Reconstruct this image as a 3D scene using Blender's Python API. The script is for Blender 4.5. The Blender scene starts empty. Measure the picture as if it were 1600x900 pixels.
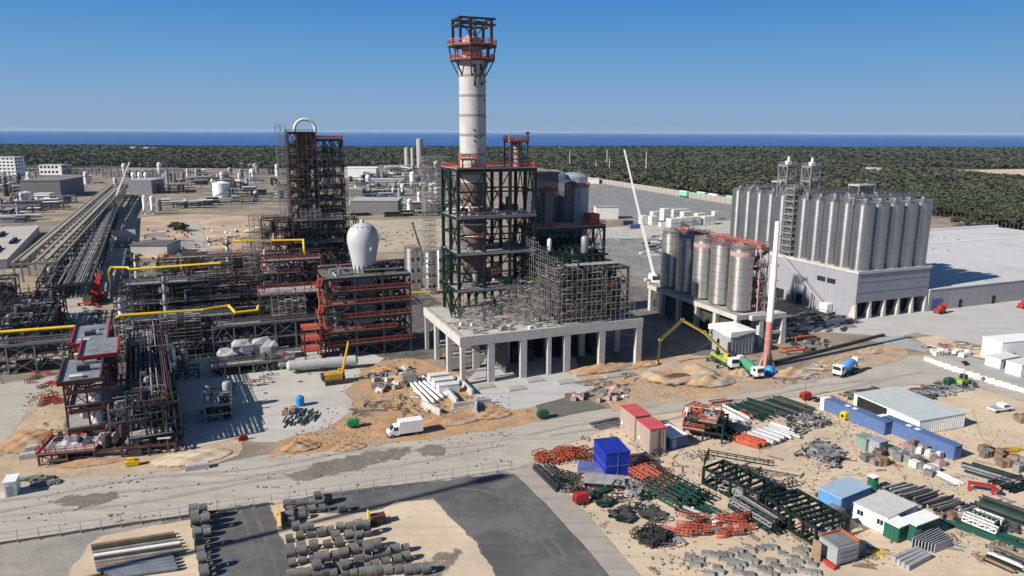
import bpy, math, random
import numpy as np
from mathutils import Vector, Matrix

# ------------------------------------------------------------------ camera, sky, sun, exposure
sc = bpy.context.scene
C = sc.collection
rad = math.radians
F, H = 1142.0, 60.0                       # focal length in photo pixels, flying height in metres
PITCH, ROLL = math.atan(244 / F), math.atan(7 / 1600)
CP, SP, CR, SR = math.cos(PITCH), math.sin(PITCH), math.cos(ROLL), math.sin(ROLL)
cam = bpy.data.cameras.new('camera'); co = bpy.data.objects.new('camera', cam); C.objects.link(co)
cam.sensor_width = 36.0; cam.lens = 36.0 * F / 1600.0; cam.clip_start = 1.0; cam.clip_end = 120000.0
r0, u0 = Vector((1, 0, 0)), Vector((0, SP, CP))
cr_, cu_ = CR * r0 + SR * u0, CR * u0 - SR * r0
cf_ = Vector((0, CP, -SP))
m3 = Matrix((cr_, cu_, -cf_)).transposed()
co.matrix_world = Matrix.Translation((0, 0, H)) @ m3.to_4x4()
sc.camera = co

SUN_AZ, SUN_EL = rad(29.0), rad(32.0)     # light travels towards this azimuth
w = bpy.data.worlds.new('World'); sc.world = w; w.use_nodes = True
nt = w.node_tree; bg = nt.nodes['Background']
sky = nt.nodes.new('ShaderNodeTexSky'); sky.sky_type = 'NISHITA'; sky.sun_disc = False
sky.sun_elevation = SUN_EL
sky.sun_rotation = math.atan2(-math.cos(SUN_AZ), -math.sin(SUN_AZ)) % (2 * math.pi)
sky.altitude = 100; sky.air_density = 1.0; sky.dust_density = 0.0; sky.ozone_density = 6.0
STR = 0.06
# the low sky of a hazy coast: blue-grey at the horizon, deepening upwards into the clear Nishita sky
geo = nt.nodes.new('ShaderNodeTexCoord'); sz = nt.nodes.new('ShaderNodeSeparateXYZ'); nt.links.new(geo.outputs['Generated'], sz.inputs[0])
rp = nt.nodes.new('ShaderNodeValToRGB'); er = rp.color_ramp.elements; er[0].position = 0.0; er[1].position = 0.6
er[0].color = (0.27, 0.385, 0.56, 1); er[1].color = (0.05, 0.2, 0.5, 1)
for ps, cl in ((0.035, (0.25, 0.40, 0.61)), (0.085, (0.155, 0.36, 0.64)), (0.165, (0.062, 0.255, 0.6))):
    e = er.new(ps); e.color = (*cl, 1)
nt.links.new(sz.outputs['Z'], rp.inputs[0])
vm = nt.nodes.new('ShaderNodeVectorMath'); vm.operation = 'SCALE'; vm.inputs['Scale'].default_value = 0.68 / STR; nt.links.new(rp.outputs[0], vm.inputs[0])
mr_ = nt.nodes.new('ShaderNodeMapRange'); mr_.inputs[1].default_value = 0.15; mr_.inputs[2].default_value = 0.45; mr_.inputs[3].default_value = 1.0; mr_.inputs[4].default_value = 0.0; nt.links.new(sz.outputs['Z'], mr_.inputs[0])
mx_ = nt.nodes.new('ShaderNodeMix'); mx_.data_type = 'RGBA'; nt.links.new(mr_.outputs[0], mx_.inputs[0]); nt.links.new(sky.outputs[0], mx_.inputs[6]); nt.links.new(vm.outputs[0], mx_.inputs[7])
nt.links.new(mx_.outputs[2], bg.inputs['Color']); bg.inputs['Strength'].default_value = STR
sl = bpy.data.lights.new('sun', 'SUN'); sl.energy = 5.0; sl.angle = rad(0.5); sl.color = (1.0, 0.93, 0.83)
so = bpy.data.objects.new('sun', sl); C.objects.link(so)
so.rotation_euler = Vector((math.cos(SUN_AZ) * math.cos(SUN_EL), math.sin(SUN_AZ) * math.cos(SUN_EL), -math.sin(SUN_EL))).to_track_quat('-Z', 'Y').to_euler()
sc.view_settings.view_transform = 'Standard'; sc.view_settings.look = 'None'
sc.view_settings.exposure = 0.52; sc.view_settings.gamma = 1.0
sc.cycles.max_bounces = 5; sc.cycles.diffuse_bounces = 2; sc.cycles.glossy_bounces = 2

# ------------------------------------------------------------------ survey helpers (photo pixel -> place in the world)
def ray(px, py):
    u, v = (px - 800) / F, (py - 450) / F
    u, v = u * CR + v * SR, -u * SR + v * CR
    return Vector((u, CP - v * SP, -SP - v * CP))
def at(px, py, z=0.0):
    d = ray(px, py); t = (z - H) / d.z
    return Vector((d.x * t, d.y * t, z))
def proj(p):
    q = Vector(p) - Vector((0, 0, H)); k = q.dot(cf_)
    return 800 + F * q.dot(cr_) / k, 450 - F * q.dot(cu_) / k
TH = rad(22.0)
EX, EY = Vector((math.cos(TH), math.sin(TH), 0)), Vector((-math.sin(TH), math.cos(TH), 0))
def gr(a, b, z=0.0):
    p = EX * a + EY * b; p.z = z; return p
def gb(px, b, z=0.0):                      # the point of plant line b, height z, seen in photo column px
    lo, hi = -400.0, 900.0
    for _ in range(50):
        m = (lo + hi) / 2
        if proj(gr(m, b, z))[0] < px: lo = m
        else: hi = m
    return gr(lo, b, z)
def zrow(p, py):                           # height above place p seen in photo row py
    lo, hi = -20.0, 250.0
    for _ in range(50):
        m = (lo + hi) / 2
        if proj((p[0], p[1], m))[1] > py: lo = m
        else: hi = m
    return lo

# ------------------------------------------------------------------ materials
_mats = {}
def M(name, rgb, rough=0.8, metal=0.0, var=0.18, scale=0.5, rnd=0.0, bump=0.0, bands=None, spec=0.3, rgb2=None, thr=0.55, streak=0.0, aniso=0.0, drag=None):
    if name in _mats: return _mats[name]
    m = bpy.data.materials.new(name); m.use_nodes = True; _mats[name] = m
    t = m.node_tree; N, L = t.nodes, t.links
    b = N['Principled BSDF']; b.inputs['Roughness'].default_value = rough; b.inputs['Metallic'].default_value = metal
    b.inputs['Specular IOR Level'].default_value = spec
    tc = N.new('ShaderNodeTexCoord')
    def noise(s, det=5.0, vec=None, ro=0.6):
        n = N.new('ShaderNodeTexNoise'); n.inputs['Scale'].default_value = s; n.inputs['Detail'].default_value = det; n.inputs['Roughness'].default_value = ro
        L.new(vec or tc.outputs['Object'], n.inputs['Vector']); return n.outputs['Fac']
    def mix(fac, a, c, mode='MIX'):
        x = N.new('ShaderNodeMix'); x.data_type = 'RGBA'; x.blend_type = mode
        for k, s in ((0, fac), (6, a), (7, c)):
            if isinstance(s, (int, float)): x.inputs[k].default_value = s
            elif isinstance(s, tuple): x.inputs[k].default_value = (*s, 1)
            else: L.new(s, x.inputs[k])
        return x.outputs[2]
    def ramp(f, lo, hi):
        r = N.new('ShaderNodeMapRange'); r.inputs[1].default_value = lo; r.inputs[2].default_value = hi; L.new(f, r.inputs[0]); return r.outputs[0]
    colr = mix(ramp(noise(scale), 0.3, 0.7), tuple(c * (1 - var) for c in rgb), tuple(min(1, c * (1 + var)) for c in rgb))
    if rgb2: colr = mix(ramp(noise(scale * 0.6, 7, ro=0.7), thr - 0.06, thr + 0.06), colr, rgb2)
    if streak:                            # rain streaks down a wall
        mp = N.new('ShaderNodeMapping'); mp.inputs['Scale'].default_value = (1.2, 1.2, 0.06); L.new(tc.outputs['Object'], mp.inputs['Vector'])
        colr = mix(ramp(noise(1.6, 4, mp.outputs[0]), 0.45, 0.75), colr, tuple(c * (1 - streak) for c in rgb))
    if drag:                              # wheel tracks and drag marks running one way: (angle, strength)
        mp = N.new('ShaderNodeMapping'); mp.inputs['Rotation'].default_value = (0, 0, -drag[0]); mp.vector_type = 'TEXTURE' if False else 'POINT'; mp.inputs['Scale'].default_value = (0.035, 0.9, 1)
        L.new(tc.outputs['Object'], mp.inputs['Vector']); colr = mix(ramp(noise(1.0, 6, mp.outputs[0], .65), 0.5, 0.68), colr, tuple(c * (1 - drag[1]) for c in rgb))
    if bands:                             # sheet courses: (axis, period, depth)
        sx = N.new('ShaderNodeSeparateXYZ'); L.new(tc.outputs['Object'], sx.inputs[0])
        mm = N.new('ShaderNodeMath'); mm.operation = 'DIVIDE'; L.new(sx.outputs['XYZ'.index(bands[0])], mm.inputs[0]); mm.inputs[1].default_value = bands[1]
        fr = N.new('ShaderNodeMath'); fr.operation = 'FRACT'; L.new(mm.outputs[0], fr.inputs[0])
        lt = N.new('ShaderNodeMath'); lt.operation = 'LESS_THAN'; L.new(fr.outputs[0], lt.inputs[0]); lt.inputs[1].default_value = 0.14
        colr = mix(lt.outputs[0], colr, tuple(c * (1 - bands[2]) for c in rgb))
    if rnd:
        oi = N.new('ShaderNodeObjectInfo'); h = N.new('ShaderNodeHueSaturation')
        mr = N.new('ShaderNodeMapRange'); mr.inputs[3].default_value = 1 - rnd; mr.inputs[4].default_value = 1 + rnd
        L.new(oi.outputs['Random'], mr.inputs[0]); L.new(mr.outputs[0], h.inputs['Value']); L.new(colr, h.inputs['Color']); colr = h.outputs[0]
    L.new(colr, b.inputs['Base Color'])
    if aniso:
        b.inputs['Anisotropic'].default_value = aniso; b.inputs['Anisotropic Rotation'].default_value = 0.25; tg = N.new('ShaderNodeTangent'); tg.direction_type = 'RADIAL'; tg.axis = 'Z'; L.new(tg.outputs[0], b.inputs['Tangent'])
    if bump:
        bp = N.new('ShaderNodeBump'); bp.inputs['Strength'].default_value = bump; bp.inputs['Distance'].default_value = 0.3
        L.new(noise(scale * 4, 6), bp.inputs['Height']); L.new(bp.outputs[0], b.inputs['Normal'])
    return m
GREEN = M('green_steel', (0.008, 0.02, 0.017), 0.6, var=0.25)
DKST = M('dark_steel', (0.045, 0.045, 0.045), 0.65, var=0.35, rgb2=(0.09, 0.05, 0.035), thr=0.6)
RUST = M('rust_primer_steel', (0.1, 0.042, 0.033), 0.7, var=0.35)
ORNG = M('orange_primer', (0.4, 0.095, 0.065), 0.6, var=0.25)
RED = M('red_paint', (0.36, 0.03, 0.028), 0.5, var=0.15)
GALV = M('galvanised', (0.25, 0.255, 0.26), 0.5, 0.3, var=0.2)
GRAT = M('grating', (0.3, 0.29, 0.28), 0.8, var=0.25, scale=0.8)
YELL = M('yellow_pipe', (0.72, 0.48, 0.02), 0.45, var=0.12)
CONC = M('concrete', (0.46, 0.44, 0.41), 0.9, var=0.14, scale=0.35, streak=0.18, bump=0.15)
CONCD = M('ring_concrete', (0.15, 0.148, 0.14), 0.9, var=0.2, scale=1.2, rnd=0.2, bump=0.2)
WHITE = M('white_paint', (0.78, 0.78, 0.76), 0.5, var=0.05)
DIRTYW = M('dirty_white', (0.6, 0.59, 0.57), 0.7, var=0.14, scale=0.8)
CLAD = M('aluminium_cladding', (0.5, 0.51, 0.52), 0.38, 0.45, var=0.12, scale=0.5, bands=('Z', 2.0, 0.25))
VESS = M('vessel_grey', (0.34, 0.345, 0.35), 0.55, 0.1, var=0.1, bands=('Z', 2.6, 0.15))
PINKV = M('primer_vessel', (0.42, 0.27, 0.24), 0.6, var=0.15)
SCAF = M('scaffold_tube', (0.3, 0.295, 0.285), 0.6, 0.2, var=0.25)
PLANK = M('scaffold_plank', (0.36, 0.3, 0.24), 0.9, var=0.3, scale=1.0)
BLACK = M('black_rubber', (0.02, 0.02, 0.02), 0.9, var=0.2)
GLASS = M('dark_glass', (0.02, 0.025, 0.03), 0.12, var=0.1, spec=0.6)
BLUE = M('blue_paint', (0.085, 0.14, 0.29), 0.6, var=0.12, scale=0.8)
SKYB = M('light_blue_paint', (0.1, 0.26, 0.52), 0.5, var=0.1)
ROYAL = M('blue_tarpaulin', (0.012, 0.03, 0.3), 0.45, var=0.2, scale=0.9, bump=0.3)
REDROOF = M('faded_red_sheet', (0.5, 0.09, 0.1), 0.6, var=0.1)
TAN = M('tan_sheet', (0.36, 0.29, 0.24), 0.7, var=0.08)
GREYP = M('grey_panel', (0.3, 0.31, 0.33), 0.6, var=0.1)
GREENP = M('green_paint', (0.03, 0.28, 0.1), 0.5, var=0.1)
DGREENP = M('dark_green_paint', (0.02, 0.1, 0.07), 0.5, var=0.1)
BROWN = M('brown_timber', (0.22, 0.15, 0.1), 0.9, var=0.3, rnd=0.25)
GREYH = M('weathered_grey', (0.2, 0.2, 0.2), 0.8, var=0.3, rnd=0.3)
PLASTIC = M('white_sheeting', (0.42, 0.42, 0.42), 0.4, var=0.2, scale=0.7, bump=0.6)
SAFETY = M('safety_orange', (0.45, 0.105, 0.05), 0.5, var=0.15)
STEEL = M('silo_steel', (0.42, 0.42, 0.425), 0.33, 0.9, var=0.1, scale=0.25, bands=('Z', 1.5, 0.14), streak=0.22, aniso=.7)
STEELP = M('silo_steel_warm', (0.56, 0.54, 0.52), 0.38, 0.85, var=0.14, scale=0.3, bands=('Z', 2.4, 0.25), streak=.25, aniso=.6)
BARK = M('bark', (0.09, 0.065, 0.05), 0.9)

# ------------------------------------------------------------------ mesh building
class MB:
    def __init__(s): s.v, s.f = [], []
    def add(s, vs, fs):
        k = len(s.v); s.v += [tuple(p) for p in vs]; s.f += [tuple(i + k for i in f) for f in fs]; return s
    def box(s, x0, y0, z0, x1, y1, z1):
        return s.add([(x0, y0, z0), (x1, y0, z0), (x1, y1, z0), (x0, y1, z0), (x0, y0, z1), (x1, y0, z1), (x1, y1, z1), (x0, y1, z1)],
                     [(3, 2, 1, 0), (4, 5, 6, 7), (0, 1, 5, 4), (1, 2, 6, 5), (2, 3, 7, 6), (3, 0, 4, 7)])
    def cbox(s, cx, cy, cz, lx, ly, lz, rz=0.0):
        c, n = math.cos(rz), math.sin(rz); vs = []
        for z in (-lz / 2, lz / 2):
            for x, y in ((-lx / 2, -ly / 2), (lx / 2, -ly / 2), (lx / 2, ly / 2), (-lx / 2, ly / 2)):
                vs.append((cx + x * c - y * n, cy + x * n + y * c, cz + z))
        return s.add(vs, [(3, 2, 1, 0), (4, 5, 6, 7), (0, 1, 5, 4), (1, 2, 6, 5), (2, 3, 7, 6), (3, 0, 4, 7)])
    def bar(s, p, q, wd, ht=None):
        p, q = Vector(p), Vector(q); d = q - p
        if d.length < 1e-5: return s
        d.normalize(); up = Vector((0, 0, 1)) if abs(d.z) < 0.95 else Vector((1, 0, 0))
        a = d.cross(up).normalized() * (wd / 2); b = a.cross(d).normalized() * ((ht or wd) / 2)
        vs = [o + i * a + j * b for o in (p, q) for i, j in ((-1, -1), (1, -1), (1, 1), (-1, 1))]
        return s.add(vs, [(3, 2, 1, 0), (4, 5, 6, 7), (0, 1, 5, 4), (1, 2, 6, 5), (2, 3, 7, 6), (3, 0, 4, 7)])
    def tube(s, p, q, r, n=8, r2=None):
        p, q = Vector(p), Vector(q); d = (q - p)
        if d.length < 1e-5: return s
        d.normalize(); up = Vector((0, 0, 1)) if abs(d.z) < 0.95 else Vector((1, 0, 0))
        a = d.cross(up).normalized(); b = a.cross(d).normalized(); r2 = r if r2 is None else r2; vs = []
        for o, rr in ((p, r), (q, r2)):
            for i in range(n):
                t = 2 * math.pi * i / n; vs.append(o + (a * math.cos(t) + b * math.sin(t)) * rr)
        return s.add(vs, [tuple(range(n)), tuple(range(2 * n - 1, n - 1, -1))] + [(i, i + n, (i + 1) % n + n, (i + 1) % n) for i in range(n)])
    def path(s, pts, r, n=8):
        for i in range(len(pts) - 1):
            p, q = Vector(pts[i]), Vector(pts[i + 1]); d = (q - p).normalized() * r * 0.7
            s.tube(p - (d if i else d * 0), q + (d if i < len(pts) - 2 else d * 0), r, n)
        return s
    def lathe(s, prof, n=24, cx=0.0, cy=0.0, caps=True):
        vs, fs = [], []
        for r, z in prof:
            for i in range(n):
                t = 2 * math.pi * i / n; vs.append((cx + r * math.cos(t), cy + r * math.sin(t), z))
        for k in range(len(prof) - 1):
            for i in range(n):
                j = (i + 1) % n; fs.append((k * n + i, k * n + j, (k + 1) * n + j, (k + 1) * n + i))
        if caps: fs += [tuple(range(n - 1, -1, -1)), tuple((len(prof) - 1) * n + i for i in range(n))]
        return s.add(vs, fs)
    def hcyl(s, p, q, r, n=16):            # a lying vessel with dished heads
        p, q = Vector(p), Vector(q); d = (q - p).normalized()
        s.tube(p, q, r, n); s.tube(q, q + d * r * 0.3, r, n, r * 0.75); s.tube(q + d * r * 0.3, q + d * r * 0.5, r * 0.75, n, r * 0.3)
        s.tube(p, p - d * r * 0.3, r, n, r * 0.75); s.tube(p - d * r * 0.3, p - d * r * 0.5, r * 0.75, n, r * 0.3); return s
    def prism(s, poly, z0, z1):
        n = len(poly); vs = [(x, y, z0) for x, y in poly] + [(x, y, z1) for x, y in poly]
        return s.add(vs, [tuple(range(n - 1, -1, -1)), tuple(range(n, 2 * n))] + [(i, (i + 1) % n, (i + 1) % n + n, i + n) for i in range(n)])
    def rail(s, pts, h=1.1, t=0.08, step=2.0, rows=3, closed=False):
        pts = [Vector(p) for p in pts]
        if closed: pts = pts + [pts[0]]
        for i in range(len(pts) - 1):
            p, q = pts[i], pts[i + 1]
            for k in range(rows):
                z = Vector((0, 0, h * (k + 1) / rows)) if k else Vector((0, 0, h * 0.12))
                if k: s.bar(p + z, q + z, t)
                else: s.bar(p + z, q + z, t * 0.5, h * 0.22)
            n = max(1, int((q - p).length / step))
            for k in range(n + 1):
                o = p.lerp(q, k / n); s.bar(o, o + Vector((0, 0, h)), t)
        return s
    def build(s, name, mat, parent=None, loc=(0, 0, 0), rz=0.0, smooth=False):
        me = bpy.data.meshes.new(name); me.from_pydata(s.v, [], s.f); me.materials.append(mat)
        if smooth:
            me.polygons.foreach_set('use_smooth', [True] * len(me.polygons))
            try: me.set_sharp_from_angle(angle=rad(38))
            except Exception: pass
        o = bpy.data.objects.new(name, me); C.objects.link(o); o.parent = parent; o.location = loc; o.rotation_euler = (0, 0, rz)
        return o
def tag(o, label, cat, group=None):
    o['label'] = label; o['category'] = cat; o['kind'] = 'thing'
    if group: o['group'] = group
    return o
def thing(name, label, cat, loc=(0, 0, 0), rz=TH, group=None):
    o = bpy.data.objects.new(name, None); C.objects.link(o); o.location = loc; o.rotation_euler = (0, 0, rz); o.empty_display_size = 0.5
    return tag(o, label, cat, group)
def struct(o, kind='structure'): o['kind'] = kind; return o
def copy_tree(o, parent=None):
    c = o.copy(); C.objects.link(c); c.parent = parent
    for ch in list(o.children): copy_tree(ch, c)
    return c
ORD = 'first second third fourth fifth sixth seventh eighth ninth tenth eleventh twelfth thirteenth fourteenth fifteenth sixteenth seventeenth eighteenth nineteenth twentieth'.split()

# ------------------------------------------------------------------ ground, roads, sea
RG = random.Random(11)
SAND = M('sand', (0.56, 0.45, 0.33), 0.95, drag=(rad(-24), .16), var=0.13, scale=0.09, rgb2=(0.46, 0.37, 0.27), thr=0.56, bump=0.35)
EARTH = M('bare_earth', (0.31, 0.25, 0.18), 0.95, var=0.28, scale=0.05, rgb2=(0.19, 0.165, 0.14), thr=0.5, bump=0.3)
OCHRE = M('ochre_earth', (0.42, 0.25, 0.13), 0.95, var=0.25, scale=0.3, rgb2=(0.35, 0.27, 0.2), thr=0.55, bump=0.6)
GRAVEL = M('gravel_track', (0.41, 0.375, 0.325), 0.95, drag=(rad(19.5), .22), var=0.1, scale=0.06, rgb2=(0.31, 0.285, 0.25), thr=0.6, bump=0.25)
ASPH = M('asphalt', (0.09, 0.09, 0.093), 0.9, drag=(rad(62), -.3), var=0.18, scale=0.15, rgb2=(0.14, 0.138, 0.132), thr=0.52, bump=0.1)
ASPHG = M('worn_asphalt', (0.2, 0.2, 0.2), 0.9, var=0.12, scale=0.12, rgb2=(0.27, 0.26, 0.25), thr=0.55)
SLAB = M('slab_concrete', (0.46, 0.44, 0.4), 0.9, drag=(rad(30), .15), var=0.1, scale=0.12, rgb2=(0.38, 0.36, 0.33), thr=0.58)
APRON = M('apron_concrete', (0.44, 0.435, 0.42), 0.9, drag=(rad(-12), .22), var=0.08, scale=0.1, rgb2=(0.43, 0.43, 0.42), thr=0.56)
STAIN = M('damp_gravel', (0.19, 0.17, 0.145), 0.95, var=0.2, scale=0.25, bump=0.3)
DUST = M('grey_dust', (0.27, 0.25, 0.225), 0.95, var=0.2, scale=0.15, rgb2=(0.36, 0.31, 0.25), thr=0.55, bump=0.3)
SEA = M('sea_water', (0.025, 0.105, 0.3), 0.65, var=0.12, scale=0.004, spec=0.12)

def faded(mat):
    """the same soil with a ragged edge: where the rim attribute falls to 0 the layer below shows through"""
    k = mat.name + '_ragged'
    if k in _mats: return _mats[k]
    m = mat.copy(); m.name = k; _mats[k] = m; t = m.node_tree; N, L = t.nodes, t.links; b = N['Principled BSDF']; out = [n for n in N if n.type == 'OUTPUT_MATERIAL'][0]
    at_ = N.new('ShaderNodeAttribute'); at_.attribute_name = 'rim'; tc = N.new('ShaderNodeTexCoord'); n = N.new('ShaderNodeTexNoise'); n.inputs['Scale'].default_value = .55; n.inputs['Detail'].default_value = 8; n.inputs['Roughness'].default_value = .75
    L.new(tc.outputs['Object'], n.inputs['Vector']); a = N.new('ShaderNodeMath'); a.operation = 'MULTIPLY_ADD'; L.new(n.outputs['Fac'], a.inputs[0]); a.inputs[1].default_value = 1.5; L.new(at_.outputs['Fac'], a.inputs[2])
    r = N.new('ShaderNodeMapRange'); L.new(a.outputs[0], r.inputs[0]); r.inputs[1].default_value = 1.1; r.inputs[2].default_value = 1.4
    tr = N.new('ShaderNodeBsdfTransparent'); mx = N.new('ShaderNodeMixShader'); L.new(r.outputs[0], mx.inputs[0]); L.new(tr.outputs[0], mx.inputs[1]); L.new(b.outputs[0], mx.inputs[2]); L.new(mx.outputs[0], out.inputs['Surface']); return m
def set_rim(o, vals):
    a = o.data.attributes.new('rim', 'FLOAT', 'POINT'); a.data.foreach_set('value', np.array(vals, np.float32))
def sheet(name, px, z, mat, jit=0.4, step=3.0):
    P = [at(x, y) for x, y in px]; out = []
    soft = mat in (SAND, EARTH, OCHRE, GRAVEL, STAIN, DUST) or 'earth' in mat.name or 'sand' in mat.name or mat.name == 'pale_stone'
    wd = 0.0 if not soft else (max(.9, jit * 2.2) if name != 'road_stain' else 2.2)
    for i in range(len(P)):
        p, q = P[i], P[(i + 1) % len(P)]; n = max(1, int((q - p).length / step))
        for k in range(n): out.append(p.lerp(q, k / n))
    n = len(out); m = MB(); jo = [Vector((p.x + RG.uniform(-jit, jit), p.y + RG.uniform(-jit, jit), z)) for p in out]
    if not soft: m.add(jo, [tuple(range(n))]); return struct(m.build(name, mat))
    area = sum(out[i].x * out[(i + 1) % n].y - out[(i + 1) % n].x * out[i].y for i in range(n)); sg = 1 if area > 0 else -1; ring_ = []
    for i in range(n):
        d = out[(i + 1) % n] - out[i - 1]; d = d.normalized() if d.length > 1e-6 else Vector((1, 0, 0)); ring_.append(jo[i] + Vector((d.y, -d.x, 0)) * sg * wd * (1 if jo[i].y < 250 else 3) + Vector((0, 0, -.002)))
    m.add(jo + ring_, [tuple(range(n))] + [(i, n + i, n + (i + 1) % n, (i + 1) % n) for i in range(n)])
    o = m.build(name, faded(mat)); set_rim(o, [1.0 if name != 'road_stain' else .62] * n + [0.0] * n); return struct(o)

coast = [(-900, 222), (-400, 225), (0, 227.5), (300, 230), (480, 231), (800, 231), (1100, 230), (1300, 231.5), (1600, 232), (2100, 236), (2600, 240)]
cw = [at(x, y) for x, y in coast]
g = MB(); pl = [(p.x, p.y) for p in cw] + [(3500, -300), (-3500, -300)]
g.add([(x, y, 0) for x, y in pl], [tuple(range(len(pl)))])
struct(g.build('ground', EARTH))
s = MB(); s.add([(-90000, 2300, -6), (90000, 2300, -6), (90000, 100000, -6), (-90000, 100000, -6)], [(0, 1, 2, 3)])
struct(s.build('sea', SEA))

sheet('gravel_road', [(-60, 772), (0, 760), (130, 748), (300, 735), (420, 712), (640, 688), (800, 655), (960, 640), (1100, 618), (1220, 603), (1330, 580), (1420, 556), (1480, 556), (1640, 612),
      (1640, 640), (1500, 596), (1440, 600), (1250, 615), (1130, 625), (1010, 650), (960, 664), (890, 690), (835, 712), (805, 738), (590, 758), (400, 786), (200, 815), (0, 850), (-80, 862)], 0.06, GRAVEL)
sheet('sand_yard', [(838, 716), (960, 664), (1010, 650), (1250, 617), (1440, 602), (1500, 598), (1640, 642), (1760, 905), (1005, 905)], 0.04, SAND)
sheet('asphalt_yard', [(285, 812), (400, 788), (590, 760), (802, 738), (865, 800), (958, 908), (318, 908)], 0.05, ASPH, 0.15)
sheet('sand_strip', [(108, 908), (142, 850), (165, 838), (270, 820), (296, 815), (302, 850), (318, 908)], 0.09, SAND, 0.4)
sheet('sand_bed', [(424, 784), (446, 782), (462, 806), (540, 806), (600, 798), (617, 788), (676, 782), (700, 810), (738, 850), (776, 908), (478, 908), (440, 830)], 0.09, SAND, 0.3)
sheet('grey_lot', [(-80, 866), (0, 853), (150, 828), (270, 812), (150, 846), (108, 908), (-80, 908)], 0.05, DUST)
sheet('concrete_path', [(802, 738), (838, 716), (905, 790), (1005, 905), (958, 905), (865, 800)], 0.08, M('path_concrete', (0.33, 0.3, 0.26), 0.9, var=0.12, scale=0.2, bands=('Y', 4.0, 0.12)), 0.15)
sheet('concrete_slab', [(225, 700), (248, 640), (300, 560), (420, 550), (560, 545), (600, 560), (560, 592), (548, 612), (570, 640), (636, 652), (600, 668), (480, 692), (400, 692), (372, 684), (300, 700)], 0.06, SLAB, 0.2)
sheet('sandy_verge', [(-60, 768), (0, 756), (8, 690), (60, 600), (105, 590), (95, 690), (62, 735), (200, 722), (240, 702), (330, 688), (376, 690), (372, 712), (300, 733), (130, 746)], 0.045, M('verge_sand', (0.44, 0.34, 0.23), 0.95, var=0.2, scale=0.2, rgb2=(0.36, 0.28, 0.2), thr=0.55, bump=0.4), 0.6)
sheet('dug_earth', [(424, 712), (440, 690), (520, 668), (560, 640), (548, 612), (580, 570), (640, 560), (735, 592), (742, 618), (850, 634), (848, 656), (720, 678), (640, 686), (520, 702)], 0.075, OCHRE, 0.7)
sheet('building_slab', [(726, 600), (760, 560), (900, 558), (905, 592), (935, 606), (850, 634), (800, 642), (742, 620)], 0.1, APRON, 0.15)
sheet('dark_gravel_bed', [(836, 634), (900, 617), (946, 637), (850, 657)], 0.12, M('tarmac_bed', (0.13, 0.125, 0.11), 0.95, var=0.15, scale=0.4), 0.2)
sheet('excavated_earth', [(890, 590), (1010, 560), (1110, 556), (1215, 590), (1300, 560), (1400, 535), (1415, 556), (1330, 582), (1220, 604), (1100, 620), (960, 640), (935, 606)], 0.07, M('light_ochre_earth', (0.43, 0.29, 0.17), 0.95, var=0.25, scale=0.25, rgb2=(0.36, 0.31, 0.26), thr=0.52, bump=0.6), 0.8)
sheet('concrete_apron', [(1225, 520), (1330, 490), (1460, 478), (1660, 462), (1660, 560), (1560, 545), (1430, 520), (1405, 527), (1300, 520)], 0.05, APRON, 0.3)
sheet('access_road', [(1345, 530), (1405, 525), (1470, 545), (1660, 600), (1660, 624), (1480, 560), (1400, 541)], 0.09, M('pale_asphalt', (0.33, 0.33, 0.33), 0.9, var=0.1, scale=0.2), 0.2)
sheet('sandy_patch', [(1432, 530), (1470, 525), (1560, 560), (1660, 592), (1540, 560), (1470, 548)], 0.07, SAND, 0.5)
sheet('plant_road', [(-60, 720), (0, 702), (62, 612), (90, 588), (0, 600), (-60, 608)], 0.055, GRAVEL, 0.4)
sheet('rack_road', [(202, 392), (172, 440), (128, 505), (70, 520), (120, 440), (162, 398)], 0.05, GRAVEL, 0.4)
sheet('sand_clearing', [(150, 345), (300, 335), (440, 340), (442, 392), (330, 402), (160, 402), (130, 380)], 0.03, M('clearing_sand', (0.48, 0.36, 0.25), 0.95, var=0.2, scale=0.06, rgb2=(0.36, 0.27, 0.2), thr=0.53), 0.8)
sheet('dirt_track', [(294, 345), (306, 345), (330, 405), (304, 405)], 0.06, GRAVEL, 0.3)
sheet('pale_field', [(545, 345), (690, 342), (700, 390), (545, 395)], 0.03, M('field_sand', (0.4, 0.34, 0.25), 0.95, var=0.14, scale=0.05), 0.8)
sheet('parking_lot', [(900, 300), (950, 288), (1040, 300), (1160, 322), (1160, 345), (1000, 350), (920, 325)], 0.05, ASPHG, 0.3)
sheet('service_road', [(900, 372), (1045, 366), (1045, 440), (1010, 440), (955, 410), (928, 392)], 0.05, ASPHG, 0.3)
sheet('pale_hardstanding', [(930, 358), (1010, 352), (1150, 345), (1150, 365), (1045, 372), (940, 372)], 0.06, M('pale_stone', (0.43, 0.41, 0.37), 0.9, var=0.2, scale=0.1), 0.5)
sheet('forest_clearing', [(1482, 267), (1640, 264), (1640, 284), (1585, 281), (1530, 276)], 0.03, SAND, 4, 30)
sheet('roadside_verge', [(1452, 335), (1490, 345), (1640, 372), (1640, 384), (1450, 360)], 0.03, EARTH, 1)
PFL = M('plant_floor', (0.1, 0.095, 0.09), .95, var=.3, scale=.2, rgb2=(0.17, 0.155, 0.14), thr=.58)  # floor colour deepened to hold the shade under the racks, besides oily dirt
sheet('plant_floor', [(168, 530), (200, 470), (250, 410), (440, 395), (640, 440), (700, 480), (690, 560), (600, 562), (420, 552), (300, 565), (240, 700), (165, 712), (100, 700), (110, 600)], 0.035, PFL, .5)
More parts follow.
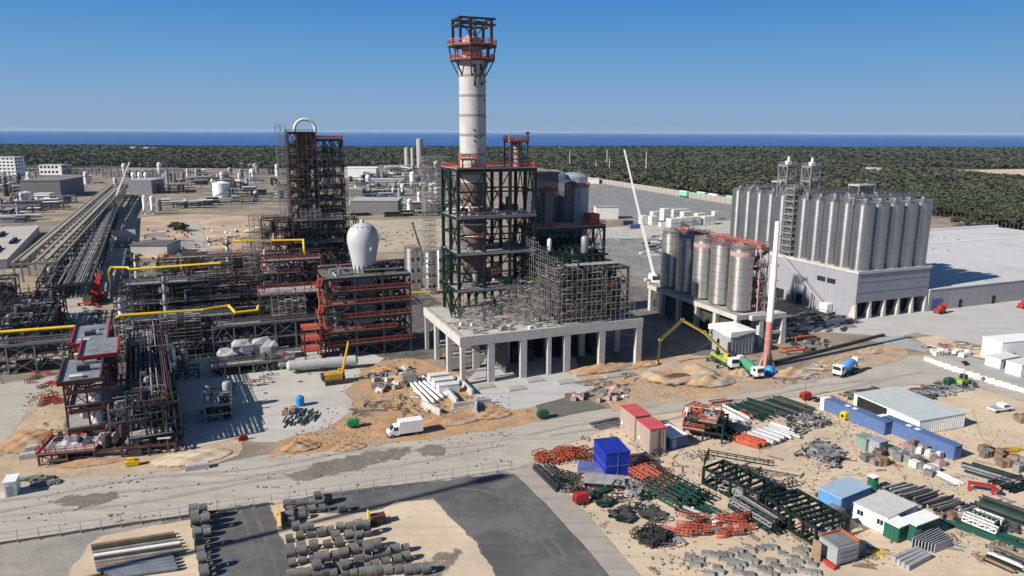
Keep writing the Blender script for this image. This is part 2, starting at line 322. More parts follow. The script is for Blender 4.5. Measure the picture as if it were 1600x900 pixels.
sheet('yard_concrete', [(690, 560), (700, 480), (860, 440), (1060, 450), (1230, 500), (1220, 530), (1110, 560), (900, 575), (720, 600)], 0.03, M('yard_grey', (0.13, 0.125, 0.12), .95, var=.25, scale=.15, rgb2=(0.23, 0.2, 0.17), thr=.55), .5)  # dark base colour carries the deep shade beside the table
for nm, pts in (('road_stain', [(455, 742), (500, 728), (560, 712), (640, 700), (625, 715), (560, 732), (500, 745), (462, 748)]),
                ('road_stain', [(95, 784), (130, 774), (180, 770), (178, 778), (140, 788), (110, 788)]),
                ('road_stain', [(655, 704), (672, 698), (696, 700), (688, 708), (664, 710)]),
                ('road_stain', [(640, 905), (690, 868), (720, 860), (700, 880), (680, 905)])):
    sheet(nm, pts, 0.11, STAIN, 0.7, 1.5)
# wheel tracks worn along the gravel road
TRK = M('wheel_track', (0.33, 0.3, 0.26), 0.95, var=0.15, scale=0.3)
for k, (a, b_) in enumerate((((0, 800), (800, 683)), ((0, 812), (790, 700)), ((0, 780), (640, 698)), ((820, 680), (1440, 580)), ((860, 684), (1400, 592)))):
    p, q = at(*a), at(*b_); n = 24; d = (q - p).normalized(); nn = Vector((-d.y, d.x, 0)); L_, R_ = [], []
    for i in range(n + 1):
        o = p.lerp(q, i / n) + nn * (1.0 * math.sin(i * 0.5 + k * 2) + RG.uniform(-.15, .15)); wd = RG.uniform(.25, .6)
        L_.append(o + nn * wd); R_.append(o - nn * wd)
    m = MB(); vs = [(v.x, v.y, 0.1 + k * .004) for v in L_ + R_]
    m.add(vs, [(i, i + 1, n + 2 + i, n + 1 + i) for i in range(n)]); struct(m.build('wheel_track', TRK))

sheet('wet_shaded_pit_earth', [(1012, 582), (1030, 572), (1062, 572), (1078, 590), (1050, 604), (1025, 596)], 0.13, M('wet_shaded_pit_earth', (0.1, 0.065, 0.04), .8, var=.3, scale=.5, bump=.5), .5)  # dark tone stands for both wet soil and the shade in the pit
STRK = M('sand_wheel_track', (0.46, 0.37, 0.265), 0.95, var=.12, scale=.4); DTRK = M('dusty_wheel_track', (0.125, 0.122, 0.116), .95, var=.2, scale=.5)
for k, (pts, mt) in enumerate([([(985, 690), (1080, 722), (1180, 716), (1260, 694), (1330, 700)], STRK), ([(990, 698), (1080, 731), (1180, 725), (1262, 702), (1332, 708)], STRK), ([(1310, 742), (1380, 748), (1450, 790), (1540, 850)], STRK), ([(1300, 750), (1376, 757), (1440, 800), (1520, 860)], STRK), ([(1300, 615), (1330, 640), (1310, 690), (1240, 720)], STRK), ([(1520, 640), (1540, 690), (1600, 700)], STRK),
      ([(372, 790), (395, 850), (410, 905)], DTRK), ([(392, 788), (418, 850), (436, 905)], DTRK), ([(640, 772), (720, 764), (790, 780), (850, 850), (890, 905)], DTRK), ([(650, 764), (730, 755), (806, 776), (866, 846), (906, 905)], DTRK)]):
    W_ = [at(*q) for q in pts]; P = []
    for i in range(len(W_) - 1):
        for j in range(8):
            f = j / 8; a_, b_, c_, d_ = W_[max(0, i - 1)], W_[i], W_[i + 1], W_[min(len(W_) - 1, i + 2)]
            P.append(b_ + .5 * f * ((c_ - a_) + f * (2 * a_ - 5 * b_ + 4 * c_ - d_ + f * (3 * (b_ - c_) + d_ - a_))))
    m = MB(); vs = []
    for s_ in (-1, 1):
        for i, o in enumerate(P): d = (P[min(i + 1, len(P) - 1)] - P[max(i - 1, 0)]).normalized(); wd = RG.uniform(.18, .42); vs.append((o.x - d.y * s_ * wd, o.y + d.x * s_ * wd, (.052 if mt is STRK else .056) + k * .0012))
    n = len(P); m.add(vs, [(i, i + 1, n + i + 1, n + i) for i in range(n - 1)]); struct(m.build('wheel_track', mt))
# dirt heaps: displaced mounds rising from the ground
def mound(px, py, lx, ly, h, mat, seed, rz=TH, name='dirt_mound', hole=0.0):
    rr = random.Random(seed); n = 26; m = MB(); vs, fs = [], []
    ph = [rr.uniform(0, 6.28) for _ in range(6)]
    for j in range(n + 1):
        for i in range(n + 1):
            x, y = i / n * 2 - 1, j / n * 2 - 1; r = math.hypot(x, y)
            z = max(0.0, 1 - r ** 1.5)
            if hole: z = max(0.0, 1 - abs(r - 0.62) / 0.36)
            z *= h * (0.75 + 0.3 * math.sin(3 * x + ph[0]) * math.sin(4 * y + ph[1]) + 0.25 * math.sin(9 * x + ph[2]) * math.sin(8 * y + ph[3])) + rr.uniform(-.07, .07) * h
            vs.append((x * lx / 2, y * ly / 2, max(-0.05, z - 0.06)))
    for j in range(n):
        for i in range(n):
            a = j * (n + 1) + i; fs.append((a, a + 1, a + n + 2, a + n + 1))
    m.add(vs, fs); p = at(px, py); p.z = 0.1
    o = m.build(name, faded(mat), None, p, rz, True); set_rim(o, [max(0, min(1, (1 - math.hypot(v[0] * 2 / lx, v[1] * 2 / ly)) * 3.5)) for v in vs]); return struct(o)
LOCH = _mats['light_ochre_earth']
mound(1060, 588, 24, 16, 2.2, LOCH, 1, hole=1); mound(1110, 598, 16, 9, 2.6, LOCH, 2); mound(940, 578, 22, 7, 2.0, OCHRE, 3)
mound(1240, 585, 16, 7, 1.8, LOCH, 4); mound(960, 612, 9, 6, 1.8, LOCH, 5); mound(640, 592, 12, 8, 1.6, OCHRE, 6); mound(700, 660, 18, 6, 1.2, OCHRE, 7)
mound(770, 650, 10, 5, 1.3, OCHRE, 8); mound(470, 700, 9, 5, 1.6, OCHRE, 9); mound(545, 700, 8, 4, 1.0, OCHRE, 10); mound(300, 716, 16, 8, 1.2, SAND, 11)
mound(410, 362, 26, 12, 5, SAND, 12); mound(280, 358, 10, 8, 2.5, EARTH, 13); mound(195, 385, 22, 14, 4, EARTH, 14); mound(275, 385, 24, 12, 4, EARTH, 15)
mound(150, 720, 14, 6, .8, OCHRE, 16); mound(40, 690, 10, 14, 1.0, OCHRE, 17); mound(1360, 550, 10, 5, 1.2, LOCH, 18); mound(240, 368, 14, 12, 3, EARTH, 19)
mound(1160, 585, 9, 6, 1.6, LOCH, 20); mound(1010, 570, 10, 5, 1.4, OCHRE, 21); mound(600, 580, 8, 6, 1.3, OCHRE, 22)

# ------------------------------------------------------------------ the pine forest out to the coast
def leafmat(name, c1, c2, c3):
    m = bpy.data.materials.new(name); m.use_nodes = True; t = m.node_tree; b = t.nodes['Principled BSDF']; b.inputs['Roughness'].default_value = 0.9; b.inputs['Specular IOR Level'].default_value = 0.1
    a = t.nodes.new('ShaderNodeAttribute'); a.attribute_name = 'tint'; r = t.nodes.new('ShaderNodeValToRGB')
    r.color_ramp.elements[0].color = (*c1, 1); r.color_ramp.elements[1].color = (*c3, 1); e = r.color_ramp.elements.new(0.5); e.color = (*c2, 1)
    t.links.new(a.outputs['Fac'], r.inputs[0])
    n = t.nodes.new('ShaderNodeTexNoise'); n.inputs['Scale'].default_value = 0.006; n.inputs['Detail'].default_value = 4; tc = t.nodes.new('ShaderNodeTexCoord'); t.links.new(tc.outputs['Object'], n.inputs['Vector'])
    mr = t.nodes.new('ShaderNodeMapRange'); mr.inputs[1].default_value = .35; mr.inputs[2].default_value = .65; t.links.new(n.outputs['Fac'], mr.inputs[0])
    x = t.nodes.new('ShaderNodeMix'); x.data_type = 'RGBA'; t.links.new(mr.outputs[0], x.inputs[0]); t.links.new(r.outputs[0], x.inputs[6]); x.inputs[7].default_value = (0.085, 0.072, 0.054, 1)
    k = t.nodes.new('ShaderNodeMix'); k.data_type = 'RGBA'; k.inputs[0].default_value = 0.6; t.links.new(r.outputs[0], k.inputs[6]); t.links.new(x.outputs[2], k.inputs[7])
    t.links.new(k.outputs[2], b.inputs['Base Color']); return m
PINE = leafmat('pine_foliage', (0.045, 0.062, 0.036), (0.06, 0.08, 0.045), (0.086, 0.096, 0.056))
rs = np.random.RandomState(5)
def leaf_proto(n, seed, size):
    q = np.random.RandomState(seed); d = q.normal(size=(n, 3)); d /= np.linalg.norm(d, axis=1)[:, None]
    c = d * (q.rand(n, 1) ** 0.4) * np.array([1, 1, .8]); c *= (1 + .25 * np.sin(d[:, :1] * 5 + seed) * np.cos(d[:, 1:2] * 4))
    nn = q.normal(size=(n, 3)) * .55 + d * .7 + np.array([0, 0, .9]); nn /= np.linalg.norm(nn, axis=1)[:, None]; u = np.cross(nn, q.normal(size=(n, 3))); u /= np.linalg.norm(u, axis=1)[:, None]; v = np.cross(nn, u); v /= np.linalg.norm(v, axis=1)[:, None]
    s_ = size * (0.6 + .8 * q.rand(n, 1)); vs = np.stack([c - u * s_ - v * s_ * .5, c + u * s_ - v * s_ * .6, c + u * s_ * .7 + v * s_, c - u * s_ * .8 + v * s_ * .7], 1).reshape(-1, 3)
    return vs
def leaf_mesh(name, places, protos, mat):   # places: x, y, z, rx, rz, rot, proto, tint
    V, T = [], []
    for (x, y, z, rx, rz_, ro, k, ti) in places:
        p = protos[k]; c, s_ = math.cos(ro), math.sin(ro)
        V.append(np.stack([x + rx * (p[:, 0] * c - p[:, 1] * s_), y + rx * (p[:, 0] * s_ + p[:, 1] * c), z + rz_ * p[:, 2]], 1))
        nf = len(p) // 4; T.append(np.clip(ti + rs.normal(0, .09, nf), 0, 1))
    V = np.concatenate(V).astype(np.float32); T = np.concatenate(T).astype(np.float32); nf = len(T)
    me = bpy.data.meshes.new(name); me.vertices.add(len(V)); me.vertices.foreach_set('co', V.ravel())
    me.loops.add(nf * 4); me.loops.foreach_set('vertex_index', np.arange(nf * 4, dtype=np.int32))
    me.polygons.add(nf); me.polygons.foreach_set('loop_start', np.arange(nf, dtype=np.int32) * 4)
    try: me.polygons.foreach_set('loop_total', np.full(nf, 4, np.int32))
    except Exception: pass
    me.update(calc_edges=True); at_ = me.attributes.new('tint', 'FLOAT', 'FACE'); at_.data.foreach_set('value', T); me.materials.append(mat)
    o = bpy.data.objects.new(name, me); C.objects.link(o); return o
PN = [leaf_proto(90, i, .24) for i in range(5)]; PM = [leaf_proto(26, 20 + i, .4) for i in range(5)]; PF = [leaf_proto(12, 40 + i, .55) for i in range(5)]
edge_px = [(-900, 250), (-300, 260), (0, 262), (200, 262), (400, 264), (640, 260), (840, 262), (905, 275), (930, 281), (1060, 300), (1150, 308), (1260, 318), (1380, 332), (1450, 340), (1480, 336), (1600, 366), (1750, 400), (1950, 430)]
ew = [at(x, y) for x, y in edge_px]; et = np.array([p.x / p.y for p in ew]); ey = np.array([p.y for p in ew])
ct = np.array([p.x / p.y for p in cw]); cy = np.array([p.y for p in cw])
clr = [at(x, y) for x, y in [(1482, 267), (1640, 264), (1640, 284), (1585, 281), (1530, 276)]]
cx0, cx1, cy0, cy1 = min(p.x for p in clr), max(p.x for p in clr), min(p.y for p in clr), max(p.y for p in clr)
near_p, far_p = [], []
y = 380.0
while y < 3100:
    sp = 4.4 * (y / 450) ** 0.6; n = int(2 * (0.86 * y + 130) / sp)
    for i in range(n):
        x = -(0.86 * y + 130) + (i + rs.rand()) * sp; yy = y + rs.rand() * sp * 1.2; t = x / yy
        if yy < np.interp(t, et, ey) + 4 or yy > np.interp(t, ct, cy) - 10: continue
        if cx0 < x < cx1 and cy0 - 20 < yy < cy1 and yy > cy0 + (x - cx0) * -.1: continue
        gap = math.sin(x * .011 + 2) * math.sin(yy * .013) + .5 * math.sin(x * .031) * math.sin(yy * .027 + 1)
        if gap > .75 and rs.rand() < .7: continue
        f = rs.uniform(.6, 1.4) * (sp / 5.0) ** .8; hgt = 6.6 + 1.1 * gap + rs.uniform(-.8, 1.0); ti = float(np.clip(.5 + .3 * gap + rs.normal(0, .25), 0, 1))
        pl_ = (x, yy, hgt - 2.2, 3.3 * f, 2.7 * min(f, 1.5), rs.uniform(0, 6.28), rs.randint(5), ti)
        (near_p if yy < 750 else far_p).append((pl_, yy))
    y += sp
fl = leaf_mesh('forest', [p for p, _ in near_p], PN, PINE); fl['kind'] = 'stuff'
ff = leaf_mesh('forest', [p for p, q in far_p if q < 1500], PM, PINE); ff['kind'] = 'stuff'
fz = leaf_mesh('forest', [p for p, q in far_p if q >= 1500], PF, PINE); fz['kind'] = 'stuff'
# dark litter under the trees
m = MB(); q_ = [(p.x, p.y + 8, .02) for p in ew] + [(p.x, p.y - 5, .02) for p in reversed(cw)]
m.add(q_, [tuple(range(len(q_)))]); struct(m.build('forest_ground', M('forest_litter', (0.07, 0.07, 0.042), 0.95, var=0.3, scale=0.03)))
print('forest', len(near_p), len(far_p))
# the trees of the forest edge, each one a tree
RT = random.Random(3)
def tree(p, h, r, label, group, seed):
    t = thing('pine_tree', label, 'tree', p, RT.uniform(0, 6), group); rr = random.Random(seed)
    tr = MB(); tr.tube((0, 0, 0), (.1, .1, h * .5), .28, 7, .2); tr.tube((.1, .1, h * .5), (.2, 0, h * .85), .2, 7, .07)
    for k in range(6):
        a = rr.uniform(0, 6.28); z = h * rr.uniform(.42, .75); tr.tube((.1, .1, z), (math.cos(a) * r * .7, math.sin(a) * r * .7, z + r * .35), .09, 5, .03)
    tr.build('trunk', BARK, t)
    cl = []
    for k in range(7):
        a = rr.uniform(0, 6.28); d = rr.uniform(.1, .75) * r; cl.append((math.cos(a) * d, math.sin(a) * d, h * rr.uniform(.55, .9), r * rr.uniform(.35, .6), r * rr.uniform(.28, .45), rr.uniform(0, 6), rr.randrange(5), rr.uniform(.15, .9)))
    cr = leaf_mesh('crown', cl, PN, PINE); cr.parent = t
    return t
tl = []
for i in range(26):
    f = i / 25; x = 1462 + f * 160; y = np.interp(x, [1462, 1480, 1530, 1560, 1600, 1622], [341, 338, 351, 356, 364, 370])
    tl.append(tree(at(x, y + RT.uniform(-1.5, 1)), RT.uniform(8, 12), RT.uniform(2.6, 3.8), 'dark green pine in the front row of the wood behind the flat warehouse roof', 'pines along the wood edge by the warehouse', i))
for i in range(12):
    x = 1050 + i * 9; y = np.interp(x, [1050, 1150], [297, 306])
    tree(at(x, y), RT.uniform(9, 13), RT.uniform(3, 4.2), 'dark pine in the wood edge behind the green and white trailers', 'pines behind the green trailers', 40 + i)
for i, (x, y) in enumerate([(1490, 353), (1497, 351), (1506, 353), (1514, 355), (1519, 352)]):
    tree(at(x, y), 5.5, 3.4, 'low round shrubby tree standing apart in front of the wood by the warehouse', 'low trees in front of the wood', 60 + i)
for i, (x, y) in enumerate([(272, 359), (279, 361), (287, 362)]):
    tree(at(x, y), 4.5, 3.8, 'low dark green bushy tree on the sand clearing beyond the process plant', 'bushes on the sand clearing', 70 + i)

# ------------------------------------------------------------------ steelwork builders
def steelwork(t, la, lb, zs, na, nb, mat, rr, col=.4, beam=.3, brace=.6, decks=None, deckmat=None, rails=None, railmat=None, x0=0., y0=0., brt=.2, skip=None):
    """columns, floor frames, bracing, decks and railings of one steel building as parts of thing t"""
    X = [x0 + la * i / na for i in range(na + 1)]; Y = [y0 + lb * j / nb for j in range(nb + 1)]
    for x in X:
        for y in Y:
            MB().box(x - col / 2, y - col / 2, zs[0], x + col / 2, y + col / 2, zs[-1]).build('column', mat, t)
    for k, z in enumerate(zs[1:], 1):
        f = MB()
        for y in Y: f.box(x0 + col * .4, y - beam * .3, z - beam * 1.6, x0 + la - col * .4, y + beam * .3, z)
        for x in X: f.box(x - beam * .3, y0 + col * .4, z - beam * 1.5, x + beam * .3, y0 + lb - col * .4, z - .03)
        for i in range(na):
            for q in (.33, .67): f.box(X[i] + la / na * q - .1, y0, z - .3, X[i] + la / na * q + .1, y0 + lb, z - .06)
        f.build('floor_frame', mat, t)
        zl = zs[k - 1]
        def xb(p, q):
            s_ = rr.random()
            br = MB()
            if s_ < .6: br.bar((*p, zl), (*q, z - beam), brt); br.bar((*q, zl), (*p, z - beam), brt)
            else:
                mx = ((p[0] + q[0]) / 2, (p[1] + q[1]) / 2); br.bar((*p, zl), (*mx, z - beam), brt); br.bar((*q, zl), (*mx, z - beam), brt)
            br.build('brace', mat, t)
        for y in (Y[0], Y[-1]):
            for i in range(na):
                if rr.random() < brace: xb((X[i], y), (X[i + 1], y))
        for x in (X[0], X[-1]):
            for j in range(nb):
                if rr.random() < brace: xb((x, Y[j]), (x, Y[j + 1]))
        dk = decks.get(k) if decks else None
        if dk:
            u0_, v0_, u1_, v1_ = dk if dk is not True else (0, 0, 1, 1)
            MB().box(x0 + la * u0_ - .3, y0 + lb * v0_ - .3, z + .01, x0 + la * u1_ + .3, y0 + lb * v1_ + .3, z + .12).build('deck', deckmat or GRAT, t)
            if rails and k in rails:
                MB().rail([(x0 + la * u0_ - .25, y0 + lb * v0_ - .25, z + .12), (x0 + la * u1_ + .25, y0 + lb * v0_ - .25, z + .12), (x0 + la * u1_ + .25, y0 + lb * v1_ + .25, z + .12), (x0 + la * u0_ - .25, y0 + lb * v1_ + .25, z + .12)], 1.15, .1, 1.6, closed=True).build('railing', railmat or ORNG, t)

def pipework(t, rr, la, lb, zs, n, mats, rmin=.12, rmax=.4, x0=0., y0=0.):
    """single pipe runs threading the levels, each a part"""
    for k in range(n):
        r = rr.uniform(rmin, rmax); z = rr.choice(zs) + rr.uniform(.3, 1.6); x = x0 + rr.uniform(0, la); y = y0 + rr.uniform(0, lb); m = MB()
        if rr.random() < .6:
            x1 = x0 + rr.uniform(0, la); pts = [(x, y, z), (x1, y, z)]
            if rr.random() < .6: pts.append((x1, y, max(.2, z - rr.uniform(1, 5))))
            if rr.random() < .4: pts.insert(0, (x, y0 + rr.uniform(0, lb), z))
        else:
            y1 = y0 + rr.uniform(0, lb); pts = [(x, y, max(.2, z - rr.uniform(1, 6))), (x, y, z), (x, y1, z)]
        pts = [p for i, p in enumerate(pts) if i == 0 or (Vector(p) - Vector(pts[i - 1])).length > .3]
        if len(pts) < 2: continue
        m.path(pts, r, 7).build('pipe', rr.choice(mats), t, smooth=True)
def vessels(t, rr, la, lb, zs, n, mats, x0=0., y0=0.):
    for k in range(n):
        z = rr.choice(zs) + .15; x = x0 + rr.uniform(.1, .9) * la; y = y0 + rr.uniform(.1, .9) * lb; m = MB(); q = rr.random()
        if q < .4:
            r = rr.uniform(.5, 1.1); h = rr.uniform(2.5, 5); m.lathe([(r * .8, z), (r, z + .3), (r, z + h), (r * .8, z + h + .35), (.2, z + h + .55)], 14, x, y); m.build('vessel', rr.choice(mats), t, smooth=True)
        elif q < .75:
            r = rr.uniform(.5, 1.0); l = min(la * .4, rr.uniform(3, 6)); m.hcyl((x - l / 2, y, z + r + .4), (x + l / 2, y, z + r + .4), r, 12)
            m.box(x - l * .35, y - r * .6, z, x - l * .25, y + r * .6, z + r); m.box(x + l * .25, y - r * .6, z, x + l * .35, y + r * .6, z + r); m.build('exchanger', rr.choice(mats), t, smooth=True)
        else:
            a, b_, c = rr.uniform(1, 2.4), rr.uniform(1, 2), rr.uniform(.8, 2); m.box(x - a / 2, y - b_ / 2, z, x + a / 2, y + b_ / 2, z + c); m.box(x - a * .3, y - b_ * .3, z + c, x + a * .3, y + b_ * .3, z + c + .4); m.tube((x + a * .2, y, z + c + .3), (x + a * .2, y, z + c + 1.2), .15, 7); m.build('pump_unit', rr.choice(mats), t)
def stair(t, x, y, z0, z1, run, mat, wd=1.2, axis='y', name='stair_flight'):
    m = MB(); n = max(3, int((z1 - z0) / .5)); d = (0, run) if axis == 'y' else (run, 0)
    e = (wd / 2, 0) if axis == 'y' else (0, wd / 2)
    for s_ in (-1, 1):
        p, q = (x + e[0] * s_, y + e[1] * s_, z0), (x + d[0] + e[0] * s_, y + d[1] + e[1] * s_, z1)
        m.bar(p, q, .1, .4); m.bar((p[0], p[1], z0 + 1), (q[0], q[1], z1 + 1), .1); m.bar((p[0], p[1], z0 + .55), (q[0], q[1], z1 + .55), .08)
        for k in range(5): f = k / 4; o = (p[0] + (q[0] - p[0]) * f, p[1] + (q[1] - p[1]) * f, z0 + (z1 - z0) * f); m.bar(o, (o[0], o[1], o[2] + 1), .08)
    for k in range(n):
        f = (k + .5) / n; m.cbox(x + d[0] * f, y + d[1] * f, z0 + (z1 - z0) * f, wd if axis == 'y' else abs(run) / n, wd if axis == 'x' else abs(run) / n, .06)
    m.build(name, mat, t)
def scaffold(t, rr, x0, y0, la, lb, z0, h, step=2.2, lift=2.0, tube=.1, plank=.35, htop=None, inner=True, mt=None):
    """tube scaffold: uprights, ledgers, braces and plank lifts as parts"""
    na, nb, nz = max(1, round(la / step)), max(1, round(lb / step)), max(1, round(h / lift))
    top = htop or (lambda i, j: nz)
    up, le = MB(), MB()
    X = [x0 + la * i / na for i in range(na + 1)]; Y = [y0 + lb * j / nb for j in range(nb + 1)]
    for i in range(na + 1):
        for j in range(nb + 1):
            if not inner and 0 < i < na and 0 < j < nb: continue
            k = top(i, j); up.bar((X[i], Y[j], z0), (X[i] + rr.uniform(-.05, .05), Y[j], z0 + k * lift + rr.uniform(.2, 1.4)), tube)
    for k in range(1, nz + 1):
        z = z0 + k * lift; pk = MB()
        for j in range(nb + 1):
            for i in range(na):
                if not inner and 0 < j < nb: continue
                if min(top(i, j), top(i + 1, j)) >= k:
                    le.bar((X[i] - .2, Y[j], z), (X[i + 1] + .2, Y[j], z), tube)
                    if rr.random() < .6: le.bar((X[i], Y[j], z + 1), (X[i + 1], Y[j], z + 1), tube * .9)
                    if rr.random() < .22: le.bar((X[i], Y[j], z - lift), (X[i + 1], Y[j], z), tube)
                    if j < nb and rr.random() < plank and top(i, j + 1) >= k and top(i + 1, j + 1) >= k:
                        f = rr.uniform(.25, .6); pk.box(X[i], Y[j] + .1, z + .05, X[i + 1], Y[j] + .1 + (Y[j + 1] - Y[j]) * f, z + .11)
        for i in range(na + 1):
            for j in range(nb):
                if not inner and 0 < i < na: continue
                if min(top(i, j), top(i, j + 1)) >= k:
                    le.bar((X[i], Y[j] - .2, z - .06), (X[i], Y[j + 1] + .2, z - .06), tube)
                    if rr.random() < .5: le.bar((X[i], Y[j], z + .9), (X[i], Y[j + 1], z + .9), tube * .9)
                    if rr.random() < .2: le.bar((X[i], Y[j], z - lift), (X[i], Y[j + 1], z), tube)
        if pk.v: pk.build('plank_deck', PLANK, t)
    mt = mt or SCAF; up.build('uprights_frame', mt, t); le.build('ledger_frame', mt, t)


PIPEM = [GALV, DKST, RUST, DKST, VESS, DKST, GALV, RUST, DKST]
# ------------------------------------------------------------------ concrete table under the furnace tower
PZ = 12.0
PA, PB, PLA, PLB = 51.2, 159.5, 50.5, 34.0
t = thing('concrete_platform', 'grey concrete table on tall square columns carrying the green furnace tower', 'platform', gr(PA, PB))
MB().box(0.6, .6, PZ - .9, PLA - .6, PLB - .6, PZ - .1).build('deck_slab', CONC, t)
for nm, b in (('edge_beam', (0, 0, PZ - 2.1, PLA, .9, PZ + .25)), ('edge_beam', (0, .9, PZ - 2.1, .9, PLB, PZ + .25)), ('edge_beam', (PLA - .9, .9, PZ - 2.1, PLA, PLB, PZ + .25)), ('edge_beam', (.9, PLB - .9, PZ - 2.1, PLA - .9, PLB, PZ + .25))):
    MB().box(*b).build(nm, CONC, t)
for x in (.8, 8, 16.5, 23.5, 28.5, 38.5, 49.5):
    for y in ((.75, 12, 23, 33) if x != 23.5 else (.75, 23)):
        wdt = 1.0 if x in (.8, 23.5) else 1.7
        MB().box(x - wdt / 2, y - .72, 0, x + wdt / 2, y + .7, PZ - 2.12 if y in (.75, 33) or x in (.8, 49.5) else PZ - .95).build('column', CONC, t)
rr = random.Random(20); MB().box(14, 25.5, 0, 49, 26, PZ - 1).build('back_wall', M('added_dark_wall', (0.1, 0.1, 0.1), .9, var=.2, bands=('Z', 1.2, .3)), t)  # dark wall and the blocks below are added to blacken the space under the deck
MB().box(13.5, 5, 0, 14, 26, PZ - 1).build('sun_blocking_cross_wall', _mats['added_dark_wall'], t)  # run further forward to block the sun under the deck
for k in range(10):
    x = rr.uniform(15, 46); MB().box(x, rr.uniform(8, 20), .1, x + rr.uniform(1, 3), 22, rr.uniform(2, 7)).build('added_equipment_block', DKST, t)
for k in range(5): MB().box(1.3, 3 + k * 6, 2.2 + (k % 2) * 3, 13, 3.5 + k * 6, 2.6 + (k % 2) * 3).build('tie_beam', CONC, t)
# ------------------------------------------------------------------ green furnace tower
rr = random.Random(21)
TA, TB, TLA, TLB = 56.8, 177.2, 21.2, 13.5
ZT = [PZ + .2, 19.6, 29.2, 38.6, 50.8]
t = thing('furnace_tower', 'tall dark green braced steel tower with an orange railed roof on the concrete table', 'tower', gr(TA, TB))
steelwork(t, TLA, TLB, ZT, 3, 2, GREEN, rr, col=.75, beam=.55, brace=.8, brt=.26, decks={1: (0, 0, .7, 1), 2: (0, 0, 1, 1), 3: (0, .0, 1, 1), 4: True}, rails={4}, railmat=ORNG)
for z in ZT[1:4]: MB().box(-.5, -.45, z - .5, TLA + .4, -.3, z + .15).build('edge_girder', GALV if z < 39 else GREEN, t)
for z in (24, 34, 45): 
    f = MB()
    for y in (0, TLB): f.box(0, y - .15, z - .25, TLA, y + .15, z + .15)
    for x in (0, TLA): f.box(x - .15, 0, z - .25, x + .15, TLB, z + .15)
    f.build('intermediate_frame', GREEN, t)
MB().rail([(0, -.6, 38.75), (TLA, -.6, 38.75)], 1.1, .08).build('railing', GALV, t)
# roof bits: the railed cage and the small orange stand
cg = MB()
x0, y0 = 15.5, 3.0
for x in (0, 2.4, 4.8):
    for y in (0, 4.5): cg.box(x0 + x - .15, y0 + y - .15, 50.9, x0 + x + .15, y0 + y + .15, 58.2)
for z in (53, 55.5, 57.4):
    for y in (0, 4.5): cg.box(x0, y0 + y - .12, z - .15, x0 + 4.8, y0 + y + .12, z + .15)
    for x in (0, 4.8): cg.box(x0 + x - .12, y0, z - .15, x0 + x + .12, y0 + 4.5, z + .15)
cg.bar((x0, y0, 53), (x0 + 4.8, y0, 57.4), .16); cg.bar((x0, y0, 57.4), (x0 + 4.8, y0, 53), .16)
cg.build('roof_cage', DKST, t)
MB().box(x0 - .3, y0 - .3, 57.5, x0 + 5.1, y0 + 4.8, 57.7).build('cage_deck', ORNG, t)
MB().rail([(x0 - .3, y0 - .3, 57.7), (x0 + 5.1, y0 - .3, 57.7), (x0 + 5.1, y0 + 4.8, 57.7), (x0 - .3, y0 + 4.8, 57.7)], 1.3, .13, 1.0, closed=True).build('cage_railing', ORNG, t)
MB().lathe([(1.3, 51), (1.3, 56.8), (.9, 57.3)], 16, x0 + 2.4, y0 + 2.2).build('roof_vessel', PINKV, t, smooth=True)
MB().box(x0 + 4.6, y0 - .1, 57, x0 + 5, y0 + .2, 60).box(x0 + 4.2, y0 - .2, 59.6, x0 + 5.2, y0 + .3, 60).build('davit', DKST, t)
st = MB()
for x in (1.2, 4.6):
    for y in (0, 2.6): st.box(x - .14, y - .14, 50.9, x + .14, y + .14, 53.4)
st.box(1, -.2, 52.9, 5, 2.8, 53.1); st.build('roof_stand', ORNG, t); MB().rail([(1, -.2, 53.1), (5, -.2, 53.1), (5, 2.8, 53.1), (1, 2.8, 53.1)], 1.2, .14, 1, closed=True).build('stand_railing', ORNG, t)
for k, (x, y, z, l) in enumerate([(3, -.4, 33.2, 4), (5.5, 1, 39.0, 5), (9, -.2, 23.5, 3)]):
    MB().box(x, y, z, x + l, y + 1.2, z + .15).rail([(x, y, z), (x + l, y, z), (x + l, y + 1.2, z)], 1.1, .1, 1).build('access_balcony', ORNG, t)
pipework(t, rr, TLA, TLB, ZT[:4], 34, [GALV, DKST, RUST, PINKV, DIRTYW, VESS])
vessels(t, rr, TLA, TLB, ZT[1:4], 12, [GALV, DIRTYW, PINKV, DKST])
stair(t, -1.2, 1, ZT[0], ZT[1], 8, GREEN); stair(t, -1.2, 10, ZT[1], ZT[2] - 4, -8, GREEN); stair(t, -1.2, 2, ZT[2] - 4, ZT[2], 8, GREEN)
# ------------------------------------------------------------------ the stack
sp_ = gb(739, TB + 6.6, 50.8); sx = (sp_ - gr(TA, TB)).dot(EX)
base = gr(TA + sx, TB + 6.6)
zl, zu, zt = zrow(base, 96), zrow(base, 74), zrow(base, 29)
t = thing('stack', 'tall pale concrete-coloured stack rising through the green tower with a dark cage on top', 'stack', base)
STK = M('stack_cladding', (0.45, 0.44, 0.42), 0.8, var=0.14, scale=0.35, bands=('Z', 4.9, 0.5), streak=.25)
R_ = 3.45
MB().lathe([(R_, 47), (R_, zl + .2)], 40).build('shaft', STK, t, smooth=True)
MB().lathe([(1.6, 19.8), (2.8, 22), (3.0, 30), (3.3, 31), (3.3, 37), (2.7, 39.5), (2.7, 43), (3.9, 45.5), (3.9, 46.9)], 28).build('hood', M('brown_hood', (0.14, 0.1, 0.09), .7, var=.25), t, smooth=True)
rg = MB()
for z in (33, 36, 40.5): rg.lathe([(3.5, z), (3.9, z), (3.9, z + .4), (3.5, z + .4)], 24, caps=False)
rg.build('ring_girder', DIRTYW, t)
def octa(r, z, h): return [(r * math.cos(rad(22.5 + 45 * i)), r * math.sin(rad(22.5 + 45 * i)), z) for i in range(8)]
